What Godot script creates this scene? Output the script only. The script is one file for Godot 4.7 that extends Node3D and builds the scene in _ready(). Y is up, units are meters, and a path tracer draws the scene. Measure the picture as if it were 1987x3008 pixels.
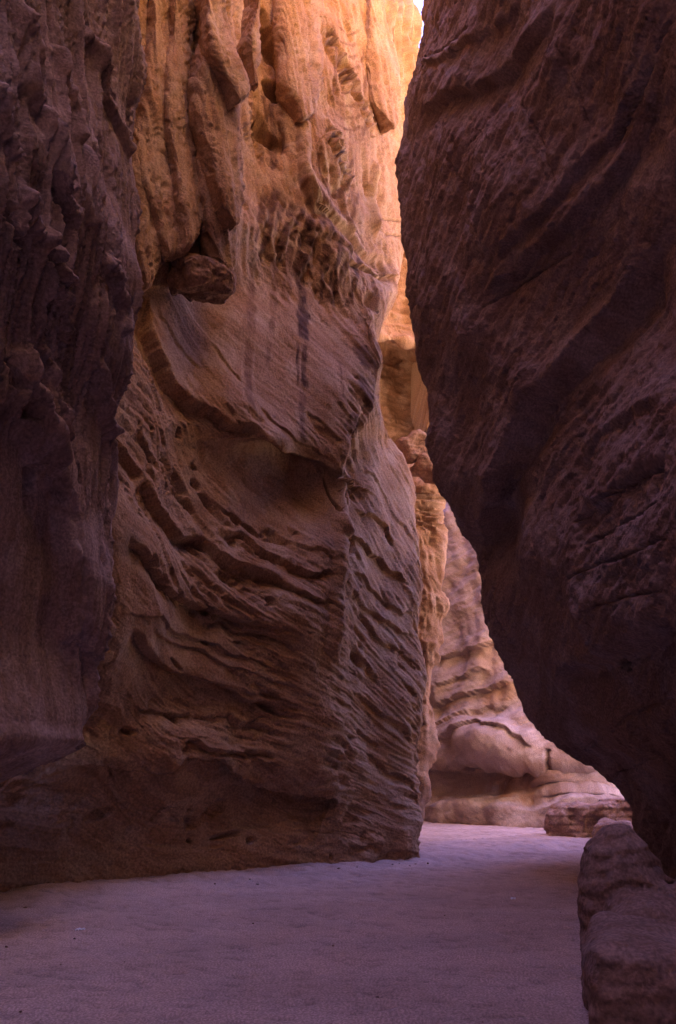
extends Node3D
# A sandstone slot canyon: tall cliffs either side of a sand floor, sky only through the slot.
# Each cliff is a control grid of points in metres (rows bottom to top), smoothed, then carved:
# bedding, plates, pits, ledges and flutes are real relief of the mesh. Features are placed in the
# cliff's own grid coordinates (column, row).

var SLABS := [
[PackedFloat32Array([
	-2.27, 12.21, -14.64, -2.23, 12.21, -14.59, -2.20, 12.21, -14.56, -2.20, 12.20, -14.55, -2.19, 12.20, -14.55, -2.19, 12.22, -14.57, -2.22, 12.22, -14.60, -2.27, 12.21, -14.64,
	-2.58, 12.27, -14.92, -2.30, 12.24, -14.60, -2.08, 12.24, -14.38, -2.04, 12.19, -14.31, -2.01, 12.22, -14.36, -2.00, 12.32, -14.49, -2.22, 12.31, -14.69, -2.55, 12.29, -14.95,
	-2.71, 12.68, -14.92, -2.51, 12.60, -14.52, -2.30, 12.58, -14.29, -2.19, 12.51, -14.20, -2.05, 12.63, -14.36, -1.98, 12.86, -14.66, -2.22, 12.85, -14.85, -2.62, 12.77, -15.03,
	-2.84, 13.16, -14.94, -2.68, 13.03, -14.48, -2.48, 13.01, -14.25, -2.31, 12.90, -14.11, -2.10, 13.09, -14.35, -2.00, 13.45, -14.80, -2.25, 13.42, -14.98, -2.69, 13.29, -15.10,
	-2.94, 13.76, -14.90, -2.81, 13.60, -14.42, -2.62, 13.57, -14.18, -2.42, 13.48, -14.07, -2.17, 13.71, -14.34, -2.06, 14.11, -14.82, -2.30, 14.08, -14.99, -2.77, 13.92, -15.09,
	-3.11, 14.48, -14.79, -3.03, 14.25, -14.25, -2.85, 14.21, -14.00, -2.60, 14.16, -13.95, -2.27, 14.49, -14.31, -2.09, 14.97, -14.85, -2.35, 14.93, -15.01, -2.88, 14.70, -15.05,
	-3.20, 15.28, -14.77, -3.14, 15.02, -14.21, -2.97, 14.98, -13.96, -2.69, 14.95, -13.93, -2.33, 15.32, -14.32, -2.14, 15.86, -14.88, -2.40, 15.81, -15.04, -2.95, 15.55, -15.05,
	-3.23, 16.18, -14.81, -3.13, 15.94, -14.29, -2.95, 15.90, -14.05, -2.71, 15.83, -13.98, -2.41, 16.17, -14.31, -2.26, 16.68, -14.82, -2.51, 16.65, -14.99, -3.02, 16.41, -15.05,
	-3.24, 17.12, -14.87, -3.10, 16.92, -14.40, -2.91, 16.89, -14.17, -2.71, 16.77, -14.05, -2.48, 17.05, -14.31, -2.37, 17.54, -14.77, -2.62, 17.51, -14.95, -3.08, 17.31, -15.06,
	-3.31, 18.03, -14.87, -3.10, 17.90, -14.47, -2.90, 17.88, -14.25, -2.76, 17.68, -14.07, -2.62, 17.86, -14.23, -2.58, 18.30, -14.62, -2.82, 18.28, -14.81, -3.22, 18.15, -14.99,
	-3.37, 18.97, -14.88, -3.16, 18.84, -14.48, -2.96, 18.81, -14.26, -2.82, 18.60, -14.08, -2.69, 18.79, -14.24, -2.65, 19.25, -14.62, -2.89, 19.23, -14.81, -3.28, 19.10, -14.99]), [4, 7, 7, 11, 7, 9, 4], [8, 13, 14, 17, 22, 22, 22, 22, 22, 22]],
[PackedFloat32Array([
	-2.37, 11.25, -15.07, -2.33, 11.25, -15.03, -2.30, 11.25, -15.00, -2.30, 11.24, -14.99, -2.29, 11.24, -15.00, -2.29, 11.26, -15.02, -2.32, 11.26, -15.04, -2.37, 11.25, -15.08,
	-2.64, 11.31, -15.33, -2.39, 11.29, -15.04, -2.19, 11.28, -14.84, -2.16, 11.24, -14.78, -2.12, 11.27, -14.82, -2.12, 11.35, -14.94, -2.32, 11.34, -15.12, -2.62, 11.32, -15.36,
	-2.76, 11.63, -15.32, -2.57, 11.56, -14.95, -2.38, 11.55, -14.75, -2.27, 11.49, -14.66, -2.14, 11.59, -14.81, -2.08, 11.78, -15.09, -2.30, 11.77, -15.26, -2.67, 11.70, -15.43,
	-2.89, 12.07, -15.30, -2.76, 11.95, -14.86, -2.58, 11.93, -14.65, -2.40, 11.85, -14.54, -2.19, 12.02, -14.78, -2.09, 12.32, -15.21, -2.31, 12.30, -15.37, -2.74, 12.19, -15.46,
	-2.97, 12.65, -15.25, -2.88, 12.50, -14.78, -2.71, 12.47, -14.55, -2.50, 12.42, -14.48, -2.23, 12.64, -14.78, -2.09, 12.99, -15.25, -2.32, 12.96, -15.40, -2.79, 12.81, -15.46,
	-3.08, 13.39, -15.18, -3.03, 13.18, -14.66, -2.87, 13.15, -14.43, -2.61, 13.13, -14.40, -2.28, 13.42, -14.77, -2.10, 13.83, -15.28, -2.33, 13.80, -15.43, -2.85, 13.59, -15.44,
	-3.16, 14.16, -15.14, -3.12, 13.93, -14.60, -2.96, 13.89, -14.37, -2.70, 13.88, -14.35, -2.35, 14.21, -14.74, -2.15, 14.66, -15.26, -2.39, 14.62, -15.41, -2.91, 14.39, -15.41,
	-3.31, 15.05, -15.02, -3.29, 14.79, -14.47, -3.13, 14.74, -14.23, -2.85, 14.75, -14.24, -2.47, 15.13, -14.65, -2.26, 15.63, -15.19, -2.51, 15.58, -15.33, -3.05, 15.32, -15.31]), [4, 6, 8, 13, 8, 8, 4], [7, 11, 14, 17, 22, 22, 26]],
[PackedFloat32Array([
	-3.15, 11.59, -14.39, -3.11, 11.58, -14.35, -3.08, 11.58, -14.32, -3.08, 11.58, -14.31, -3.07, 11.58, -14.32, -3.07, 11.59, -14.33, -3.10, 11.59, -14.36, -3.15, 11.59, -14.40,
	-3.43, 11.64, -14.65, -3.17, 11.62, -14.36, -2.97, 11.62, -14.16, -2.94, 11.57, -14.10, -2.91, 11.60, -14.14, -2.90, 11.68, -14.25, -3.11, 11.68, -14.44, -3.41, 11.66, -14.68,
	-3.44, 12.29, -14.76, -3.28, 12.19, -14.36, -3.10, 12.17, -14.15, -2.96, 12.13, -14.10, -2.79, 12.28, -14.29, -2.71, 12.50, -14.59, -2.92, 12.49, -14.76, -3.32, 12.39, -14.89,
	-3.57, 13.04, -14.74, -3.43, 12.92, -14.33, -3.25, 12.89, -14.11, -3.07, 12.81, -14.00, -2.88, 12.99, -14.22, -2.80, 13.31, -14.63, -3.02, 13.29, -14.79, -3.44, 13.16, -14.90,
	-3.69, 13.77, -14.68, -3.56, 13.62, -14.25, -3.38, 13.60, -14.03, -3.19, 13.52, -13.93, -2.98, 13.73, -14.18, -2.89, 14.08, -14.59, -3.11, 14.06, -14.75, -3.54, 13.91, -14.85,
	-3.82, 14.50, -14.60, -3.70, 14.33, -14.15, -3.52, 14.31, -13.93, -3.32, 14.23, -13.85, -3.09, 14.46, -14.11, -3.00, 14.85, -14.53, -3.22, 14.82, -14.69, -3.66, 14.66, -14.77,
	-3.90, 15.62, -14.57, -3.77, 15.46, -14.13, -3.59, 15.43, -13.92, -3.40, 15.34, -13.82, -3.19, 15.58, -14.06, -3.10, 15.98, -14.47, -3.33, 15.96, -14.63, -3.75, 15.79, -14.73,
	-3.91, 17.05, -14.61, -3.78, 16.87, -14.17, -3.61, 16.83, -13.96, -3.41, 16.74, -13.87, -3.19, 17.01, -14.11, -3.10, 17.46, -14.53, -3.33, 17.43, -14.69, -3.76, 17.24, -14.78,
	-3.96, 18.69, -14.61, -3.85, 18.47, -14.16, -3.67, 18.43, -13.94, -3.47, 18.34, -13.86, -3.23, 18.65, -14.12, -3.13, 19.16, -14.55, -3.36, 19.13, -14.71, -3.80, 18.91, -14.79]), [4, 7, 6, 9, 6, 8, 4], [7, 18, 22, 22, 22, 30, 34, 39]],
[PackedFloat32Array([
	-3.44, 11.35, -14.33, -3.41, 11.35, -14.29, -3.38, 11.35, -14.27, -3.38, 11.34, -14.26, -3.37, 11.35, -14.26, -3.37, 11.36, -14.28, -3.40, 11.36, -14.30, -3.44, 11.35, -14.34,
	-3.69, 11.41, -14.57, -3.46, 11.39, -14.30, -3.28, 11.39, -14.13, -3.24, 11.35, -14.07, -3.22, 11.37, -14.10, -3.22, 11.44, -14.20, -3.41, 11.44, -14.37, -3.68, 11.42, -14.59,
	-3.78, 11.88, -14.57, -3.64, 11.79, -14.20, -3.48, 11.77, -14.01, -3.34, 11.75, -13.98, -3.17, 11.88, -14.16, -3.10, 12.08, -14.44, -3.30, 12.07, -14.59, -3.67, 11.97, -14.70,
	-3.95, 12.42, -14.50, -3.84, 12.29, -14.09, -3.69, 12.27, -13.89, -3.49, 12.22, -13.82, -3.28, 12.40, -14.06, -3.19, 12.70, -14.45, -3.39, 12.68, -14.60, -3.80, 12.55, -14.67,
	-4.09, 12.94, -14.39, -4.01, 12.77, -13.94, -3.86, 12.75, -13.74, -3.64, 12.72, -13.70, -3.38, 12.95, -13.99, -3.26, 13.29, -14.41, -3.48, 13.26, -14.55, -3.91, 13.10, -14.59,
	-4.20, 13.80, -14.31, -4.13, 13.62, -13.86, -3.98, 13.59, -13.65, -3.75, 13.56, -13.62, -3.48, 13.82, -13.92, -3.36, 14.19, -14.34, -3.57, 14.16, -14.48, -4.01, 13.98, -14.51,
	-4.21, 15.10, -14.33, -4.11, 14.93, -13.91, -3.96, 14.90, -13.71, -3.75, 14.85, -13.66, -3.52, 15.10, -13.91, -3.43, 15.48, -14.31, -3.64, 15.45, -14.45, -4.05, 15.28, -14.51,
	-4.21, 16.84, -14.37, -4.09, 16.66, -13.97, -3.93, 16.64, -13.77, -3.75, 16.55, -13.70, -3.55, 16.80, -13.93, -3.47, 17.21, -14.30, -3.68, 17.18, -14.44, -4.07, 17.01, -14.53,
	-4.28, 18.40, -14.33, -4.16, 18.21, -13.93, -4.00, 18.18, -13.74, -3.82, 18.09, -13.66, -3.63, 18.36, -13.88, -3.55, 18.80, -14.25, -3.76, 18.77, -14.39, -4.15, 18.58, -14.48]), [4, 6, 7, 10, 7, 7, 4], [7, 15, 18, 18, 26, 34, 43, 39]],
[PackedFloat32Array([
	-3.77, 10.57, -14.16, -3.74, 10.57, -14.13, -3.71, 10.57, -14.10, -3.71, 10.56, -14.10, -3.70, 10.56, -14.10, -3.71, 10.57, -14.11, -3.73, 10.57, -14.14, -3.77, 10.57, -14.17,
	-3.99, 10.62, -14.37, -3.78, 10.61, -14.14, -3.62, 10.61, -13.98, -3.59, 10.58, -13.93, -3.57, 10.59, -13.96, -3.57, 10.65, -14.04, -3.74, 10.65, -14.19, -3.98, 10.63, -14.39,
	-4.06, 11.05, -14.38, -3.92, 10.99, -14.07, -3.77, 10.97, -13.90, -3.66, 10.95, -13.85, -3.53, 11.04, -14.00, -3.48, 11.19, -14.22, -3.66, 11.18, -14.36, -3.98, 11.12, -14.48,
	-4.14, 11.62, -14.38, -4.05, 11.52, -14.01, -3.90, 11.50, -13.83, -3.73, 11.46, -13.77, -3.55, 11.61, -13.98, -3.47, 11.85, -14.32, -3.66, 11.83, -14.45, -4.01, 11.73, -14.52,
	-4.22, 12.32, -14.32, -4.13, 12.20, -13.95, -3.99, 12.18, -13.77, -3.81, 12.14, -13.71, -3.61, 12.31, -13.94, -3.53, 12.57, -14.28, -3.72, 12.55, -14.41, -4.09, 12.43, -14.47,
	-4.32, 13.15, -14.24, -4.21, 13.05, -13.89, -4.06, 13.03, -13.71, -3.91, 12.96, -13.64, -3.74, 13.12, -13.82, -3.69, 13.39, -14.14, -3.87, 13.37, -14.28, -4.21, 13.26, -14.36,
	-4.39, 14.05, -14.19, -4.26, 13.94, -13.86, -4.11, 13.93, -13.69, -3.97, 13.85, -13.60, -3.82, 13.99, -13.76, -3.78, 14.27, -14.07, -3.96, 14.25, -14.20, -4.29, 14.15, -14.31]), [4, 5, 5, 8, 5, 6, 4], [6, 14, 17, 22, 26, 26]],
[PackedFloat32Array([
	-2.21, 14.96, -14.25, -2.17, 14.96, -14.21, -2.15, 14.96, -14.19, -2.14, 14.95, -14.18, -2.14, 14.96, -14.18, -2.14, 14.97, -14.20, -2.17, 14.97, -14.22, -2.21, 14.97, -14.26,
	-2.46, 15.02, -14.49, -2.22, 15.00, -14.23, -2.04, 15.00, -14.05, -2.01, 14.94, -13.99, -1.99, 14.97, -14.02, -1.99, 15.07, -14.12, -2.17, 15.06, -14.29, -2.44, 15.04, -14.51,
	-2.54, 15.37, -14.57, -2.37, 15.28, -14.24, -2.20, 15.26, -14.05, -2.10, 15.19, -13.97, -1.99, 15.31, -14.10, -1.93, 15.56, -14.35, -2.13, 15.54, -14.51, -2.46, 15.45, -14.66,
	-2.74, 15.76, -14.53, -2.60, 15.63, -14.15, -2.44, 15.61, -13.96, -2.29, 15.49, -13.84, -2.13, 15.68, -14.03, -2.05, 16.05, -14.40, -2.25, 16.03, -14.55, -2.62, 15.90, -14.66,
	-2.94, 16.20, -14.42, -2.81, 16.04, -14.03, -2.65, 16.02, -13.84, -2.49, 15.92, -13.74, -2.30, 16.14, -13.95, -2.21, 16.54, -14.34, -2.42, 16.52, -14.48, -2.80, 16.36, -14.57,
	-3.07, 16.85, -14.38, -2.93, 16.71, -14.02, -2.76, 16.69, -13.82, -2.62, 16.56, -13.71, -2.46, 16.76, -13.88, -2.40, 17.14, -14.24, -2.60, 17.12, -14.39, -2.97, 16.99, -14.51,
	-3.16, 17.58, -14.40, -3.00, 17.45, -14.05, -2.83, 17.43, -13.86, -2.70, 17.28, -13.73, -2.56, 17.46, -13.89, -2.51, 17.85, -14.23, -2.71, 17.83, -14.38, -3.06, 17.70, -14.51,
	-3.24, 18.51, -14.41, -3.07, 18.38, -14.07, -2.91, 18.36, -13.88, -2.78, 18.20, -13.75, -2.65, 18.38, -13.90, -2.61, 18.78, -14.23, -2.81, 18.76, -14.38, -3.15, 18.63, -14.52]), [4, 6, 4, 6, 4, 7, 4], [7, 8, 13, 15, 18, 17, 22]],
[PackedFloat32Array([
	-2.05, 16.78, -15.66, -2.01, 16.78, -15.62, -1.98, 16.78, -15.60, -1.98, 16.77, -15.59, -1.98, 16.77, -15.59, -1.98, 16.79, -15.61, -2.00, 16.79, -15.63, -2.04, 16.79, -15.66,
	-2.30, 16.84, -15.90, -2.06, 16.82, -15.63, -1.88, 16.81, -15.46, -1.85, 16.75, -15.39, -1.83, 16.78, -15.43, -1.82, 16.89, -15.54, -2.00, 16.89, -15.70, -2.28, 16.86, -15.92,
	-2.40, 17.58, -15.93, -2.20, 17.50, -15.61, -2.03, 17.49, -15.43, -1.95, 17.39, -15.33, -1.86, 17.50, -15.44, -1.83, 17.74, -15.67, -2.02, 17.73, -15.83, -2.33, 17.65, -16.00,
	-2.44, 18.25, -16.02, -2.26, 18.15, -15.69, -2.09, 18.13, -15.50, -1.99, 17.96, -15.34, -1.88, 18.10, -15.47, -1.84, 18.45, -15.80, -2.04, 18.44, -15.96, -2.36, 18.34, -16.11,
	-2.39, 18.96, -16.14, -2.19, 18.89, -15.83, -2.02, 18.87, -15.64, -1.94, 18.67, -15.46, -1.86, 18.78, -15.56, -1.84, 19.13, -15.88, -2.03, 19.12, -16.04, -2.34, 19.04, -16.21,
	-2.36, 19.69, -16.25, -2.15, 19.62, -15.95, -1.98, 19.61, -15.76, -1.90, 19.39, -15.57, -1.83, 19.49, -15.66, -1.82, 19.84, -15.97, -2.01, 19.83, -16.13, -2.31, 19.76, -16.31,
	-2.38, 20.78, -16.30, -2.19, 20.69, -15.98, -2.01, 20.67, -15.80, -1.93, 20.46, -15.62, -1.85, 20.58, -15.72, -1.82, 20.97, -16.04, -2.01, 20.95, -16.20, -2.32, 20.86, -16.37]), [4, 6, 2, 3, 2, 6, 4], [7, 17, 13, 13, 13, 22]],
[PackedFloat32Array([
	-1.15, 18.14, -18.24, -1.10, 18.14, -18.18, -1.07, 18.13, -18.14, -1.06, 18.12, -18.13, -1.05, 18.14, -18.15, -1.04, 18.16, -18.17, -1.08, 18.16, -18.21, -1.14, 18.15, -18.25,
	-1.51, 18.20, -18.56, -1.21, 18.14, -18.16, -0.96, 18.13, -17.91, -0.90, 18.06, -17.84, -0.82, 18.15, -17.93, -0.78, 18.32, -18.12, -1.04, 18.31, -18.35, -1.45, 18.25, -18.62,
	-1.54, 18.74, -18.71, -1.36, 18.55, -18.18, -1.14, 18.52, -17.90, -0.96, 18.45, -17.83, -0.70, 18.72, -18.12, -0.54, 19.14, -18.57, -0.82, 19.11, -18.77, -1.36, 18.92, -18.91,
	-1.68, 19.52, -18.75, -1.65, 19.17, -18.05, -1.46, 19.11, -17.74, -1.14, 19.06, -17.70, -0.66, 19.58, -18.23, -0.35, 20.30, -18.96, -0.66, 20.24, -19.14, -1.35, 19.88, -19.11,
	-1.76, 20.65, -18.76, -1.76, 20.24, -18.04, -1.56, 20.17, -17.73, -1.22, 20.15, -17.71, -0.71, 20.73, -18.27, -0.38, 21.53, -19.03, -0.70, 21.46, -19.20, -1.40, 21.05, -19.15,
	-1.79, 21.86, -18.83, -1.79, 21.43, -18.10, -1.59, 21.36, -17.80, -1.25, 21.34, -17.78, -0.74, 21.95, -18.33, -0.41, 22.79, -19.09, -0.73, 22.72, -19.27, -1.44, 22.29, -19.21,
	-1.80, 23.45, -18.91, -1.78, 23.00, -18.20, -1.59, 22.92, -17.90, -1.26, 22.89, -17.87, -0.77, 23.53, -18.41, -0.45, 24.42, -19.15, -0.76, 24.34, -19.33, -1.46, 23.89, -19.29]), [4, 7, 8, 13, 8, 9, 4], [8, 10, 16, 22, 22, 27]],
[PackedFloat32Array([
	1.56, 20.95, -21.57, 1.58, 20.94, -21.52, 1.61, 20.93, -21.49, 1.62, 20.93, -21.49, 1.63, 20.95, -21.51, 1.65, 20.97, -21.54, 1.62, 20.97, -21.56, 1.57, 20.96, -21.58,
	1.29, 20.99, -21.79, 1.47, 20.91, -21.46, 1.64, 20.90, -21.28, 1.70, 20.87, -21.25, 1.80, 20.98, -21.37, 1.88, 21.15, -21.55, 1.69, 21.14, -21.71, 1.36, 21.06, -21.87,
	0.91, 21.70, -21.55, 0.89, 21.41, -21.01, 1.02, 21.36, -20.79, 1.26, 21.43, -20.86, 1.67, 21.85, -21.29, 1.95, 22.32, -21.79, 1.72, 22.27, -21.91, 1.19, 21.98, -21.85,
	0.84, 22.85, -21.63, 0.76, 22.49, -21.03, 0.89, 22.43, -20.80, 1.17, 22.46, -20.83, 1.65, 22.98, -21.35, 2.00, 23.64, -22.00, 1.76, 23.58, -22.12, 1.17, 23.22, -22.00,
	0.75, 23.83, -21.63, 0.69, 23.47, -21.05, 0.82, 23.41, -20.83, 1.08, 23.42, -20.83, 1.53, 23.93, -21.32, 1.85, 24.59, -21.95, 1.62, 24.53, -22.07, 1.06, 24.18, -21.97,
	0.70, 25.21, -21.68, 0.77, 24.98, -21.23, 0.92, 24.94, -21.03, 1.07, 24.83, -20.92, 1.34, 25.16, -21.22, 1.54, 25.71, -21.72, 1.33, 25.67, -21.85, 0.89, 25.44, -21.89,
	0.72, 26.73, -21.80, 0.84, 26.54, -21.40, 0.99, 26.51, -21.20, 1.11, 26.33, -21.05, 1.31, 26.60, -21.28, 1.45, 27.12, -21.72, 1.25, 27.09, -21.87, 0.86, 26.91, -21.95]), [4, 5, 6, 9, 6, 6, 4], [6, 20, 19, 17, 22, 22]]]
var CENTRAL := PackedFloat32Array([  # unseen top raised on the left side to block the sun
	-10.20, -0.48, -8.47, -5.70, -0.48, -13.17, -5.00, -0.49, -13.91, -4.37, -0.49, -14.74, -3.78, -0.49, -15.50, -3.37, -0.49, -15.89, -2.93, -0.49, -16.30, -2.48, -0.50, -16.73, -1.99, -0.50, -17.17, -1.48, -0.50, -17.64, -1.03, -0.50, -18.04, -0.56, -0.50, -18.46, 0.26, -0.50, -19.00, 0.97, -0.50, -19.78, 1.74, -0.50, -20.67, 1.64, -0.50, -21.57, 1.04, -0.50, -23.27, -1.26, -0.50, -27.67,
	-10.29, 0.45, -8.37, -5.79, 0.45, -13.07, -5.08, 0.45, -13.82, -4.44, 0.45, -14.66, -3.84, 0.45, -15.44, -3.42, 0.45, -15.83, -2.98, 0.45, -16.25, -2.52, 0.45, -16.69, -2.02, 0.45, -17.13, -1.50, 0.45, -17.61, -1.05, 0.45, -18.02, -0.57, 0.45, -18.45, 0.26, 0.45, -19.00, 0.98, 0.45, -19.80, 1.77, 0.45, -20.70, 1.67, 0.45, -21.60, 1.07, 0.45, -23.30, -1.23, 0.45, -27.70,
	-10.59, 1.40, -8.72, -6.09, 1.40, -13.42, -5.34, 1.38, -14.21, -4.55, 1.38, -14.73, -3.85, 1.37, -15.20, -3.45, 1.36, -15.66, -3.01, 1.35, -16.14, -2.55, 1.35, -16.65, -2.06, 1.34, -17.13, -1.53, 1.33, -17.65, -1.07, 1.32, -18.07, -0.58, 1.32, -18.52, 0.04, 1.32, -18.65, 0.91, 1.30, -19.72, 1.88, 1.28, -20.90, 1.78, 1.28, -21.80, 1.18, 1.28, -23.50, -1.12, 1.28, -27.90,
	-10.46, 1.89, -8.28, -5.96, 1.89, -12.98, -5.23, 1.90, -13.75, -4.44, 1.91, -14.19, -3.74, 1.92, -14.59, -3.34, 1.93, -14.99, -2.91, 1.94, -15.42, -2.46, 1.95, -15.87, -1.99, 1.96, -16.40, -1.49, 1.97, -16.97, -1.04, 1.98, -17.44, -0.57, 2.00, -17.95, -0.12, 2.00, -18.34, 0.84, 2.03, -19.58, 1.94, 2.06, -21.03, 1.84, 2.06, -21.93, 1.24, 2.06, -23.63, -1.06, 2.06, -28.03,
	-10.46, 2.30, -8.15, -5.96, 2.30, -12.85, -5.09, 2.32, -13.23, -4.39, 2.36, -13.88, -3.75, 2.39, -14.48, -3.35, 2.42, -14.90, -2.93, 2.44, -15.34, -2.48, 2.47, -15.81, -2.01, 2.50, -16.37, -1.50, 2.53, -16.96, -1.05, 2.55, -17.40, -0.57, 2.58, -17.87, -0.23, 2.60, -18.19, 0.80, 2.67, -19.53, 1.99, 2.75, -21.08, 1.89, 2.75, -21.98, 1.29, 2.75, -23.68, -1.01, 2.75, -28.08,
	-10.46, 2.79, -7.99, -5.96, 2.79, -12.69, -4.91, 2.78, -12.63, -4.30, 2.86, -13.44, -3.72, 2.93, -14.18, -3.36, 2.98, -14.75, -2.97, 3.04, -15.36, -2.54, 3.10, -16.00, -2.05, 3.14, -16.46, -1.52, 3.19, -16.94, -1.06, 3.23, -17.35, -0.57, 3.27, -17.79, -0.27, 3.30, -18.11, 0.79, 3.43, -19.53, 2.04, 3.58, -21.13, 1.94, 3.58, -22.03, 1.34, 3.58, -23.73, -0.96, 3.58, -28.13,
	-10.51, 3.29, -7.94, -6.01, 3.29, -12.64, -4.82, 3.24, -12.22, -4.22, 3.34, -13.02, -3.65, 3.44, -13.74, -3.31, 3.52, -14.36, -2.94, 3.61, -15.02, -2.53, 3.70, -15.71, -2.03, 3.76, -16.16, -1.51, 3.83, -16.64, -1.06, 3.89, -17.10, -0.57, 3.95, -17.59, -0.27, 4.02, -18.08, 0.82, 4.22, -19.55, 2.09, 4.44, -21.24, 1.99, 4.44, -22.14, 1.39, 4.44, -23.84, -0.91, 4.44, -28.24,
	-10.56, 3.80, -7.88, -6.06, 3.80, -12.58, -4.72, 3.67, -11.82, -4.14, 3.80, -12.61, -3.59, 3.93, -13.34, -3.27, 4.05, -14.01, -2.92, 4.17, -14.72, -2.52, 4.31, -15.48, -2.03, 4.39, -15.95, -1.51, 4.48, -16.45, -1.06, 4.56, -16.95, -0.58, 4.65, -17.47, -0.16, 4.77, -18.14, 0.86, 5.02, -19.59, 2.05, 5.31, -21.24, 1.95, 5.31, -22.14, 1.35, 5.31, -23.84, -0.95, 5.31, -28.24,
	-10.61, 4.32, -7.83, -6.11, 4.32, -12.53, -4.63, 4.09, -11.47, -4.08, 4.26, -12.28, -3.55, 4.43, -13.03, -3.25, 4.58, -13.74, -2.91, 4.75, -14.50, -2.53, 4.92, -15.31, -2.04, 5.03, -15.83, -1.53, 5.15, -16.38, -1.07, 5.26, -16.88, -0.58, 5.38, -17.42, -0.12, 5.54, -18.16, 0.88, 5.86, -19.63, 2.04, 6.22, -21.31, 1.94, 6.22, -22.21, 1.34, 6.22, -23.91, -0.96, 6.22, -28.31,
	-10.66, 4.84, -7.78, -6.16, 4.84, -12.48, -4.66, 4.56, -11.39, -4.09, 4.76, -12.15, -3.55, 4.94, -12.86, -3.27, 5.15, -13.65, -2.95, 5.37, -14.49, -2.57, 5.60, -15.39, -2.08, 5.75, -15.94, -1.56, 5.90, -16.53, -1.09, 6.03, -17.03, -0.60, 6.17, -17.57, 0.03, 6.36, -18.31, 0.99, 6.76, -19.83, 2.13, 7.21, -21.56, 2.03, 7.21, -22.46, 1.43, 7.21, -24.16, -0.87, 7.21, -28.56,
	-10.71, 5.30, -7.73, -6.21, 5.30, -12.43, -4.68, 4.97, -11.32, -4.11, 5.19, -12.06, -3.56, 5.40, -12.75, -3.31, 5.67, -13.65, -3.00, 5.95, -14.60, -2.64, 6.25, -15.61, -2.15, 6.45, -16.27, -1.62, 6.66, -16.98, -1.13, 6.80, -17.47, -0.62, 6.96, -17.99, 0.07, 7.08, -18.39, 1.02, 7.55, -19.96, 2.15, 8.08, -21.75, 2.05, 8.08, -22.65, 1.45, 8.08, -24.35, -0.85, 8.08, -28.75,
	-10.75, 5.69, -7.69, -6.25, 5.69, -12.39, -4.70, 5.32, -11.26, -4.13, 5.57, -12.02, -3.58, 5.80, -12.72, -3.35, 6.12, -13.69, -3.06, 6.46, -14.72, -2.70, 6.82, -15.82, -2.20, 7.04, -16.49, -1.66, 7.28, -17.21, -1.16, 7.46, -17.74, -0.63, 7.64, -18.31, 0.13, 7.72, -18.52, 1.06, 8.24, -20.12, 2.16, 8.85, -21.95, 2.06, 8.85, -22.85, 1.46, 8.85, -24.55, -0.84, 8.85, -28.95,
	-10.78, 6.08, -7.64, -6.28, 6.08, -12.34, -4.72, 5.67, -11.20, -4.15, 5.95, -11.98, -3.61, 6.21, -12.70, -3.39, 6.58, -13.71, -3.10, 6.97, -14.79, -2.74, 7.39, -15.94, -2.23, 7.62, -16.57, -1.68, 7.86, -17.25, -1.17, 8.03, -17.72, -0.64, 8.21, -18.22, 0.08, 8.34, -18.56, 1.01, 8.93, -20.19, 2.11, 9.61, -22.08, 2.01, 9.61, -22.98, 1.41, 9.61, -24.68, -0.89, 9.61, -29.08,
	-10.81, 6.42, -7.59, -6.31, 6.42, -12.29, -4.74, 5.98, -11.15, -4.18, 6.30, -11.96, -3.65, 6.59, -12.72, -3.42, 6.98, -13.72, -3.12, 7.40, -14.78, -2.76, 7.85, -15.92, -2.23, 8.05, -16.44, -1.67, 8.27, -17.00, -1.16, 8.42, -17.38, -0.63, 8.58, -17.79, 0.25, 8.88, -18.54, 1.00, 9.59, -20.36, 1.87, 10.24, -22.01, 1.77, 10.24, -22.91, 1.17, 10.24, -24.61, -1.13, 10.24, -29.01,
	-10.84, 6.71, -7.56, -6.34, 6.71, -12.26, -4.76, 6.23, -11.11, -4.21, 6.58, -11.95, -3.68, 6.91, -12.74, -3.42, 7.29, -13.64, -3.11, 7.69, -14.60, -2.73, 8.11, -15.62, -2.19, 8.27, -16.00, -1.62, 8.43, -16.40, -1.14, 8.67, -16.97, -0.62, 8.93, -17.57, 0.46, 9.36, -18.61, 0.97, 10.04, -20.24, 1.53, 10.57, -21.53, 1.43, 10.57, -22.43, 0.83, 10.57, -24.13, -1.47, 10.57, -28.53,
	-10.86, 7.03, -7.52, -6.36, 7.03, -12.22, -4.77, 6.52, -11.06, -4.24, 6.91, -11.95, -3.72, 7.28, -12.78, -3.44, 7.64, -13.59, -3.10, 8.02, -14.45, -2.71, 8.43, -15.37, -2.19, 8.66, -15.89, -1.64, 8.91, -16.45, -1.15, 9.14, -16.96, -0.63, 9.38, -17.49, 0.63, 9.93, -18.73, 0.88, 10.19, -19.32, 1.16, 10.58, -20.21, 1.06, 10.58, -21.11, 0.46, 10.58, -22.81, -1.84, 10.58, -27.21,
	-10.90, 7.43, -7.46, -6.40, 7.43, -12.16, -4.83, 6.91, -11.08, -4.30, 7.36, -12.00, -3.78, 7.77, -12.86, -3.49, 8.16, -13.68, -3.15, 8.57, -14.54, -2.75, 9.02, -15.46, -2.23, 9.26, -15.98, -1.66, 9.53, -16.54, -1.17, 9.78, -17.06, -0.64, 10.05, -17.62, 0.75, 10.69, -18.97, 0.90, 10.83, -19.26, 1.08, 11.16, -19.93, 0.98, 11.16, -20.83, 0.38, 11.16, -22.53, -1.92, 11.16, -26.93,
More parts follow.
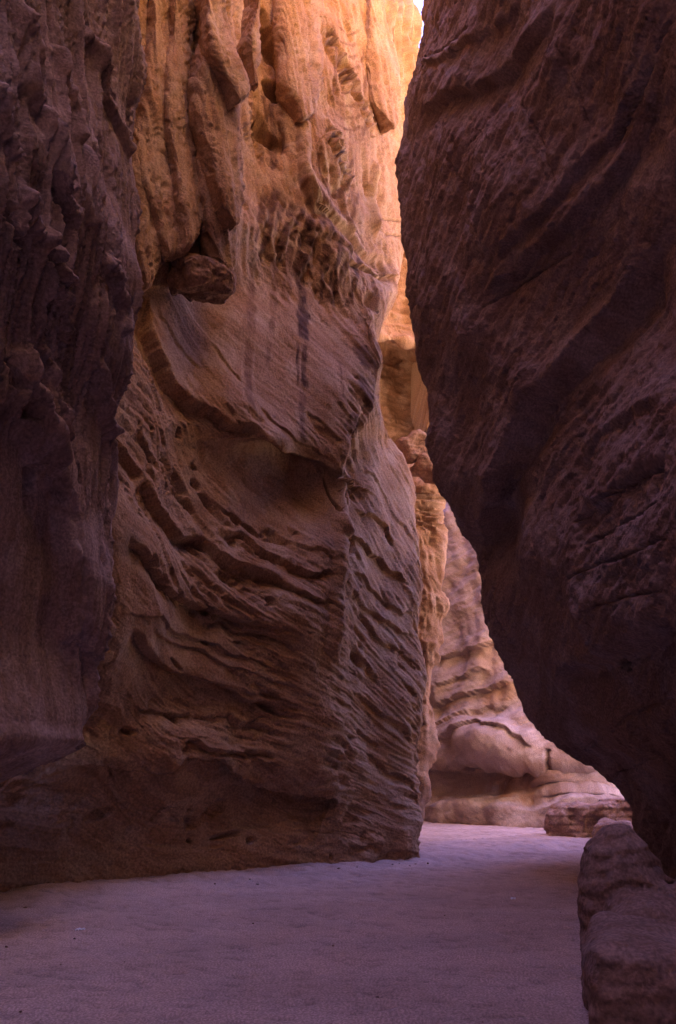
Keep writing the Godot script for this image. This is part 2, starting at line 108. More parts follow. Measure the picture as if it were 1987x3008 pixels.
	-10.94, 7.92, -7.40, -6.44, 7.92, -12.10, -5.05, 7.58, -11.45, -4.45, 8.01, -12.27, -3.88, 8.41, -13.03, -3.58, 8.83, -13.85, -3.23, 9.29, -14.72, -2.82, 9.78, -15.65, -2.28, 10.06, -16.19, -1.71, 10.36, -16.76, -1.19, 10.62, -17.27, -0.65, 10.91, -17.82, 0.84, 11.63, -19.19, 0.95, 11.63, -19.19, 1.08, 11.90, -19.71, 0.98, 11.90, -20.61, 0.38, 11.90, -22.31, -1.92, 11.90, -26.71,
	-10.99, 8.42, -7.34, -6.49, 8.42, -12.04, -5.28, 8.30, -11.82, -4.61, 8.72, -12.56, -3.99, 9.11, -13.25, -3.68, 9.57, -14.07, -3.31, 10.06, -14.94, -2.89, 10.59, -15.87, -2.34, 10.91, -16.43, -1.75, 11.25, -17.03, -1.23, 11.54, -17.55, -0.67, 11.85, -18.10, 0.68, 12.53, -19.29, 0.84, 12.50, -19.24, 1.04, 12.94, -20.01, 0.94, 12.94, -20.91, 0.34, 12.94, -22.61, -1.96, 12.94, -27.01,
	-11.02, 8.84, -7.28, -6.52, 8.84, -11.98, -5.47, 8.93, -12.13, -4.79, 9.40, -12.91, -4.15, 9.84, -13.63, -3.80, 10.29, -14.39, -3.41, 10.78, -15.20, -2.96, 11.31, -16.07, -2.40, 11.67, -16.66, -1.80, 12.05, -17.30, -1.26, 12.37, -17.83, -0.69, 12.71, -18.40, 0.50, 13.30, -19.36, 0.85, 13.34, -19.44, 1.27, 14.05, -20.61, 1.17, 14.05, -21.51, 0.57, 14.05, -23.21, -1.73, 14.05, -27.61,
	-11.05, 9.18, -7.24, -6.55, 9.18, -11.94, -5.57, 9.37, -12.25, -4.92, 9.95, -13.16, -4.30, 10.49, -14.01, -3.90, 10.89, -14.64, -3.46, 11.33, -15.32, -2.98, 11.79, -16.05, -2.43, 12.21, -16.72, -1.83, 12.67, -17.44, -1.28, 12.99, -17.95, -0.70, 13.33, -18.49, 0.36, 13.86, -19.31, 0.94, 14.24, -19.92, 1.62, 15.29, -21.56, 1.51, 15.29, -22.46, 0.87, 15.29, -24.16, -1.44, 15.29, -28.56,
	-11.08, 9.52, -7.20, -6.58, 9.52, -11.90, -5.61, 9.75, -12.24, -4.92, 10.29, -13.06, -4.27, 10.80, -13.82, -3.86, 11.17, -14.38, -3.41, 11.58, -14.99, -2.93, 12.01, -15.64, -2.41, 12.57, -16.48, -1.84, 13.18, -17.39, -1.29, 13.51, -17.89, -0.70, 13.87, -18.43, 0.27, 14.38, -19.19, 1.02, 15.14, -20.34, 1.93, 16.52, -22.42, 1.78, 16.52, -23.32, 1.08, 16.52, -25.02, -1.27, 16.52, -29.42,
	-11.11, 9.87, -7.15, -6.61, 9.87, -11.85, -5.66, 10.13, -12.23, -4.92, 10.63, -12.95, -4.25, 11.10, -13.62, -3.82, 11.45, -14.12, -3.37, 11.82, -14.65, -2.87, 12.21, -15.22, -2.39, 12.91, -16.21, -1.84, 13.65, -17.28, -1.29, 13.98, -17.75, -0.70, 14.32, -18.24, 0.18, 14.82, -18.95, 1.03, 16.00, -20.65, 2.08, 17.69, -23.07, 1.90, 17.69, -23.97, 1.13, 17.69, -25.67, -1.25, 17.69, -30.07,
	-11.15, 10.30, -7.10, -6.65, 10.30, -11.80, -5.71, 10.62, -12.23, -4.96, 11.13, -12.92, -4.27, 11.60, -13.56, -3.83, 11.94, -14.01, -3.37, 12.29, -14.49, -2.86, 12.67, -15.01, -2.40, 13.44, -16.05, -1.85, 14.27, -17.17, -1.29, 14.56, -17.57, -0.70, 14.88, -18.00, 0.05, 15.43, -18.75, 1.00, 16.92, -20.76, 2.20, 18.87, -23.41, 1.97, 18.87, -24.31, 1.12, 18.87, -26.01, -1.30, 18.87, -30.41,
	-11.19, 10.74, -7.04, -6.69, 10.74, -11.74, -5.77, 11.11, -12.21, -5.00, 11.63, -12.88, -4.30, 12.11, -13.50, -3.84, 12.43, -13.90, -3.36, 12.77, -14.34, -2.85, 13.13, -14.80, -2.42, 14.11, -16.07, -1.90, 15.17, -17.43, -1.32, 15.44, -17.77, -0.71, 15.72, -18.13, -0.08, 16.16, -18.70, 0.98, 17.86, -20.88, 2.32, 20.10, -23.76, 2.06, 20.10, -24.66, 1.12, 20.10, -26.36, -1.34, 20.10, -30.76,
	-11.23, 11.19, -6.99, -6.73, 11.19, -11.69, -5.82, 11.62, -12.20, -5.04, 12.14, -12.84, -4.32, 12.63, -13.43, -3.87, 12.98, -13.86, -3.40, 13.35, -14.32, -2.88, 13.75, -14.81, -2.47, 14.90, -16.21, -1.95, 16.14, -17.72, -1.34, 16.34, -17.96, -0.72, 16.55, -18.22, -0.08, 17.05, -18.82, 1.01, 18.80, -20.95, 2.41, 21.24, -23.92, 2.10, 21.24, -24.82, 1.09, 21.24, -26.52, -1.42, 21.24, -30.92,
	-11.27, 11.64, -6.93, -6.77, 11.64, -11.63, -5.88, 12.13, -12.19, -5.08, 12.65, -12.80, -4.35, 13.15, -13.37, -3.90, 13.53, -13.82, -3.43, 13.95, -14.29, -2.92, 14.39, -14.81, -2.52, 15.71, -16.33, -2.00, 17.13, -17.98, -1.37, 17.24, -18.11, -0.73, 17.37, -18.26, -0.08, 17.96, -18.94, 1.05, 19.76, -21.03, 2.51, 22.41, -24.09, 2.16, 22.41, -24.99, 1.06, 22.41, -26.69, -1.49, 22.41, -31.09,
	-11.32, 12.19, -6.86, -6.82, 12.19, -11.56, -5.95, 12.76, -12.17, -5.13, 13.30, -12.77, -4.39, 13.81, -13.32, -3.95, 14.23, -13.79, -3.47, 14.69, -14.28, -2.96, 15.17, -14.81, -2.56, 16.63, -16.40, -2.04, 18.20, -18.11, -1.40, 18.32, -18.24, -0.74, 18.45, -18.39, 0.08, 19.25, -19.26, 1.20, 21.06, -21.23, 2.64, 23.89, -24.32, 2.24, 23.89, -25.22, 1.04, 23.89, -26.92, -1.56, 23.89, -31.32,
	-11.38, 12.85, -6.78, -6.88, 12.85, -11.48, -6.03, 13.51, -12.15, -5.20, 14.07, -12.73, -4.44, 14.60, -13.27, -4.00, 15.07, -13.75, -3.52, 15.57, -14.26, -3.00, 16.11, -14.81, -2.59, 17.62, -16.35, -2.06, 19.25, -18.02, -1.42, 19.49, -18.26, -0.76, 19.76, -18.53, 0.20, 20.77, -19.57, 1.35, 22.67, -21.51, 2.85, 25.81, -24.71, 2.39, 25.81, -25.61, 1.07, 25.81, -27.31, -1.58, 25.81, -31.71,
	-11.44, 13.51, -6.69, -6.94, 13.51, -11.39, -6.12, 14.28, -12.13, -5.27, 14.86, -12.69, -4.50, 15.41, -13.22, -4.05, 15.93, -13.71, -3.57, 16.48, -14.24, -3.05, 17.08, -14.81, -2.63, 18.65, -16.31, -2.09, 20.35, -17.94, -1.45, 20.71, -18.29, -0.78, 21.11, -18.66, 0.21, 22.27, -19.78, 1.41, 24.35, -21.77, 2.98, 27.84, -25.10, 2.46, 27.84, -26.00, 1.03, 27.84, -27.70, -1.69, 27.84, -32.10,
	-11.50, 14.19, -6.61, -7.00, 14.19, -11.31, -6.21, 15.07, -12.11, -5.33, 15.68, -12.65, -4.55, 16.24, -13.16, -4.10, 16.81, -13.67, -3.62, 17.42, -14.22, -3.10, 18.08, -14.81, -2.67, 19.73, -16.30, -2.12, 21.52, -17.91, -1.47, 22.00, -18.34, -0.80, 22.52, -18.80, 0.21, 23.84, -19.99, 1.40, 26.04, -21.97, 2.96, 29.79, -25.34, 2.38, 29.79, -26.24, 0.83, 29.79, -27.94, -1.94, 29.79, -32.34,
	-11.56, 14.88, -6.53, -7.06, 14.88, -11.23, -6.28, 15.86, -12.06, -5.40, 16.49, -12.59, -4.60, 17.09, -13.10, -4.16, 17.71, -13.62, -3.67, 18.37, -14.18, -3.15, 19.08, -14.79, -2.71, 20.83, -16.27, -2.15, 22.73, -17.87, -1.50, 23.35, -18.39, -0.82, 24.01, -18.95, 0.22, 25.56, -20.26, 1.06, 27.55, -21.95, 2.13, 31.09, -24.94, 1.50, 31.09, -25.84, -0.17, 31.09, -27.54, -3.00, 31.09, -31.94,
	-11.69, 16.12, -6.40, -7.19, 16.12, -11.10, -6.40, 17.20, -11.93, -5.50, 17.92, -12.48, -4.70, 18.60, -13.00, -4.25, 19.28, -13.53, -3.76, 20.03, -14.09, -3.22, 20.83, -14.71, -2.77, 22.77, -16.20, -2.20, 24.89, -17.82, -1.56, 25.79, -18.50, -0.85, 26.75, -19.24, 0.23, 28.82, -20.82, 0.35, 30.32, -21.96, 0.70, 33.65, -24.52, -0.03, 33.65, -25.42, -1.90, 33.65, -27.12, -4.83, 33.65, -31.52,
	-12.19, 34.92, -6.90, -7.69, 34.92, -11.60, -6.90, 36.00, -12.43, -6.00, 36.72, -12.98, -5.20, 37.40, -13.50, -4.75, 38.08, -14.03, -4.26, 38.83, -14.59, -3.72, 37.76, -15.21, -3.27, 35.24, -16.70, -2.70, 32.03, -18.32, -2.06, 28.46, -19.00, -1.35, 27.55, -19.74, -0.27, 29.62, -21.32, -0.15, 31.12, -22.46, 0.20, 34.45, -25.02, -0.53, 34.45, -25.92, -2.40, 34.45, -27.62, -5.33, 34.45, -32.02,
	-14.19, 35.82, -8.90, -9.69, 35.82, -13.60, -8.90, 36.90, -14.43, -8.00, 37.62, -14.98, -7.20, 38.30, -15.50, -6.75, 38.98, -16.03, -6.26, 39.73, -16.59, -5.72, 38.66, -17.21, -5.27, 36.14, -18.70, -4.70, 32.93, -20.32, -4.06, 29.36, -21.00, -3.35, 28.45, -21.74, -2.27, 30.52, -23.32, -2.15, 32.02, -24.46, -1.80, 35.35, -27.02, -2.53, 35.35, -27.92, -4.40, 35.35, -29.62, -7.33, 35.35, -34.02,
	-26.19, 35.82, -17.90, -21.69, 35.82, -22.60, -20.90, 36.90, -23.43, -20.00, 37.62, -23.98, -19.20, 38.30, -24.50, -18.75, 38.98, -25.03, -18.26, 39.73, -25.59, -17.72, 38.66, -26.21, -17.27, 36.14, -27.70, -16.70, 32.93, -29.32, -16.06, 29.36, -30.00, -15.35, 28.45, -30.74, -14.27, 30.52, -32.32, -14.15, 32.02, -33.46, -13.80, 35.35, -36.02, -14.53, 35.35, -36.92, -16.40, 35.35, -38.62, -19.33, 35.35, -43.02])
var CENTRAL_U := [2, 4, 54, 45, 27, 27, 27, 27, 27, 22, 22, 37, 35, 35, 20, 4, 4]
var CENTRAL_V := [54, 51, 31, 27, 31, 31, 31, 31, 31, 27, 22, 22, 20, 17, 18, 22, 27, 27, 22, 19, 18, 18, 22, 22, 22, 22, 27, 31, 31, 31, 33, 57, 4, 4, 4]
var LEFT := PackedFloat32Array([  # first columns: unseen wall added behind the camera to shut out horizon light
	7.50, -0.50, 15.00, -1.00, -0.50, 13.00, -6.20, -0.50, 9.00, -6.20, -0.50, 4.00, -6.20, -0.50, 0.00, -6.40, -0.50, -3.00, -6.60, -0.50, -5.20, -6.80, -0.50, -6.80, -7.00, -0.50, -8.20, -7.20, -0.50, -9.60, -7.50, -0.50, -11.00, -8.10, -0.50, -12.20, -9.00, -0.50, -13.50,
	7.50, 0.60, 15.00, -1.00, 0.60, 13.00, -6.00, 0.60, 9.00, -6.00, 0.60, 4.00, -6.00, 0.60, 0.00, -6.20, 0.60, -3.00, -6.40, 0.60, -5.20, -6.60, 0.60, -6.80, -6.80, 0.60, -8.20, -7.00, 0.60, -9.60, -7.30, 0.60, -11.00, -7.90, 0.60, -12.20, -8.80, 0.60, -13.50,
	7.50, 1.25, 15.00, -1.00, 1.25, 13.00, -5.20, 1.25, 9.00, -5.20, 1.25, 4.00, -5.20, 1.25, 0.00, -5.40, 1.25, -3.00, -5.60, 1.25, -5.20, -5.80, 1.25, -6.80, -6.00, 1.25, -8.20, -6.20, 1.25, -9.60, -6.60, 1.25, -11.00, -7.20, 1.25, -12.20, -8.10, 1.25, -13.50,
	7.50, 1.55, 15.00, -1.00, 1.55, 13.00, -4.50, 1.55, 9.00, -4.50, 1.55, 4.00, -4.50, 1.55, 0.00, -4.50, 1.55, -3.00, -4.50, 1.55, -5.20, -4.50, 1.55, -6.80, -4.50, 1.55, -8.20, -4.50, 1.55, -9.60, -4.60, 1.55, -11.00, -5.20, 1.55, -12.20, -6.10, 1.55, -13.50,
	7.50, 2.00, 15.00, -1.00, 2.00, 13.00, -4.92, 2.00, 9.00, -4.67, 2.00, 4.00, -4.47, 2.00, 0.00, -4.32, 2.00, -3.00, -4.31, 2.00, -5.20, -4.24, 2.00, -6.80, -4.08, 2.00, -8.20, -3.69, 2.00, -9.60, -3.25, 2.00, -11.00, -3.60, 2.00, -11.75, -4.85, 2.00, -13.20,
	7.50, 2.32, 15.00, -1.00, 2.32, 13.00, -4.91, 2.32, 9.00, -4.66, 2.32, 4.00, -4.46, 2.32, 0.00, -4.31, 2.32, -3.00, -4.36, 2.32, -5.20, -4.34, 2.32, -6.80, -4.18, 2.32, -8.20, -3.70, 2.32, -9.60, -3.14, 2.32, -11.00, -3.49, 2.32, -11.75, -4.74, 2.32, -13.20,
	7.50, 2.76, 15.00, -1.00, 2.76, 13.00, -5.00, 2.76, 9.00, -4.75, 2.76, 4.00, -4.55, 2.76, 0.00, -4.40, 2.76, -3.00, -4.52, 2.76, -5.20, -4.55, 2.76, -6.80, -4.39, 2.76, -8.20, -3.82, 2.76, -9.60, -3.11, 2.76, -11.00, -3.46, 2.76, -11.75, -4.71, 2.76, -13.20,
	7.50, 3.26, 15.00, -1.00, 3.26, 13.00, -5.11, 3.26, 9.00, -4.85, 3.26, 4.00, -4.64, 3.26, 0.00, -4.49, 3.26, -3.00, -4.65, 3.26, -5.20, -4.71, 3.26, -6.80, -4.55, 3.26, -8.20, -3.91, 3.26, -9.60, -3.11, 3.26, -11.00, -3.46, 3.26, -11.75, -4.71, 3.26, -13.20,
	7.50, 3.88, 15.00, -1.00, 3.88, 13.00, -5.11, 3.88, 9.00, -4.84, 3.88, 4.00, -4.62, 3.88, 0.00, -4.45, 3.88, -3.00, -4.58, 3.88, -5.20, -4.62, 3.88, -6.80, -4.45, 3.88, -8.20, -3.83, 3.88, -9.60, -3.08, 3.88, -11.00, -3.43, 3.88, -11.75, -4.68, 3.88, -13.20,
	7.50, 4.46, 15.00, -1.00, 4.46, 13.00, -5.05, 4.46, 9.00, -4.76, 4.46, 4.00, -4.52, 4.46, 0.00, -4.35, 4.46, -3.00, -4.38, 4.46, -5.20, -4.35, 4.46, -6.80, -4.17, 4.46, -8.20, -3.68, 4.46, -9.60, -3.10, 4.46, -11.00, -3.45, 4.46, -11.75, -4.70, 4.46, -13.20,
	7.50, 5.02, 15.00, -1.00, 5.02, 13.00, -4.96, 5.02, 9.00, -4.65, 5.02, 4.00, -4.40, 5.02, 0.00, -4.22, 5.02, -3.00, -4.14, 5.02, -5.20, -4.03, 5.02, -6.80, -3.85, 5.02, -8.20, -3.50, 5.02, -9.60, -3.12, 5.02, -11.00, -3.47, 5.02, -11.75, -4.72, 5.02, -13.20,
	7.50, 5.49, 15.00, -1.00, 5.49, 13.00, -4.91, 5.49, 9.00, -4.58, 5.49, 4.00, -4.32, 5.49, 0.00, -4.13, 5.49, -3.00, -3.98, 5.49, -5.20, -3.82, 5.49, -6.80, -3.64, 5.49, -8.20, -3.38, 5.49, -9.60, -3.12, 5.49, -11.00, -3.47, 5.49, -11.75, -4.72, 5.49, -13.20,
	7.50, 5.96, 15.00, -1.00, 5.96, 13.00, -4.98, 5.96, 9.00, -4.64, 5.96, 4.00, -4.37, 5.96, 0.00, -4.16, 5.96, -3.00, -3.97, 5.96, -5.20, -3.77, 5.96, -6.80, -3.58, 5.96, -8.20, -3.38, 5.96, -9.60, -3.21, 5.96, -11.00, -3.56, 5.96, -11.75, -4.81, 5.96, -13.20,
	7.50, 6.32, 15.00, -1.00, 6.32, 13.00, -5.05, 6.32, 9.00, -4.70, 6.32, 4.00, -4.42, 6.32, 0.00, -4.21, 6.32, -3.00, -4.00, 6.32, -5.20, -3.78, 6.32, -6.80, -3.59, 6.32, -8.20, -3.41, 6.32, -9.60, -3.27, 6.32, -11.00, -3.62, 6.32, -11.75, -4.87, 6.32, -13.20,
	7.50, 6.80, 15.00, -1.00, 6.80, 13.00, -5.02, 6.80, 9.00, -4.65, 6.80, 4.00, -4.36, 6.80, 0.00, -4.14, 6.80, -3.00, -3.91, 6.80, -5.20, -3.68, 6.80, -6.80, -3.48, 6.80, -8.20, -3.32, 6.80, -9.60, -3.20, 6.80, -11.00, -3.55, 6.80, -11.75, -4.80, 6.80, -13.20,
	7.50, 7.33, 15.00, -1.00, 7.33, 13.00, -4.93, 7.33, 9.00, -4.55, 7.33, 4.00, -4.24, 7.33, 0.00, -4.02, 7.33, -3.00, -3.77, 7.33, -5.20, -3.53, 7.33, -6.80, -3.33, 7.33, -8.20, -3.17, 7.33, -9.60, -3.06, 7.33, -11.00, -3.41, 7.33, -11.75, -4.66, 7.33, -13.20,
	7.50, 7.91, 15.00, -1.00, 7.91, 13.00, -4.97, 7.91, 9.00, -4.57, 7.91, 4.00, -4.25, 7.91, 0.00, -4.01, 7.91, -3.00, -3.76, 7.91, -5.20, -3.52, 7.91, -6.80, -3.31, 7.91, -8.20, -3.14, 7.91, -9.60, -3.03, 7.91, -11.00, -3.38, 7.91, -11.75, -4.63, 7.91, -13.20,
	7.50, 8.41, 15.00, -1.00, 8.41, 13.00, -4.97, 8.41, 9.00, -4.55, 8.41, 4.00, -4.22, 8.41, 0.00, -3.98, 8.41, -3.00, -3.71, 8.41, -5.20, -3.47, 8.41, -6.80, -3.26, 8.41, -8.20, -3.09, 8.41, -9.60, -2.97, 8.41, -11.00, -3.32, 8.41, -11.75, -4.57, 8.41, -13.20,
	7.50, 8.92, 15.00, -1.00, 8.92, 13.00, -5.06, 8.92, 9.00, -4.64, 8.92, 4.00, -4.29, 8.92, 0.00, -4.04, 8.92, -3.00, -3.77, 8.92, -5.20, -3.52, 8.92, -6.80, -3.30, 8.92, -8.20, -3.13, 8.92, -9.60, -3.00, 8.92, -11.00, -3.35, 8.92, -11.75, -4.60, 8.92, -13.20,
	7.50, 9.54, 15.00, -1.00, 9.54, 13.00, -5.28, 9.54, 9.00, -4.84, 9.54, 4.00, -4.48, 9.54, 0.00, -4.21, 9.54, -3.00, -3.94, 9.54, -5.20, -3.68, 9.54, -6.80, -3.46, 9.54, -8.20, -3.28, 9.54, -9.60, -3.15, 9.54, -11.00, -3.50, 9.54, -11.75, -4.75, 9.54, -13.20,
	7.50, 10.17, 15.00, -1.00, 10.17, 13.00, -5.42, 10.17, 9.00, -4.96, 10.17, 4.00, -4.58, 10.17, 0.00, -4.31, 10.17, -3.00, -4.02, 10.17, -5.20, -3.75, 10.17, -6.80, -3.53, 10.17, -8.20, -3.34, 10.17, -9.60, -3.21, 10.17, -11.00, -3.56, 10.17, -11.75, -4.81, 10.17, -13.20,
	7.50, 10.91, 15.00, -1.00, 10.91, 13.00, -5.58, 10.91, 9.00, -5.09, 10.91, 4.00, -4.70, 10.91, 0.00, -4.41, 10.91, -3.00, -4.12, 10.91, -5.20, -3.84, 10.91, -6.80, -3.61, 10.91, -8.20, -3.42, 10.91, -9.60, -3.28, 10.91, -11.00, -3.63, 10.91, -11.75, -4.88, 10.91, -13.20,
	7.50, 11.68, 15.00, -1.00, 11.68, 13.00, -5.72, 11.68, 9.00, -5.21, 11.68, 4.00, -4.80, 11.68, 0.00, -4.50, 11.68, -3.00, -4.19, 11.68, -5.20, -3.91, 11.68, -6.80, -3.67, 11.68, -8.20, -3.48, 11.68, -9.60, -3.33, 11.68, -11.00, -3.68, 11.68, -11.75, -4.93, 11.68, -13.20,
	7.50, 12.48, 15.00, -1.00, 12.48, 13.00, -5.82, 12.48, 9.00, -5.28, 12.48, 4.00, -4.86, 12.48, 0.00, -4.54, 12.48, -3.00, -4.22, 12.48, -5.20, -3.94, 12.48, -6.80, -3.70, 12.48, -8.20, -3.50, 12.48, -9.60, -3.34, 12.48, -11.00, -3.69, 12.48, -11.75, -4.94, 12.48, -13.20,
	7.50, 13.31, 15.00, -1.00, 13.31, 13.00, -5.83, 13.31, 9.00, -5.27, 13.31, 4.00, -4.83, 13.31, 0.00, -4.49, 13.31, -3.00, -4.16, 13.31, -5.20, -3.90, 13.31, -6.80, -3.70, 13.31, -8.20, -3.49, 13.31, -9.60, -3.33, 13.31, -11.00, -3.68, 13.31, -11.75, -4.93, 13.31, -13.20,
	7.50, 14.17, 15.00, -1.00, 14.17, 13.00, -5.80, 14.17, 9.00, -5.21, 14.17, 4.00, -4.75, 14.17, 0.00, -4.40, 14.17, -3.00, -4.06, 14.17, -5.20, -3.85, 14.17, -6.80, -3.71, 14.17, -8.20, -3.49, 14.17, -9.60, -3.33, 14.17, -11.00, -3.68, 14.17, -11.75, -4.93, 14.17, -13.20,
	7.50, 15.28, 15.00, -1.00, 15.28, 13.00, -5.68, 15.28, 9.00, -5.06, 15.28, 4.00, -4.57, 15.28, 0.00, -4.20, 15.28, -3.00, -3.85, 15.28, -5.20, -3.72, 15.28, -6.80, -3.70, 15.28, -8.20, -3.47, 15.28, -9.60, -3.30, 15.28, -11.00, -3.65, 15.28, -11.75, -4.90, 15.28, -13.20,
	7.50, 34.28, 15.00, -1.00, 34.28, 13.00, -5.22, 34.28, 9.00, -4.60, 34.28, 4.00, -4.11, 34.28, 0.00, -3.74, 34.28, -3.00, -3.39, 28.28, -5.20, -3.58, 21.28, -6.80, -4.00, 21.28, -8.20, -3.77, 21.28, -9.60, -3.60, 21.28, -11.00, -3.95, 21.28, -11.75, -5.20, 21.28, -13.20,
	7.50, 44.28, 15.00, -1.00, 44.28, 13.00, -6.02, 44.28, 9.00, -5.40, 44.28, 4.00, -4.91, 44.28, 0.00, -4.54, 44.28, -3.00, -4.19, 38.28, -5.20, -4.38, 31.28, -6.80, -4.80, 31.28, -8.20, -4.57, 31.28, -9.60, -4.40, 31.28, -11.00, -4.75, 31.28, -11.75, -6.00, 31.28, -13.20,  # unseen top, raised near the camera to keep the sun out
	7.50, 45.28, 15.00, -1.00, 45.28, 13.00, -20.02, 45.28, 9.00, -19.40, 45.28, 4.00, -18.91, 45.28, 0.00, -18.54, 45.28, -3.00, -18.19, 39.28, -5.20, -18.38, 32.28, -6.80, -18.80, 32.28, -8.20, -18.57, 32.28, -9.60, -18.40, 32.28, -11.00, -18.75, 32.28, -11.75, -20.00, 32.28, -13.20])
var LEFT_U := [2, 2, 2, 2, 2, 2, 70, 70, 69, 58, 23, 4]
var LEFT_V := [2, 2, 2, 70, 21, 28, 28, 33, 36, 35, 33, 27, 20, 27, 30, 30, 25, 26, 30, 28, 31, 31, 29, 29, 29, 34, 4, 2, 2]
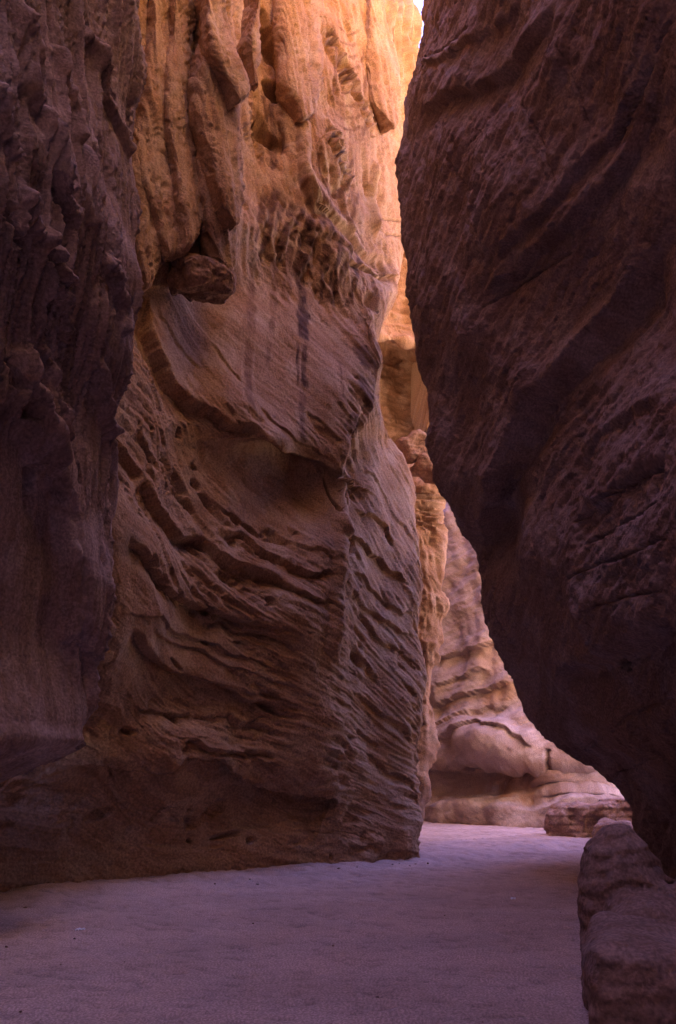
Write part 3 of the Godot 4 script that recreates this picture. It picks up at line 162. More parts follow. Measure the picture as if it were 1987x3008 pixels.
var RIGHT := PackedFloat32Array([  # unseen upper part near the camera leans in to cut the sky light
	14.63, -0.20, -26.00, 10.13, -0.50, -22.20, 7.33, -0.50, -19.20, 5.98, -0.50, -17.80, 5.63, -0.50, -17.00, 5.63, -0.50, -16.20, 5.62, -0.50, -14.80, 5.60, -0.50, -13.20, 5.59, -0.50, -11.60, 5.57, -0.50, -10.20, 5.56, -0.50, -8.80, 5.55, -0.50, -7.40, 5.55, -0.50, -5.80, 5.58, -0.50, -3.50, 5.80, -0.50, -0.00, 6.11, -0.50, 5.00, 6.42, -0.50, 10.00,
	14.63, 0.40, -26.00, 10.13, 0.10, -22.20, 7.33, 0.10, -19.20, 5.98, 0.10, -17.80, 5.63, 0.10, -17.00, 5.62, 0.10, -16.20, 5.61, 0.10, -14.80, 5.58, 0.10, -13.20, 5.55, 0.10, -11.60, 5.52, 0.10, -10.20, 5.49, 0.10, -8.80, 5.48, 0.10, -7.40, 5.48, 0.10, -5.80, 5.51, 0.10, -3.50, 5.73, 0.10, -0.00, 6.04, 0.10, 5.00, 6.35, 0.10, 10.00,
	14.63, 0.76, -26.00, 10.13, 0.46, -22.20, 7.33, 0.46, -19.20, 5.98, 0.46, -17.80, 5.63, 0.46, -17.00, 5.62, 0.46, -16.20, 5.59, 0.46, -14.80, 5.55, 0.46, -13.20, 5.50, 0.46, -11.60, 5.46, 0.46, -10.20, 5.42, 0.46, -8.80, 5.40, 0.46, -7.40, 5.40, 0.46, -5.80, 5.43, 0.46, -3.50, 5.65, 0.46, -0.00, 5.96, 0.46, 5.00, 6.27, 0.46, 10.00,
	14.60, 1.20, -26.00, 10.10, 0.90, -22.20, 7.30, 0.90, -19.20, 5.95, 0.90, -17.80, 5.60, 0.90, -17.00, 5.59, 0.90, -16.20, 5.56, 0.90, -14.80, 5.50, 0.90, -13.20, 5.44, 0.90, -11.60, 5.38, 0.90, -10.20, 5.33, 0.90, -8.80, 5.30, 0.90, -7.40, 5.30, 0.90, -5.80, 5.33, 0.90, -3.50, 5.55, 0.90, -0.00, 5.86, 0.90, 5.00, 6.18, 0.90, 10.00,
	14.51, 1.55, -26.00, 10.01, 1.25, -22.20, 7.21, 1.25, -19.20, 5.86, 1.25, -17.80, 5.51, 1.25, -17.00, 5.49, 1.25, -16.20, 5.45, 1.25, -14.80, 5.39, 1.25, -13.20, 5.31, 1.25, -11.60, 5.24, 1.25, -10.20, 5.18, 1.25, -8.80, 5.14, 1.25, -7.40, 5.14, 1.25, -5.80, 5.18, 1.25, -3.50, 5.39, 1.25, -0.00, 5.71, 1.25, 5.00, 6.02, 1.25, 10.00,
	14.33, 1.82, -26.00, 9.83, 1.52, -22.20, 7.03, 1.52, -19.20, 5.68, 1.52, -17.80, 5.33, 1.52, -17.00, 5.31, 1.52, -16.20, 5.28, 1.52, -14.80, 5.23, 1.52, -13.20, 5.16, 1.52, -11.60, 5.10, 1.52, -10.20, 5.05, 1.52, -8.80, 5.02, 1.52, -7.40, 5.02, 1.52, -5.80, 5.06, 1.52, -3.50, 5.27, 1.52, -0.00, 5.59, 1.52, 5.00, 5.90, 1.52, 10.00,
	14.11, 2.09, -26.00, 9.61, 1.79, -22.20, 6.81, 1.79, -19.20, 5.46, 1.79, -17.80, 5.11, 1.79, -17.00, 5.10, 1.79, -16.20, 5.08, 1.79, -14.80, 5.04, 1.79, -13.20, 5.00, 1.79, -11.60, 4.95, 1.79, -10.20, 4.92, 1.79, -8.80, 4.90, 1.79, -7.40, 4.90, 1.79, -5.80, 4.93, 1.79, -3.50, 5.15, 1.79, -0.00, 5.47, 1.79, 5.00, 5.78, 1.79, 10.00,
	13.79, 2.33, -26.00, 9.29, 2.03, -22.20, 6.49, 2.03, -19.20, 5.14, 2.03, -17.80, 4.79, 2.03, -17.00, 4.78, 2.03, -16.20, 4.78, 2.03, -14.80, 4.77, 2.03, -13.20, 4.75, 2.03, -11.60, 4.74, 2.03, -10.20, 4.73, 2.03, -8.80, 4.73, 2.03, -7.40, 4.73, 2.03, -5.80, 4.76, 2.03, -3.50, 4.98, 2.03, -0.00, 5.29, 2.03, 5.00, 5.60, 2.03, 10.00,
	13.30, 2.51, -26.00, 8.80, 2.21, -22.20, 6.00, 2.21, -19.20, 4.65, 2.21, -17.80, 4.30, 2.21, -17.00, 4.32, 2.21, -16.20, 4.35, 2.21, -14.80, 4.40, 2.21, -13.20, 4.46, 2.21, -11.60, 4.52, 2.21, -10.20, 4.56, 2.21, -8.80, 4.59, 2.21, -7.40, 4.59, 2.21, -5.80, 4.62, 2.21, -3.50, 4.84, 2.21, -0.00, 5.15, 2.21, 5.00, 5.46, 2.21, 10.00,
	12.99, 2.68, -26.00, 8.49, 2.38, -22.20, 5.69, 2.38, -19.20, 4.34, 2.38, -17.80, 3.99, 2.38, -17.00, 4.01, 2.38, -16.20, 4.07, 2.38, -14.80, 4.15, 2.38, -13.20, 4.25, 2.38, -11.60, 4.35, 2.38, -10.20, 4.42, 2.38, -8.80, 4.46, 2.38, -7.40, 4.46, 2.38, -5.80, 4.50, 2.38, -3.50, 4.71, 2.38, -0.00, 5.03, 2.38, 5.00, 5.34, 2.38, 10.00,
	12.80, 2.92, -26.00, 8.30, 2.62, -22.20, 5.50, 2.62, -19.20, 4.15, 2.62, -17.80, 3.80, 2.62, -17.00, 3.82, 2.62, -16.20, 3.87, 2.62, -14.80, 3.96, 2.62, -13.20, 4.07, 2.62, -11.60, 4.16, 2.62, -10.20, 4.24, 2.62, -8.80, 4.29, 2.62, -7.40, 4.29, 2.62, -5.80, 4.32, 2.62, -3.50, 4.54, 2.62, -0.00, 4.85, 2.62, 5.00, 5.16, 2.62, 10.00,
	12.52, 3.05, -26.00, 8.02, 3.04, -22.20, 5.22, 3.10, -19.20, 3.87, 3.19, -17.80, 3.52, 3.19, -17.00, 3.55, 3.19, -16.20, 3.60, 3.19, -14.80, 3.69, 3.19, -13.20, 3.79, 3.19, -11.60, 3.88, 3.19, -10.20, 3.95, 3.19, -8.80, 4.00, 3.19, -7.40, 4.00, 3.19, -5.80, 4.03, 3.19, -3.50, 4.25, 3.19, -0.00, 4.57, 3.19, 5.00, 4.88, 3.19, 10.00,
	12.22, 3.13, -26.00, 7.72, 3.19, -22.20, 4.92, 3.49, -19.20, 3.57, 3.97, -17.80, 3.22, 3.97, -17.00, 3.25, 3.97, -16.20, 3.34, 3.97, -14.80, 3.47, 3.97, -13.20, 3.63, 3.97, -11.60, 3.79, 3.97, -10.20, 3.90, 3.97, -8.80, 3.98, 3.97, -7.40, 3.98, 3.97, -5.80, 4.01, 3.97, -3.50, 4.23, 3.97, -0.00, 4.54, 3.97, 5.00, 4.85, 3.97, 10.00,
	12.02, 3.21, -26.00, 7.52, 3.35, -22.20, 4.72, 3.89, -19.20, 3.37, 4.77, -17.80, 3.02, 4.77, -17.00, 3.07, 4.77, -16.20, 3.19, 4.77, -14.80, 3.38, 4.77, -13.20, 3.60, 4.77, -11.60, 3.82, 4.77, -10.20, 3.98, 4.77, -8.80, 4.08, 4.77, -7.40, 4.08, 4.77, -5.80, 4.11, 4.77, -3.50, 4.33, 4.77, -0.00, 4.64, 4.77, 5.00, 4.96, 4.77, 10.00,
	11.83, 3.28, -26.00, 7.33, 3.50, -22.20, 4.53, 4.25, -19.20, 3.18, 5.49, -17.80, 2.83, 5.49, -17.00, 2.91, 5.49, -16.20, 3.07, 5.49, -14.80, 3.33, 5.49, -13.20, 3.64, 5.49, -11.60, 3.93, 5.49, -10.20, 4.15, 5.49, -8.80, 4.30, 5.49, -7.40, 4.30, 5.49, -5.80, 4.33, 5.49, -3.50, 4.55, 5.49, -0.00, 4.86, 5.49, 5.00, 5.17, 5.49, 10.00,
	11.73, 3.35, -26.00, 7.23, 3.65, -22.20, 4.43, 4.62, -19.20, 3.08, 6.23, -17.80, 2.73, 6.23, -17.00, 2.82, 6.23, -16.20, 3.02, 6.23, -14.80, 3.34, 6.23, -13.20, 3.72, 6.23, -11.60, 4.08, 6.23, -10.20, 4.35, 6.23, -8.80, 4.54, 6.23, -7.40, 4.54, 6.23, -5.80, 4.57, 6.23, -3.50, 4.79, 6.23, -0.00, 5.10, 6.23, 5.00, 5.41, 6.23, 10.00,
	11.38, 3.42, -26.00, 6.88, 3.78, -22.20, 4.08, 4.94, -19.20, 2.73, 6.88, -17.80, 2.38, 6.88, -17.00, 2.50, 6.88, -16.20, 2.76, 6.88, -14.80, 3.19, 6.88, -13.20, 3.70, 6.88, -11.60, 4.18, 6.88, -10.20, 4.53, 6.88, -8.80, 4.77, 6.88, -7.40, 4.77, 6.88, -5.80, 4.80, 6.88, -3.50, 5.02, 6.88, -0.00, 5.34, 6.88, 5.00, 5.65, 6.88, 10.00,
	11.16, 3.51, -26.00, 6.66, 3.95, -22.20, 3.86, 5.39, -19.20, 2.51, 7.77, -17.80, 2.16, 7.77, -17.00, 2.31, 7.77, -16.20, 2.63, 7.77, -14.80, 3.16, 7.77, -13.20, 3.78, 7.77, -11.60, 4.36, 7.77, -10.20, 4.80, 7.77, -8.80, 5.10, 7.77, -7.40, 5.10, 7.77, -5.80, 5.13, 7.77, -3.50, 5.35, 7.77, -0.00, 5.66, 7.77, 5.00, 5.97, 7.77, 10.00,
	11.05, 3.60, -26.00, 6.55, 4.14, -22.20, 3.75, 5.84, -19.20, 2.40, 8.69, -17.80, 2.05, 8.69, -17.00, 2.21, 8.69, -16.20, 2.57, 8.69, -14.80, 3.17, 8.69, -13.20, 3.86, 8.69, -11.60, 4.52, 8.69, -10.20, 5.02, 8.69, -8.80, 5.35, 8.69, -7.40, 5.35, 8.69, -5.80, 5.38, 8.69, -3.50, 5.60, 8.69, -0.00, 5.91, 8.69, 5.00, 6.22, 8.69, 10.00,
	10.90, 3.69, -26.00, 6.40, 4.33, -22.20, 3.60, 6.32, -19.20, 2.25, 9.63, -17.80, 1.90, 9.63, -17.00, 2.05, 9.63, -16.20, 2.37, 9.63, -14.80, 2.89, 9.63, -13.20, 3.51, 9.63, -11.60, 4.09, 9.63, -10.20, 4.52, 9.63, -8.80, 4.82, 9.63, -7.40, 4.82, 9.63, -5.80, 4.85, 9.63, -3.50, 5.07, 9.63, -0.00, 5.38, 9.63, 5.00, 5.69, 9.63, 10.00,
	10.67, 3.82, -26.00, 6.17, 4.57, -22.20, 3.37, 6.93, -19.20, 2.02, 10.85, -17.80, 1.67, 10.85, -17.00, 1.81, 10.85, -16.20, 2.11, 10.85, -14.80, 2.60, 10.85, -13.20, 3.18, 10.85, -11.60, 3.72, 10.85, -10.20, 4.13, 10.85, -8.80, 4.41, 10.85, -7.40, 4.41, 10.85, -5.80, 4.44, 10.85, -3.50, 4.66, 10.85, -0.00, 4.97, 10.85, 5.00, 5.28, 10.85, 10.00,
	10.55, 3.94, -26.00, 6.05, 4.83, -22.20, 3.25, 7.56, -19.20, 1.90, 12.13, -17.80, 1.55, 12.13, -17.00, 1.68, 12.13, -16.20, 1.96, 12.13, -14.80, 2.41, 12.13, -13.20, 2.95, 12.13, -11.60, 3.46, 12.13, -10.20, 3.84, 12.13, -8.80, 4.09, 12.13, -7.40, 4.09, 12.13, -5.80, 4.12, 12.13, -3.50, 4.34, 12.13, -0.00, 4.65, 12.13, 5.00, 4.97, 12.13, 10.00,
	10.53, 4.08, -26.00, 6.03, 5.09, -22.20, 3.23, 8.23, -19.20, 1.88, 13.46, -17.80, 1.53, 13.46, -17.00, 1.65, 13.46, -16.20, 1.92, 13.46, -14.80, 2.37, 13.46, -13.20, 2.89, 13.46, -11.60, 3.38, 13.46, -10.20, 3.75, 13.46, -8.80, 4.00, 13.46, -7.40, 3.99, 13.46, -5.80, 4.02, 13.46, -3.50, 4.24, 13.46, -0.00, 4.55, 13.46, 5.00, 4.86, 13.46, 10.00,
	10.52, 4.21, -26.00, 6.02, 5.37, -22.20, 3.22, 8.92, -19.20, 1.87, 14.84, -17.80, 1.52, 14.84, -17.00, 1.64, 14.84, -16.20, 1.90, 14.84, -14.80, 2.33, 14.84, -13.20, 2.83, 14.84, -11.60, 3.31, 14.84, -10.20, 3.66, 14.84, -8.80, 3.82, 14.84, -7.40, 3.73, 14.84, -5.80, 3.75, 14.84, -3.50, 3.96, 14.84, -0.00, 4.28, 14.84, 5.00, 4.59, 14.84, 10.00,
	10.52, 4.36, -26.00, 6.02, 5.66, -22.20, 3.22, 9.64, -19.20, 1.87, 16.28, -17.80, 1.52, 16.28, -17.00, 1.63, 16.28, -16.20, 1.89, 16.28, -14.80, 2.31, 16.28, -13.20, 2.79, 16.28, -11.60, 3.26, 16.28, -10.20, 3.57, 16.28, -8.80, 3.59, 16.28, -7.40, 3.33, 16.28, -5.80, 3.31, 16.28, -3.50, 3.53, 16.28, -0.00, 3.84, 16.28, 5.00, 4.16, 16.28, 10.00,
	10.63, 4.48, -26.00, 6.13, 5.90, -22.20, 3.33, 10.24, -19.20, 1.98, 17.48, -17.80, 1.63, 17.48, -17.00, 1.74, 17.48, -16.20, 1.97, 17.48, -14.80, 2.36, 17.48, -13.20, 2.81, 17.48, -11.60, 3.24, 17.48, -10.20, 3.50, 17.48, -8.80, 3.36, 17.48, -7.40, 2.92, 17.48, -5.80, 2.88, 17.48, -3.50, 3.10, 17.48, -0.00, 3.41, 17.48, 5.00, 3.72, 17.48, 10.00,
	10.88, 4.59, -26.00, 6.38, 6.11, -22.20, 3.58, 10.79, -19.20, 2.23, 18.57, -17.80, 1.88, 18.57, -17.00, 1.97, 18.57, -16.20, 2.17, 18.57, -14.80, 2.50, 18.57, -13.20, 2.89, 18.57, -11.60, 3.26, 18.57, -10.20, 3.45, 18.57, -8.80, 3.14, 18.57, -7.40, 2.54, 18.57, -5.80, 2.47, 18.57, -3.50, 2.68, 18.57, -0.00, 3.00, 18.57, 5.00, 3.31, 18.57, 10.00,
	11.19, 4.70, -26.00, 6.69, 6.34, -22.20, 3.89, 11.35, -19.20, 2.54, 19.69, -17.80, 2.19, 19.69, -17.00, 2.27, 19.69, -16.20, 2.43, 19.69, -14.80, 2.70, 19.69, -13.20, 3.02, 19.69, -11.60, 3.32, 19.69, -10.20, 3.44, 19.69, -8.80, 2.96, 19.69, -7.40, 2.20, 19.69, -5.80, 2.09, 19.69, -3.50, 2.31, 19.69, -0.00, 2.63, 19.69, 5.00, 2.94, 19.69, 10.00,
	11.39, 4.83, -26.00, 6.89, 6.60, -22.20, 4.09, 12.01, -19.20, 2.74, 21.02, -17.80, 2.39, 21.02, -17.00, 2.45, 21.02, -16.20, 2.60, 21.02, -14.80, 2.83, 21.02, -13.20, 3.11, 21.02, -11.60, 3.37, 21.02, -10.20, 3.44, 21.02, -8.80, 2.81, 21.02, -7.40, 1.89, 21.02, -5.80, 1.76, 21.02, -3.50, 1.97, 21.02, -0.00, 2.29, 21.02, 5.00, 2.60, 21.02, 10.00,
	12.04, 5.04, -26.00, 7.54, 7.02, -22.20, 4.74, 13.05, -19.20, 3.39, 23.10, -17.80, 3.04, 23.10, -17.00, 3.08, 23.10, -16.20, 3.16, 23.10, -14.80, 3.30, 23.10, -13.20, 3.45, 23.10, -11.60, 3.60, 23.10, -10.20, 3.57, 23.10, -8.80, 2.79, 23.10, -7.40, 1.77, 23.10, -5.80, 1.61, 23.10, -3.50, 1.83, 23.10, -0.00, 2.15, 23.10, 5.00, 2.46, 23.10, 10.00,
	12.94, 5.64, -26.00, 8.44, 8.22, -22.20, 5.64, 16.05, -19.20, 4.29, 29.10, -17.80, 3.94, 29.10, -17.00, 3.98, 29.10, -16.20, 4.06, 29.10, -14.80, 4.20, 29.10, -13.20, 4.35, 29.10, -11.60, 4.50, 29.10, -10.20, 4.47, 29.10, -8.80, 3.69, 29.10, -7.40, 2.67, 29.10, -5.80, 2.51, 29.10, -3.50, 2.73, 29.10, 0.00, 3.05, 29.10, 5.00, 3.36, 29.10, 10.00,
	16.44, 7.04, -26.00, 11.94, 11.02, -22.20, 9.14, 23.05, -19.20, 7.79, 43.10, -17.80, 7.44, 43.10, -17.00, 7.48, 43.10, -16.20, 7.56, 43.10, -14.80, 7.70, 43.10, -13.20, 7.85, 43.10, -11.60, 8.00, 43.10, -10.20, 7.97, 43.10, -8.80, 7.19, 43.10, -7.40, 6.17, 43.10, -5.80, 6.01, 43.10, -3.50, 6.23, 43.10, 0.00, 6.55, 43.10, 5.00, 6.86, 43.10, 10.00,
	30.44, 7.14, -26.00, 25.94, 11.22, -22.20, 23.14, 23.55, -19.20, 21.79, 44.10, -17.80, 21.44, 44.10, -17.00, 21.48, 44.10, -16.20, 21.56, 44.10, -14.80, 21.70, 44.10, -13.20, 21.85, 44.10, -11.60, 22.00, 44.10, -10.20, 21.97, 44.10, -8.80, 21.19, 44.10, -7.40, 20.17, 44.10, -5.80, 20.01, 44.10, -3.50, 20.23, 44.10, 0.00, 20.55, 44.10, 5.00, 20.86, 44.10, 10.00])
var RIGHT_U := [4, 4, 70, 14, 14, 27, 38, 45, 48, 56, 67, 4, 2, 2, 2, 2]
var RIGHT_V := [25, 15, 18, 15, 13, 14, 15, 16, 12, 14, 28, 36, 34, 29, 29, 24, 30, 29, 33, 42, 40, 37, 35, 32, 26, 22, 21, 23, 36, 4, 4, 4]
var BACK := PackedFloat32Array([
	-6.61, -0.40, -24.50, -1.61, -0.40, -25.60, 0.39, -0.40, -26.30, 1.39, -0.40, -26.55, 1.99, -0.40, -26.70, 2.39, -0.40, -27.00, 2.49, -0.40, -27.80, 1.89, -0.40, -29.50, -0.11, -0.25, -36.00, -2.61, -0.25, -49.00,
	-6.51, 1.19, -24.50, -1.51, 1.19, -25.60, 0.49, 1.19, -26.30, 1.49, 1.19, -26.55, 2.09, 1.19, -26.70, 2.49, 1.19, -27.00, 2.59, 1.19, -27.80, 1.99, 1.19, -29.50, -0.01, 0.74, -36.00, -2.51, 0.74, -49.00,
	-6.41, 2.34, -24.50, -1.41, 2.34, -25.60, 0.59, 2.34, -26.30, 1.59, 2.34, -26.55, 2.19, 2.34, -26.70, 2.59, 2.34, -27.00, 2.69, 2.34, -27.80, 2.09, 2.34, -29.50, 0.09, 1.45, -36.00, -2.41, 1.45, -49.00,
	-6.27, 3.53, -24.50, -1.27, 3.53, -25.60, 0.73, 3.53, -26.30, 1.73, 3.53, -26.55, 2.33, 3.53, -26.70, 2.73, 3.53, -27.00, 2.83, 3.53, -27.80, 2.23, 3.53, -29.50, 0.23, 2.19, -36.00, -2.27, 2.19, -49.00,
	-6.15, 4.44, -24.50, -1.15, 4.44, -25.60, 0.85, 4.44, -26.30, 1.85, 4.44, -26.55, 2.45, 4.44, -26.70, 2.85, 4.44, -27.00, 2.95, 4.44, -27.80, 2.35, 4.44, -29.50, 0.35, 2.75, -36.00, -2.15, 2.75, -49.00,
	-6.10, 5.37, -24.50, -1.10, 5.37, -25.60, 0.90, 5.37, -26.30, 1.90, 5.37, -26.55, 2.50, 5.37, -26.70, 2.90, 5.37, -27.00, 3.00, 5.37, -27.80, 2.40, 5.37, -29.50, 0.40, 3.33, -36.00, -2.10, 3.33, -49.00,
	-5.95, 6.00, -24.50, -0.95, 6.00, -25.60, 1.05, 6.00, -26.30, 2.05, 6.00, -26.55, 2.65, 6.00, -26.70, 3.05, 6.00, -27.00, 3.15, 6.00, -27.80, 2.55, 6.00, -29.50, 0.55, 3.72, -36.00, -1.95, 3.72, -49.00,
	-5.72, 6.48, -24.50, -0.72, 6.48, -25.60, 1.28, 6.48, -26.30, 2.28, 6.48, -26.55, 2.88, 6.48, -26.70, 3.28, 6.48, -27.00, 3.38, 6.48, -27.80, 2.78, 6.48, -29.50, 0.78, 4.02, -36.00, -1.72, 4.02, -49.00,
	-5.47, 6.90, -24.50, -0.47, 6.90, -25.60, 1.53, 6.90, -26.30, 2.53, 6.90, -26.55, 3.13, 6.90, -26.70, 3.53, 6.90, -27.00, 3.63, 6.90, -27.80, 3.03, 6.90, -29.50, 1.03, 4.28, -36.00, -1.47, 4.28, -49.00,
	-5.39, 7.29, -24.50, -0.39, 7.29, -25.60, 1.61, 7.29, -26.30, 2.61, 7.29, -26.55, 3.21, 7.29, -26.70, 3.61, 7.29, -27.00, 3.71, 7.29, -27.80, 3.11, 7.29, -29.50, 1.11, 4.52, -36.00, -1.39, 4.52, -49.00,
	-5.47, 7.79, -24.50, -0.47, 7.79, -25.60, 1.53, 7.79, -26.30, 2.53, 7.79, -26.55, 3.13, 7.79, -26.70, 3.53, 7.79, -27.00, 3.63, 7.79, -27.80, 3.03, 7.79, -29.50, 1.03, 4.83, -36.00, -1.47, 4.83, -49.00,
	-5.60, 8.62, -24.50, -0.60, 8.62, -25.60, 1.40, 8.62, -26.30, 2.40, 8.62, -26.55, 3.00, 8.62, -26.70, 3.40, 8.62, -27.00, 3.50, 8.62, -27.80, 2.90, 8.62, -29.50, 0.90, 5.34, -36.00, -1.60, 5.34, -49.00,
	-5.65, 9.47, -24.50, -0.65, 9.47, -25.60, 1.35, 9.47, -26.30, 2.35, 9.47, -26.55, 2.95, 9.47, -26.70, 3.35, 9.47, -27.00, 3.45, 9.47, -27.80, 2.85, 9.47, -29.50, 0.85, 5.87, -36.00, -1.65, 5.87, -49.00,
	-5.72, 10.34, -24.50, -0.72, 10.34, -25.60, 1.28, 10.34, -26.30, 2.28, 10.34, -26.55, 2.88, 10.34, -26.70, 3.28, 10.34, -27.00, 3.38, 10.34, -27.80, 2.78, 10.34, -29.50, 0.78, 6.41, -36.00, -1.72, 6.41, -49.00,
	-5.79, 10.80, -24.50, -0.79, 10.80, -25.60, 1.21, 10.80, -26.30, 2.21, 10.80, -26.55, 2.81, 10.80, -26.70, 3.21, 10.80, -27.00, 3.31, 10.80, -27.80, 2.71, 10.80, -29.50, 0.71, 6.69, -36.00, -1.79, 6.69, -49.00,
	-5.68, 11.08, -24.50, -0.68, 11.08, -25.60, 1.32, 11.08, -26.30, 2.32, 11.08, -26.55, 2.92, 11.08, -26.70, 3.32, 11.08, -27.00, 3.42, 11.08, -27.80, 2.82, 11.08, -29.50, 0.82, 6.87, -36.00, -1.68, 6.87, -49.00,
	-5.72, 11.69, -25.42, -0.53, 11.69, -26.56, 1.55, 11.69, -27.29, 2.58, 11.69, -27.55, 3.21, 11.69, -27.70, 3.62, 11.69, -28.01, 3.73, 11.69, -28.84, 3.06, 11.51, -30.01, 1.06, 7.14, -36.51, -1.44, 7.14, -49.51,
	-6.50, 13.95, -29.77, -0.42, 13.95, -31.11, 2.01, 13.95, -31.96, 3.22, 13.95, -32.26, 3.95, 13.95, -32.44, 4.44, 13.95, -32.81, 4.56, 13.95, -33.78, 3.54, 12.85, -32.40, 1.54, 7.97, -38.90, -0.96, 7.97, -51.90,
	-6.66, 15.28, -31.31, -0.27, 15.28, -32.71, 2.28, 15.28, -33.61, 3.56, 15.28, -33.92, 4.33, 15.28, -34.12, 4.84, 15.28, -34.50, 4.97, 15.28, -35.52, 3.81, 13.79, -33.25, 1.81, 8.55, -39.75, -0.69, 8.55, -52.75,
	-6.48, 15.98, -31.31, -0.10, 15.98, -32.71, 2.46, 15.98, -33.61, 3.74, 15.98, -33.92, 4.50, 15.98, -34.12, 5.02, 15.98, -34.50, 5.14, 15.98, -35.52, 3.97, 14.42, -33.25, 1.97, 8.94, -39.75, -0.53, 8.94, -52.75,
	-6.30, 16.93, -31.31, 0.09, 16.93, -32.71, 2.64, 16.93, -33.61, 3.92, 16.93, -33.92, 4.69, 16.93, -34.12, 5.20, 16.93, -34.50, 5.33, 16.93, -35.52, 4.13, 15.27, -33.25, 2.13, 9.47, -39.75, -0.37, 9.47, -52.75,
	-6.14, 18.14, -31.31, 0.25, 18.14, -32.71, 2.80, 18.14, -33.61, 4.08, 18.14, -33.92, 4.85, 18.14, -34.12, 5.36, 18.14, -34.50, 5.49, 18.14, -35.52, 4.28, 16.34, -33.25, 2.28, 10.13, -39.75, -0.22, 10.13, -52.75,
	-5.99, 19.28, -31.31, 0.40, 19.28, -32.71, 2.96, 19.28, -33.61, 4.23, 19.28, -33.92, 5.00, 19.28, -34.12, 5.51, 19.28, -34.50, 5.64, 19.28, -35.52, 4.41, 17.36, -33.25, 2.41, 10.76, -39.75, -0.09, 10.76, -52.75,
	-5.69, 19.02, -30.08, 0.44, 19.02, -31.43, 2.90, 19.02, -32.29, 4.13, 19.02, -32.60, 4.86, 19.02, -32.78, 5.35, 19.02, -33.15, 5.48, 19.02, -34.13, 4.36, 17.40, -32.57, 2.36, 10.79, -39.07, -0.14, 10.79, -52.07,
	-5.13, 17.71, -27.22, 0.43, 17.71, -28.44, 2.65, 17.71, -29.22, 3.76, 17.71, -29.50, 4.43, 17.71, -29.67, 4.87, 17.71, -30.00, 4.98, 17.71, -30.89, 4.13, 16.91, -31.00, 2.13, 10.48, -37.50, -0.37, 10.48, -50.50,
	-5.11, 18.37, -27.22, 0.45, 18.37, -28.44, 2.67, 18.37, -29.22, 3.78, 18.37, -29.50, 4.45, 18.37, -29.67, 4.89, 18.37, -30.00, 5.00, 18.37, -30.89, 4.15, 17.54, -31.00, 2.15, 10.87, -37.50, -0.35, 10.87, -50.50,
	-5.05, 20.18, -27.22, 0.51, 20.18, -28.44, 2.73, 20.18, -29.22, 3.84, 20.18, -29.50, 4.51, 20.18, -29.67, 4.95, 20.18, -30.00, 5.06, 20.18, -30.89, 4.21, 19.25, -31.00, 2.21, 11.94, -37.50, -0.29, 11.94, -50.50,
	-4.97, 22.52, -27.22, 0.59, 22.52, -28.44, 2.81, 22.52, -29.22, 3.92, 22.52, -29.50, 4.59, 22.52, -29.67, 5.03, 22.52, -30.00, 5.14, 22.52, -30.89, 4.28, 21.48, -31.00, 2.28, 13.31, -37.50, -0.22, 13.31, -50.50,
	-5.47, 24.52, -27.22, 0.09, 24.52, -28.44, 2.31, 24.52, -29.22, 3.42, 24.52, -29.50, 4.09, 24.52, -29.67, 4.53, 24.52, -30.00, 4.64, 24.52, -30.89, 3.78, 23.48, -31.00, 1.78, 23.48, -37.50, -0.72, 23.48, -50.50,
	-10.47, 25.52, -30.22, -4.91, 25.52, -31.44, -2.69, 25.52, -32.22, -1.58, 25.52, -32.50, -0.91, 25.52, -32.67, -0.47, 25.52, -33.00, -0.36, 25.52, -33.89, -1.22, 24.48, -34.00, -3.22, 24.48, -40.50, -5.72, 24.48, -53.50])
var BACK_U := [4, 41, 20, 12, 7, 7, 4, 4, 4]
var BACK_V := [37, 26, 26, 19, 19, 13, 11, 10, 8, 10, 16, 16, 16, 8, 6, 5, 9, 10, 10, 13, 16, 15, 6, 5, 10, 26, 32, 4, 4]
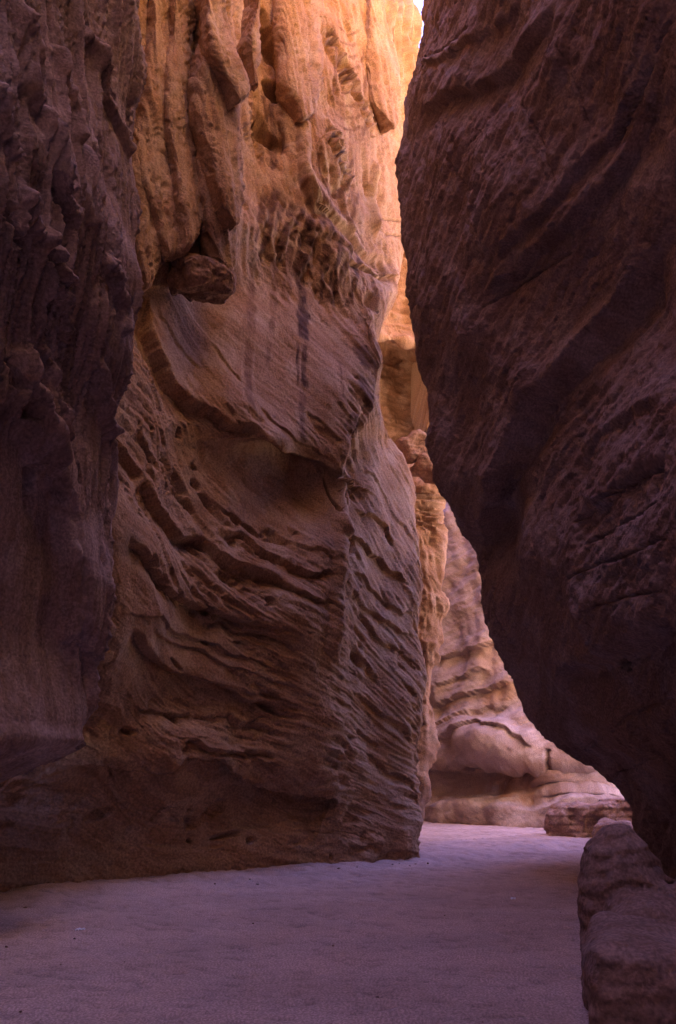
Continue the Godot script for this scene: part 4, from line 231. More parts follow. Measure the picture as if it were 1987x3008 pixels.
var FAR := PackedFloat32Array([  # unseen top raised to keep the sun off the lower canyon
	-21.99, -0.50, -49.96, -8.47, -0.50, -48.50, -0.41, -0.50, -46.28, 3.00, -0.50, -43.79, 4.21, -0.50, -41.51, 5.17, -0.50, -40.07, 6.06, -0.50, -38.73, 6.91, -0.50, -37.57, 7.79, -0.50, -36.83, 8.63, -0.50, -36.11, 9.59, -0.50, -35.97, 10.58, -0.50, -35.97, 11.96, -0.50, -35.97, 13.95, -0.50, -35.97, 16.72, -0.50, -35.97,
	-21.99, 0.00, -49.96, -8.47, 0.00, -48.50, -0.41, 0.00, -46.28, 3.00, 0.00, -43.79, 4.21, 0.00, -41.51, 5.17, 0.00, -40.07, 6.06, 0.00, -38.73, 6.91, 0.00, -37.57, 7.79, 0.00, -36.83, 8.63, 0.00, -36.11, 9.59, 0.00, -35.97, 10.58, 0.00, -35.97, 11.96, 0.00, -35.97, 13.95, 0.00, -35.97, 16.72, 0.00, -35.97,
	-22.02, 0.40, -50.04, -8.49, 0.40, -48.58, -0.41, 0.40, -46.36, 3.00, 0.40, -43.87, 4.22, 0.40, -41.59, 5.18, 0.40, -40.15, 6.08, 0.40, -38.81, 6.93, 0.40, -37.65, 7.81, 0.40, -36.91, 8.65, 0.40, -36.19, 9.61, 0.40, -36.05, 10.60, 0.40, -36.05, 11.99, 0.40, -36.05, 13.98, 0.40, -36.05, 16.76, 0.40, -36.05,
	-22.05, 0.75, -50.11, -8.50, 0.75, -48.65, -0.41, 0.75, -46.43, 3.01, 0.75, -43.94, 4.23, 0.75, -41.66, 5.19, 0.75, -40.22, 6.09, 0.75, -38.88, 6.94, 0.75, -37.72, 7.82, 0.75, -36.98, 8.67, 0.75, -36.26, 9.63, 0.75, -36.12, 10.62, 0.75, -36.12, 12.01, 0.75, -36.12, 14.00, 0.75, -36.12, 16.79, 0.75, -36.12,
	-22.30, 0.95, -50.66, -8.59, 0.95, -49.20, -0.42, 0.95, -46.98, 3.05, 0.95, -44.49, 4.29, 0.95, -42.21, 5.26, 0.95, -40.77, 6.17, 0.95, -39.43, 7.04, 0.95, -38.27, 7.94, 0.95, -37.53, 8.80, 0.95, -36.81, 9.77, 0.95, -36.67, 10.78, 0.95, -36.67, 12.20, 0.95, -36.67, 14.22, 0.95, -36.67, 17.04, 0.95, -36.67,
	-22.43, 1.05, -50.96, -8.65, 1.05, -49.50, -0.42, 1.05, -47.28, 3.07, 1.05, -44.79, 4.32, 1.05, -42.51, 5.30, 1.05, -41.07, 6.22, 1.05, -39.73, 7.10, 1.05, -38.57, 8.00, 1.05, -37.83, 8.87, 1.05, -37.11, 9.85, 1.05, -36.97, 10.87, 1.05, -36.97, 12.30, 1.05, -36.97, 14.33, 1.05, -36.97, 17.18, 1.05, -36.97,
	-22.47, 1.25, -51.06, -8.66, 1.25, -49.60, -0.42, 1.25, -47.38, 3.07, 1.25, -44.89, 4.33, 1.25, -42.61, 5.31, 1.25, -41.17, 6.24, 1.25, -39.83, 7.12, 1.25, -38.67, 8.02, 1.25, -37.93, 8.89, 1.25, -37.21, 9.88, 1.25, -37.07, 10.90, 1.25, -37.07, 12.33, 1.25, -37.07, 14.37, 1.25, -37.07, 17.23, 1.25, -37.07,
	-22.66, 1.40, -51.47, -8.74, 1.40, -50.02, -0.42, 1.40, -47.79, 3.10, 1.40, -45.31, 4.37, 1.40, -43.03, 5.37, 1.40, -41.59, 6.30, 1.40, -40.25, 7.19, 1.40, -39.09, 8.11, 1.40, -38.34, 8.99, 1.40, -37.62, 9.99, 1.40, -37.49, 11.02, 1.40, -37.49, 12.47, 1.40, -37.49, 14.53, 1.40, -37.49, 17.42, 1.40, -37.49,
	-22.72, 1.90, -51.63, -8.76, 1.90, -50.17, -0.42, 1.90, -47.95, 3.11, 1.90, -45.47, 4.38, 1.90, -43.18, 5.39, 1.90, -41.75, 6.33, 1.90, -40.41, 7.22, 1.90, -39.24, 8.14, 1.90, -38.50, 9.03, 1.90, -37.78, 10.03, 1.90, -37.64, 11.07, 1.90, -37.64, 12.52, 1.90, -37.64, 14.59, 1.90, -37.64, 17.50, 1.90, -37.64,
	-22.73, 2.35, -51.64, -8.77, 2.35, -50.18, -0.42, 2.35, -47.96, 3.11, 2.35, -45.47, 4.38, 2.35, -43.19, 5.39, 2.35, -41.75, 6.33, 2.35, -40.41, 7.22, 2.35, -39.25, 8.15, 2.35, -38.51, 9.03, 2.35, -37.79, 10.04, 2.35, -37.65, 11.07, 2.35, -37.65, 12.52, 2.35, -37.65, 14.60, 2.35, -37.65, 17.50, 2.35, -37.65,
	-22.50, 2.60, -51.12, -8.67, 2.60, -49.66, -0.42, 2.60, -47.44, 3.08, 2.60, -44.95, 4.33, 2.60, -42.67, 5.32, 2.60, -41.23, 6.25, 2.60, -39.89, 7.13, 2.60, -38.73, 8.04, 2.60, -37.99, 8.91, 2.60, -37.27, 9.90, 2.60, -37.13, 10.92, 2.60, -37.13, 12.35, 2.60, -37.13, 14.39, 2.60, -37.13, 17.26, 2.60, -37.13,
	-22.42, 2.90, -50.95, -8.65, 2.90, -49.49, -0.42, 2.90, -47.27, 3.07, 2.90, -44.78, 4.32, 2.90, -42.50, 5.30, 2.90, -41.06, 6.22, 2.90, -39.72, 7.10, 2.90, -38.56, 8.00, 2.90, -37.82, 8.87, 2.90, -37.10, 9.85, 2.90, -36.96, 10.87, 2.90, -36.96, 12.29, 2.90, -36.96, 14.33, 2.90, -36.96, 17.18, 2.90, -36.96,
	-22.41, 3.40, -50.91, -8.64, 3.40, -49.45, -0.42, 3.40, -47.23, 3.06, 3.40, -44.74, 4.31, 3.40, -42.46, 5.29, 3.40, -41.02, 6.21, 3.40, -39.68, 7.09, 3.40, -38.52, 7.99, 3.40, -37.78, 8.86, 3.40, -37.06, 9.84, 3.40, -36.92, 10.86, 3.40, -36.92, 12.28, 3.40, -36.92, 14.31, 3.40, -36.92, 17.16, 3.40, -36.92,
	-22.50, 4.00, -51.12, -8.67, 4.00, -49.66, -0.42, 4.00, -47.44, 3.08, 4.00, -44.95, 4.33, 4.00, -42.67, 5.32, 4.00, -41.23, 6.25, 4.00, -39.89, 7.13, 4.00, -38.73, 8.04, 4.00, -37.99, 8.91, 4.00, -37.27, 9.90, 4.00, -37.13, 10.92, 4.00, -37.13, 12.35, 4.00, -37.13, 14.39, 4.00, -37.13, 17.26, 4.00, -37.13,
	-22.62, 4.50, -51.40, -8.72, 4.50, -49.94, -0.42, 4.50, -47.72, 3.10, 4.50, -45.23, 4.36, 4.50, -42.95, 5.36, 4.50, -41.51, 6.29, 4.50, -40.17, 7.18, 4.50, -39.01, 8.09, 4.50, -38.27, 8.98, 4.50, -37.55, 9.97, 4.50, -37.41, 11.00, 4.50, -37.41, 12.44, 4.50, -37.41, 14.50, 4.50, -37.41, 17.39, 4.50, -37.41,
	-22.89, 5.00, -52.00, -8.83, 5.00, -50.54, -0.43, 5.00, -48.32, 3.14, 5.00, -45.83, 4.42, 5.00, -43.55, 5.43, 5.00, -42.11, 6.38, 5.00, -40.77, 7.29, 5.00, -39.61, 8.22, 5.00, -38.86, 9.12, 5.00, -38.15, 10.13, 5.00, -38.01, 11.18, 5.00, -38.01, 12.64, 5.00, -38.01, 14.74, 5.00, -38.01, 17.67, 5.00, -38.01,
	-23.05, 6.00, -52.38, -8.89, 6.00, -50.92, -0.43, 6.00, -48.70, 3.16, 6.00, -46.21, 4.46, 6.00, -43.93, 5.48, 6.00, -42.49, 6.44, 6.00, -41.15, 7.36, 6.00, -39.99, 8.30, 6.00, -39.24, 9.21, 6.00, -38.53, 10.23, 6.00, -38.39, 11.29, 6.00, -38.39, 12.77, 6.00, -38.39, 14.88, 6.00, -38.39, 17.84, 6.00, -38.39,
	-23.27, 7.50, -52.87, -8.98, 7.50, -51.42, -0.43, 7.50, -49.20, 3.20, 7.50, -46.71, 4.51, 7.50, -44.43, 5.55, 7.50, -42.99, 6.52, 7.50, -41.65, 7.45, 7.50, -40.49, 8.41, 7.50, -39.74, 9.33, 7.50, -39.03, 10.36, 7.50, -38.89, 11.44, 7.50, -38.89, 12.93, 7.50, -38.89, 15.08, 7.50, -38.89, 18.07, 7.50, -38.89,
	-23.48, 9.50, -53.34, -9.06, 9.50, -51.88, -0.44, 9.50, -49.66, 3.23, 9.50, -47.17, 4.56, 9.50, -44.89, 5.61, 9.50, -43.46, 6.59, 9.50, -42.12, 7.54, 9.50, -40.95, 8.51, 9.50, -40.21, 9.44, 9.50, -39.49, 10.49, 9.50, -39.35, 11.57, 9.50, -39.35, 13.09, 9.50, -39.35, 15.26, 9.50, -39.35, 18.29, 9.50, -39.35,
	-23.70, 12.00, -53.86, -9.15, 12.00, -52.40, -0.44, 12.00, -50.18, 3.27, 12.00, -47.69, 4.61, 12.00, -45.41, 5.67, 12.00, -43.97, 6.67, 12.00, -42.63, 7.63, 12.00, -41.47, 8.62, 12.00, -40.73, 9.56, 12.00, -40.01, 10.63, 12.00, -39.87, 11.72, 12.00, -39.87, 13.26, 12.00, -39.87, 15.46, 12.00, -39.87, 18.53, 12.00, -39.87,
	-23.97, 15.00, -54.46, -9.26, 15.00, -53.00, -0.45, 15.00, -50.78, 3.31, 15.00, -48.29, 4.67, 15.00, -46.01, 5.75, 15.00, -44.57, 6.77, 15.00, -43.23, 7.74, 15.00, -42.07, 8.74, 15.00, -41.33, 9.71, 15.00, -40.61, 10.79, 15.00, -40.47, 11.90, 15.00, -40.47, 13.46, 15.00, -40.47, 15.69, 15.00, -40.47, 18.81, 15.00, -40.47,
	-24.23, 18.00, -55.06, -9.36, 18.00, -53.60, -0.45, 18.00, -51.38, 3.35, 18.00, -48.89, 4.73, 18.00, -46.61, 5.83, 18.00, -45.17, 6.86, 18.00, -43.83, 7.85, 18.00, -42.67, 8.87, 18.00, -41.93, 9.85, 18.00, -41.21, 10.95, 18.00, -41.07, 12.08, 18.00, -41.07, 13.66, 18.00, -41.07, 15.92, 18.00, -41.07, 19.09, 18.00, -41.07,
	-24.57, 22.00, -55.83, -9.50, 22.00, -54.38, -0.46, 22.00, -52.15, 3.40, 22.00, -49.67, 4.81, 22.00, -47.39, 5.93, 22.00, -45.95, 6.98, 22.00, -44.61, 8.00, 22.00, -43.45, 9.03, 22.00, -42.70, 10.04, 22.00, -41.98, 11.15, 22.00, -41.84, 12.31, 22.00, -41.84, 13.92, 22.00, -41.84, 16.22, 22.00, -41.84, 19.45, 22.00, -41.84,
	-25.15, 29.00, -57.14, -9.73, 29.00, -55.69, -0.47, 29.00, -53.47, 3.49, 29.00, -50.98, 4.94, 29.00, -48.70, 6.10, 29.00, -47.26, 7.19, 29.00, -45.92, 8.24, 29.00, -44.76, 9.31, 29.00, -44.01, 10.35, 29.00, -43.30, 11.50, 29.00, -43.16, 12.69, 29.00, -43.16, 14.36, 29.00, -43.16, 16.73, 29.00, -43.16, 20.06, 29.00, -43.16,
	-25.82, 37.00, -58.67, -9.99, 37.00, -57.21, -0.49, 37.00, -54.99, 3.59, 37.00, -52.51, 5.10, 37.00, -50.22, 6.30, 37.00, -48.79, 7.43, 37.00, -47.45, 8.52, 37.00, -46.29, 9.63, 37.00, -45.54, 10.71, 37.00, -44.82, 11.91, 37.00, -44.68, 13.14, 37.00, -44.68, 14.86, 37.00, -44.68, 17.32, 37.00, -44.68, 20.77, 37.00, -44.68,
	-26.39, 43.00, -59.96, -10.22, 43.00, -58.50, -0.50, 43.00, -56.28, 3.68, 43.00, -53.79, 5.23, 43.00, -51.51, 6.46, 43.00, -50.07, 7.63, 43.00, -48.73, 8.76, 43.00, -47.57, 9.91, 43.00, -46.83, 11.02, 43.00, -46.11, 12.25, 43.00, -45.97, 13.52, 43.00, -45.97, 15.29, 43.00, -45.97, 17.82, 43.00, -45.97, 21.37, 43.00, -45.97,
	-28.15, 45.00, -63.96, -10.92, 45.00, -62.50, -0.53, 45.00, -60.28, 3.96, 45.00, -57.79, 5.64, 45.00, -55.51, 6.98, 45.00, -54.07, 8.26, 45.00, -52.73, 9.49, 45.00, -51.57, 10.75, 45.00, -50.83, 11.98, 45.00, -50.11, 13.32, 45.00, -49.97, 14.69, 45.00, -49.97, 16.62, 45.00, -49.97, 19.37, 45.00, -49.97, 23.23, 45.00, -49.97])
var FAR_U := [4, 4, 46, 20, 17, 16, 16, 16, 16, 16, 17, 23, 33, 46]
var FAR_V := [9, 7, 6, 4, 2, 3, 3, 8, 7, 4, 5, 8, 10, 8, 7, 15, 21, 28, 33, 37, 34, 43, 60, 60, 42, 12]

var noise_a := FastNoiseLite.new()
var noise_b := FastNoiseLite.new()
var noise_c := FastNoiseLite.new()
var cells := FastNoiseLite.new()
var rock_material: StandardMaterial3D

class Rock:
	var nu: int
	var nv: int
	var cu: PackedInt32Array
	var cv: PackedInt32Array
	var pos: PackedVector3Array
	var nor: PackedVector3Array
	var disp: PackedFloat32Array
	var col: PackedColorArray
	var bed: PackedFloat32Array
	var run: PackedFloat32Array
	var calm: PackedFloat32Array
	var su: Array
	var sv: Array

	static func cr(p0: Vector3, p1: Vector3, p2: Vector3, p3: Vector3, t: float) -> Vector3:
		return 0.5 * (2.0 * p1 + (p2 - p0) * t + (2.0 * p0 - 5.0 * p1 + 4.0 * p2 - p3) * t * t + (3.0 * p1 - p0 - 3.0 * p2 + p3) * t * t * t)

	func _init(flat: PackedFloat32Array, cols: int, seg_u: Array, seg_v: Array) -> void:
		su = seg_u
		sv = seg_v
		var rows := flat.size() / 3 / cols
		cu = PackedInt32Array([0])
		cv = PackedInt32Array([0])
		for s in su: cu.append(cu[-1] + int(s))
		for s in sv: cv.append(cv[-1] + int(s))
		nu = cu[-1] + 1
		nv = cv[-1] + 1
		var g := PackedVector3Array()
		for k in flat.size() / 3: g.append(Vector3(flat[3 * k], flat[3 * k + 1], flat[3 * k + 2]))
		var wide := PackedVector3Array()
		wide.resize(rows * nu)
		for r in rows:
			var o := r * cols
			for c in cols - 1:
				var p0 := g[o + maxi(c - 1, 0)]
				var p3 := g[o + mini(c + 2, cols - 1)]
				var n: int = su[c]
				for k in n:
					wide[r * nu + cu[c] + k] = cr(p0, g[o + c], g[o + c + 1], p3, float(k) / n)
			wide[r * nu + nu - 1] = g[o + cols - 1]
		pos.resize(nu * nv)
		for r in rows - 1:
			var n: int = sv[r]
			var a := maxi(r - 1, 0) * nu
			var b := mini(r + 2, rows - 1) * nu
			for k in n:
				var t := float(k) / n
				var o := (cv[r] + k) * nu
				for i in nu: pos[o + i] = cr(wide[a + i], wide[r * nu + i], wide[(r + 1) * nu + i], wide[b + i], t)
		for i in nu: pos[(nv - 1) * nu + i] = wide[(rows - 1) * nu + i]
		nor = normals(pos)
		disp.resize(nu * nv)
		bed.resize(nu * nv)
		run.resize(nu * nv)
		calm.resize(nu * nv)
		col.resize(nu * nv)

	func normals(p: PackedVector3Array) -> PackedVector3Array:
		var out := PackedVector3Array()
		out.resize(nu * nv)
		for j in nv:
			var ja := maxi(j - 1, 0) * nu
			var jb := mini(j + 1, nv - 1) * nu
			for i in nu:
				var n := (p[j * nu + mini(i + 1, nu - 1)] - p[j * nu + maxi(i - 1, 0)]).cross(p[jb + i] - p[ja + i])
				out[j * nu + i] = n.normalized() if n.length_squared() > 1e-16 else Vector3.UP
		return out

	func iu(u: float) -> float:
		var k := clampi(int(u), 0, su.size() - 1)
		return cu[k] + (u - k) * su[k]

	func jv(v: float) -> float:
		var k := clampi(int(v), 0, sv.size() - 1)
		return cv[k] + (v - k) * sv[k]

	func at(i: float, j: float) -> Vector3:
		return pos[clampi(roundi(j), 0, nv - 1) * nu + clampi(roundi(i), 0, nu - 1)]

	# Calls back every vertex within reach of a line drawn on the rock: distance, side (+1 above or left of the line), how far along it is.
	func along_line(line: Array, reach: float, each: Callable) -> void:
		var near := {}
		var total := line.size() - 1
		for s in total:
			var a := Vector2(iu(line[s].x), jv(line[s].y))
			var b := Vector2(iu(line[s + 1].x), jv(line[s + 1].y))
			var pa := at(a.x, a.y)
			var pb := at(b.x, b.y)
			var du := maxf(at(a.x + 4, a.y).distance_to(at(a.x - 4, a.y)) / 8.0, .004)
			var dv := maxf(at(a.x, a.y + 4).distance_to(at(a.x, a.y - 4)) / 8.0, .004)
			var ri := mini(int(reach / du) + 3, 260)
			var rj := mini(int(reach / dv) + 3, 260)
			var d := pb - pa
			var l2 := maxf(d.length_squared(), 1e-6)
			var ab := b - a
			for j in range(maxi(0, int(minf(a.y, b.y)) - rj), mini(nv, int(maxf(a.y, b.y)) + rj)):
				for i in range(maxi(0, int(minf(a.x, b.x)) - ri), mini(nu, int(maxf(a.x, b.x)) + ri)):
					var k := j * nu + i
					var q := pos[k] - pa
					var t := clampf(q.dot(d) / l2, 0.0, 1.0)
					var dist := (q - d * t).length()
					if dist < reach and (not near.has(k) or near[k].x > dist):
						var side := signf(ab.x * (j - a.y) - ab.y * (i - a.x))
						near[k] = Vector3(dist, side, (s + t) / total)
		for k in near: each.call(k, near[k].x, near[k].y, near[k].z)

	# Calls back every vertex inside an ellipse on the rock: radius 0..1, local x and y.
	func in_ellipse(c: Vector2, rx: float, ry: float, turn: float, each: Callable) -> void:
		var ci := iu(c.x)
		var cj := jv(c.y)
		var o := at(ci, cj)
		var ex := (at(ci + 3, cj) - at(ci - 3, cj)).normalized()
		var n := nor[clampi(roundi(cj), 0, nv - 1) * nu + clampi(roundi(ci), 0, nu - 1)]
		var ey := n.cross(ex).normalized()
		var du := maxf(at(ci + 4, cj).distance_to(at(ci - 4, cj)) / 8.0, .004)
		var dv := maxf(at(ci, cj + 4).distance_to(at(ci, cj - 4)) / 8.0, .004)
		var big := maxf(rx, ry)
		var ri := mini(int(big / du) + 4, 300)
		var rj := mini(int(big / dv) + 4, 300)
		var cs := cos(turn)
		var sn := sin(turn)
		for j in range(maxi(0, int(cj) - rj), mini(nv, int(cj) + rj)):
			for i in range(maxi(0, int(ci) - ri), mini(nu, int(ci) + ri)):
				var k := j * nu + i
				var q := pos[k] - o
				if q.length_squared() > big * big * 1.3: continue
				var x := q.dot(ex)
				var y := q.dot(ey)
				var lx := (x * cs + y * sn) / rx
				var ly := (-x * sn + y * cs) / ry
				var r := sqrt(lx * lx + ly * ly)
				if r < 1.0: each.call(k, r, lx, ly)

	func mesh() -> ArrayMesh:
		var p := PackedVector3Array()
		p.resize(nu * nv)
		for k in nu * nv: p[k] = pos[k] + nor[k] * disp[k]
		var idx := PackedInt32Array()
		idx.resize((nu - 1) * (nv - 1) * 6)
		var w := 0
		for j in nv - 1:
			for i in nu - 1:
				var a := j * nu + i
				idx[w] = a; idx[w + 1] = a + nu; idx[w + 2] = a + 1
				idx[w + 3] = a + 1; idx[w + 4] = a + nu; idx[w + 5] = a + nu + 1
				w += 6
		var arr := []
		arr.resize(Mesh.ARRAY_MAX)
		arr[Mesh.ARRAY_VERTEX] = p
		arr[Mesh.ARRAY_NORMAL] = normals(p)
		arr[Mesh.ARRAY_COLOR] = col
		arr[Mesh.ARRAY_INDEX] = idx
		var m := ArrayMesh.new()
		m.add_surface_from_arrays(Mesh.PRIMITIVE_TRIANGLES, arr)
		return m

# ------------------------------------------------------------------ carving tools
func ss(a: float, b: float, x: float) -> float:
	var t := clampf((x - a) / (b - a), 0.0, 1.0)
	return t * t * (3.0 - 2.0 * t)

# A broken shelf edge: the rock below the line is cut back by depth, healing over reach below; the edge itself stands lip proud.
# soft is the width of the drop: small for a broken edge, large for a worn fold.
func ledge(r: Rock, line: Array, depth: float, reach: float, lip := 0.04, rag := 0.05, flip := 1.0, soft := 0.0) -> void:
	var drop := maxf(maxf(.03, depth * .2), soft)
	var f := func(k: int, d: float, side: float, t: float) -> void:
		var p := r.pos[k]
		var x := d * side * flip + rag * .45 * noise_a.get_noise_3dv(p * 5.0) + rag * 1.6 * noise_a.get_noise_3dv(p * 1.1)
		var ends := ss(0.0, .12, t) * ss(1.0, .86, t)
		if x < drop * .5: r.disp[k] -= depth * ends * ss(drop * .5, -drop * .5, x) * pow(clampf(1.0 + x / reach, 0.0, 1.0), 1.6)
		if x > -drop: r.disp[k] += lip * ends * ss(-drop, drop, x) * maxf(0.0, 1.0 - maxf(x, 0.0) / (reach * .6))
	r.along_line(line, reach, f)

func crack(r: Rock, line: Array, width: float, depth: float) -> void:
	var f := func(k: int, d: float, _s: float, t: float) -> void:
		var x := d + width * .5 * noise_a.get_noise_3dv(r.pos[k] * 6.0)
		r.disp[k] -= depth * ss(width, width * .3, x) * ss(0.0, .06, t) * ss(1.0, .92, t)
	r.along_line(line, width * 1.6, f)

func rib(r: Rock, line: Array, width: float, height: float) -> void:
	var f := func(k: int, d: float, _s: float, t: float) -> void:
		var x := minf(1.0, d / width)
		r.disp[k] += height * pow(1.0 - x * x, 1.5) * ss(0.0, .1, t) * ss(1.0, .9, t)
	r.along_line(line, width, f)

# A hollow (depth > 0) or boss (depth < 0); sharp is how much of the rim is a steep wall.
func hollow(r: Rock, c: Vector2, rx: float, ry: float, turn: float, depth: float, sharp := 0.5, rag := 0.12) -> void:
	var f := func(k: int, q: float, _x: float, _y: float) -> void:
		var x := q + rag * noise_a.get_noise_3dv(r.pos[k] * (1.1 / minf(rx, ry)))
		r.disp[k] -= depth * ss(1.0 - rag, sharp * (1.0 - rag), x)
	r.in_ellipse(c, rx * 1.1, ry * 1.1, turn, f)

# Marks a part of the face as smooth (or rough) for weather().
func calm(r: Rock, c: Vector2, rx: float, ry: float, turn: float, much: float) -> void:
	var f := func(k: int, q: float, _x: float, _y: float) -> void:
		var x := q + .25 * noise_a.get_noise_3dv(r.pos[k] * 1.3)
		r.calm[k] = lerpf(r.calm[k], much, ss(.95, .6, x))
	r.in_ellipse(c, rx * 1.15, ry * 1.15, turn, f)

# Scalloped flutes: cusps one above another, sagging in the middle.
func scallops(r: Rock, c: Vector2, rx: float, ry: float, turn: float, step: float, depth: float) -> void:
	var f := func(k: int, q: float, x: float, y: float) -> void:
		var w := y * ry - .22 * (1.0 - x * x) * rx * 2.0 + .06 * noise_a.get_noise_3dv(r.pos[k] * 2.5)
		r.disp[k] += depth * (.6 - absf(sin(PI * (w / step + .5 * noise_c.get_noise_1d(y * 3.0))))) * ss(1.0, .65, q)
	r.in_ellipse(c, rx, ry, turn, f)

# Mineral stain running down the rock: colour only, with a streaky outline.
func stain(r: Rock, line: Array, width: float, c: Color, strength: float) -> void:
	var f := func(k: int, d: float, _s: float, t: float) -> void:
		var p := r.pos[k]
		var x := d + width * .35 * noise_a.get_noise_3d(p.x * 9.0, p.y * 1.2, p.z * 9.0)
		var s := strength * ss(width, width * .55, x) * ss(0.0, .12, t) * ss(1.0, .85, t) * (.75 + .5 * noise_b.get_noise_3d(p.x * 4.0, p.y * 2.5, p.z * 4.0))
		r.col[k] = r.col[k].lerp(c, clampf(s, 0.0, 1.0))
	r.along_line(line, width * 1.3, f)

func patch(r: Rock, c: Vector2, rx: float, ry: float, turn: float, tint: Color, strength: float) -> void:
	var f := func(k: int, q: float, _x: float, _y: float) -> void:
		var p := r.pos[k]
		var x := q + .3 * noise_a.get_noise_3dv(p * 1.7) + .2 * noise_b.get_noise_3dv(p * 6.0)
		r.col[k] = r.col[k].lerp(tint, clampf(strength * ss(1.0, .6, x), 0.0, 1.0))
	r.in_ellipse(c, rx * 1.2, ry * 1.2, turn, f)

# One bed-by-bed shelf profile: each bed's foot stands proud, its top is cut back under the next.
func shelf(x: float) -> float:
	var f := x - floorf(x)
	return (1.0 - f) * ss(0.0, .10, f)

# Relief and colour shared by all the cliffs. bed is a vertex's coordinate across the bedding, run along it, in metres;
# calm (0..1) is how smooth the face is there.
func weather(r: Rock, o: Dictionary) -> void:
	var lump: float = o.lump
	var beds: float = o.beds
	var plates: float = o.plates
	var pits: float = o.pits
	var fibre: float = o.fibre
	var grain: float = o.grain
	var iso: float = o.get("iso", 1.0)
	var warp: float = o.get("warp", 1.0)
	var ribs: float = o.get("ribs", 0.0)
	var c0: Color = o.c0
	var c1: Color = o.c1
	var c2: Color = o.c2
	var c3: Color = o.c3
	for k in r.nu * r.nv:
		var p := r.pos[k]
		var b := r.bed[k]
		var a := r.run[k]
		var rough := 1.0 - r.calm[k]
		var low := noise_a.get_noise_3dv(p * .42)
		var mid := noise_a.get_noise_3dv(p * 1.25 + Vector3(31, 7, 5))
		var fine := noise_b.get_noise_3dv(p * 3.4)
		b += warp * (.16 * low + .06 * mid + .02 * fine)
		var d := lump * (low * .6 + mid * .2 * iso * (.3 + .7 * rough))
		# where the beds show as shelves and where the face is smooth
		var show := ss(-.3, .3, noise_b.get_noise_3d(p.x * .5 + 9.0, p.y * .5, p.z * .5) + .15 * fine) * rough
		var cut1 := ss(-.3, .2, noise_c.get_noise_2d(b * .7, a * .2 + 5.0))
		var cut2 := ss(-.2, .3, noise_c.get_noise_2d(b * 1.6 + 30.0, a * .3))
		d += beds * show * (.11 * cut1 * (shelf(b * 1.1 + .5 * noise_c.get_noise_2d(b * .9, 3.0)) - .45) + (.3 + .7 * rough) * .065 * cut2 * (shelf(b * 2.7 + mid * .4) - .45) + .035 * (shelf(b * 6.5 + mid * .7) - .45) + .014 * (shelf(b * 15.0 + mid) - .45))
		# broken plates along the bedding
		var q := 3.2 * noise_b.get_noise_2d(b * .9 + 11.0, a * .38) + .25 * fine
		var fl := floorf(q)
		d += plates * .075 * (fl + ss(.0, .16, q - fl) - .5) * (.25 + .75 * show) * (.2 + .8 * rough)
		# thin flakes and hairline partings along the bedding
		var q2 := 2.4 * noise_c.get_noise_2d(b * 3.4, a * .9) + .3 * fine
		var fl2 := floorf(q2)
		d += plates * .022 * (fl2 + ss(.0, .12, q2 - fl2) - .5) * (.15 + .85 * rough)
		var part := absf(noise_c.get_noise_2d(b * 1.3 + 70.0, a * .22) + .06 * fine)
		d -= beds * .09 * ss(.035, .008, part) * (.15 + .85 * rough) * cut2
		# pits elongated along the beds
		if pits > 0.0:
			var cell := cells.get_noise_2d(b * 2.2, a * .85) + 1.0
			var where := ss(.1, .4, noise_a.get_noise_3d(p.x * .6, p.y * .6 + 40.0, p.z * .6)) * rough
			d -= pits * .16 * where * ss(.40, .2, cell + .12 * fine)
		# fibres: fine ribs along the bedding
		var fb := noise_c.get_noise_2d(b * 6.0, a * .55)
		var fb2 := noise_c.get_noise_2d(b * 17.0 + 9.0, a * 1.7)
		d += fibre * (.06 + .94 * rough) * (.035 * (.5 - absf(fb)) + .010 * fb2)
		if ribs > 0.0:
			d += ribs * rough * (.20 * (.45 - absf(noise_c.get_noise_2d(b * 1.1 + 3.0, a * 1.1))) + .10 * (.45 - absf(noise_c.get_noise_2d(b * 2.7 + 13.0, a * 2.2 + 5.0))))
		var g := noise_b.get_noise_3dv(p * 9.0)
		d += grain * (.3 + .7 * rough) * (.012 * g + .02 * iso * fine)
		r.disp[k] += d
		# colour: iron banding by bed, blotches, mineral grain
		var band := noise_c.get_noise_2d(b * 2.3, 20.0 + a * .05) * .6 + noise_c.get_noise_2d(b * 8.0, 50.0 + a * .2) * .4
		var blot := noise_a.get_noise_3d(p.x * .9, p.y * .9 + 90.0, p.z * .9) + .4 * fine
		var c := c0.lerp(c1, ss(-.35, .45, band + .5 * mid))
		c = c.lerp(c2, .8 * ss(.1, .55, blot))
		c = c.lerp(c3, .7 * ss(.22, .6, noise_b.get_noise_3d(p.x * .6, p.y * .6 + 70.0, p.z * .6) + .3 * g + .2 * fb) * (.35 + .65 * rough))
		var v := 1.0 + .2 * g + (.12 * fb2 + .1 * fb) * (.25 + .75 * rough)
		r.col[k] = Color(c.r * v, c.g * v, c.b * v)

func put(parent: Node, called: String, mesh: Mesh, at := Vector3.ZERO) -> MeshInstance3D:
	var o := MeshInstance3D.new()
	o.name = called
	o.mesh = mesh
	o.material_override = rock_material
	o.position = at
	parent.add_child(o, true)
	return o

func tag(o: Node, label: String, category: String, group := "") -> void:
	o.set_meta("label", label)
	o.set_meta("category", category)
	if group: o.set_meta("group", group)

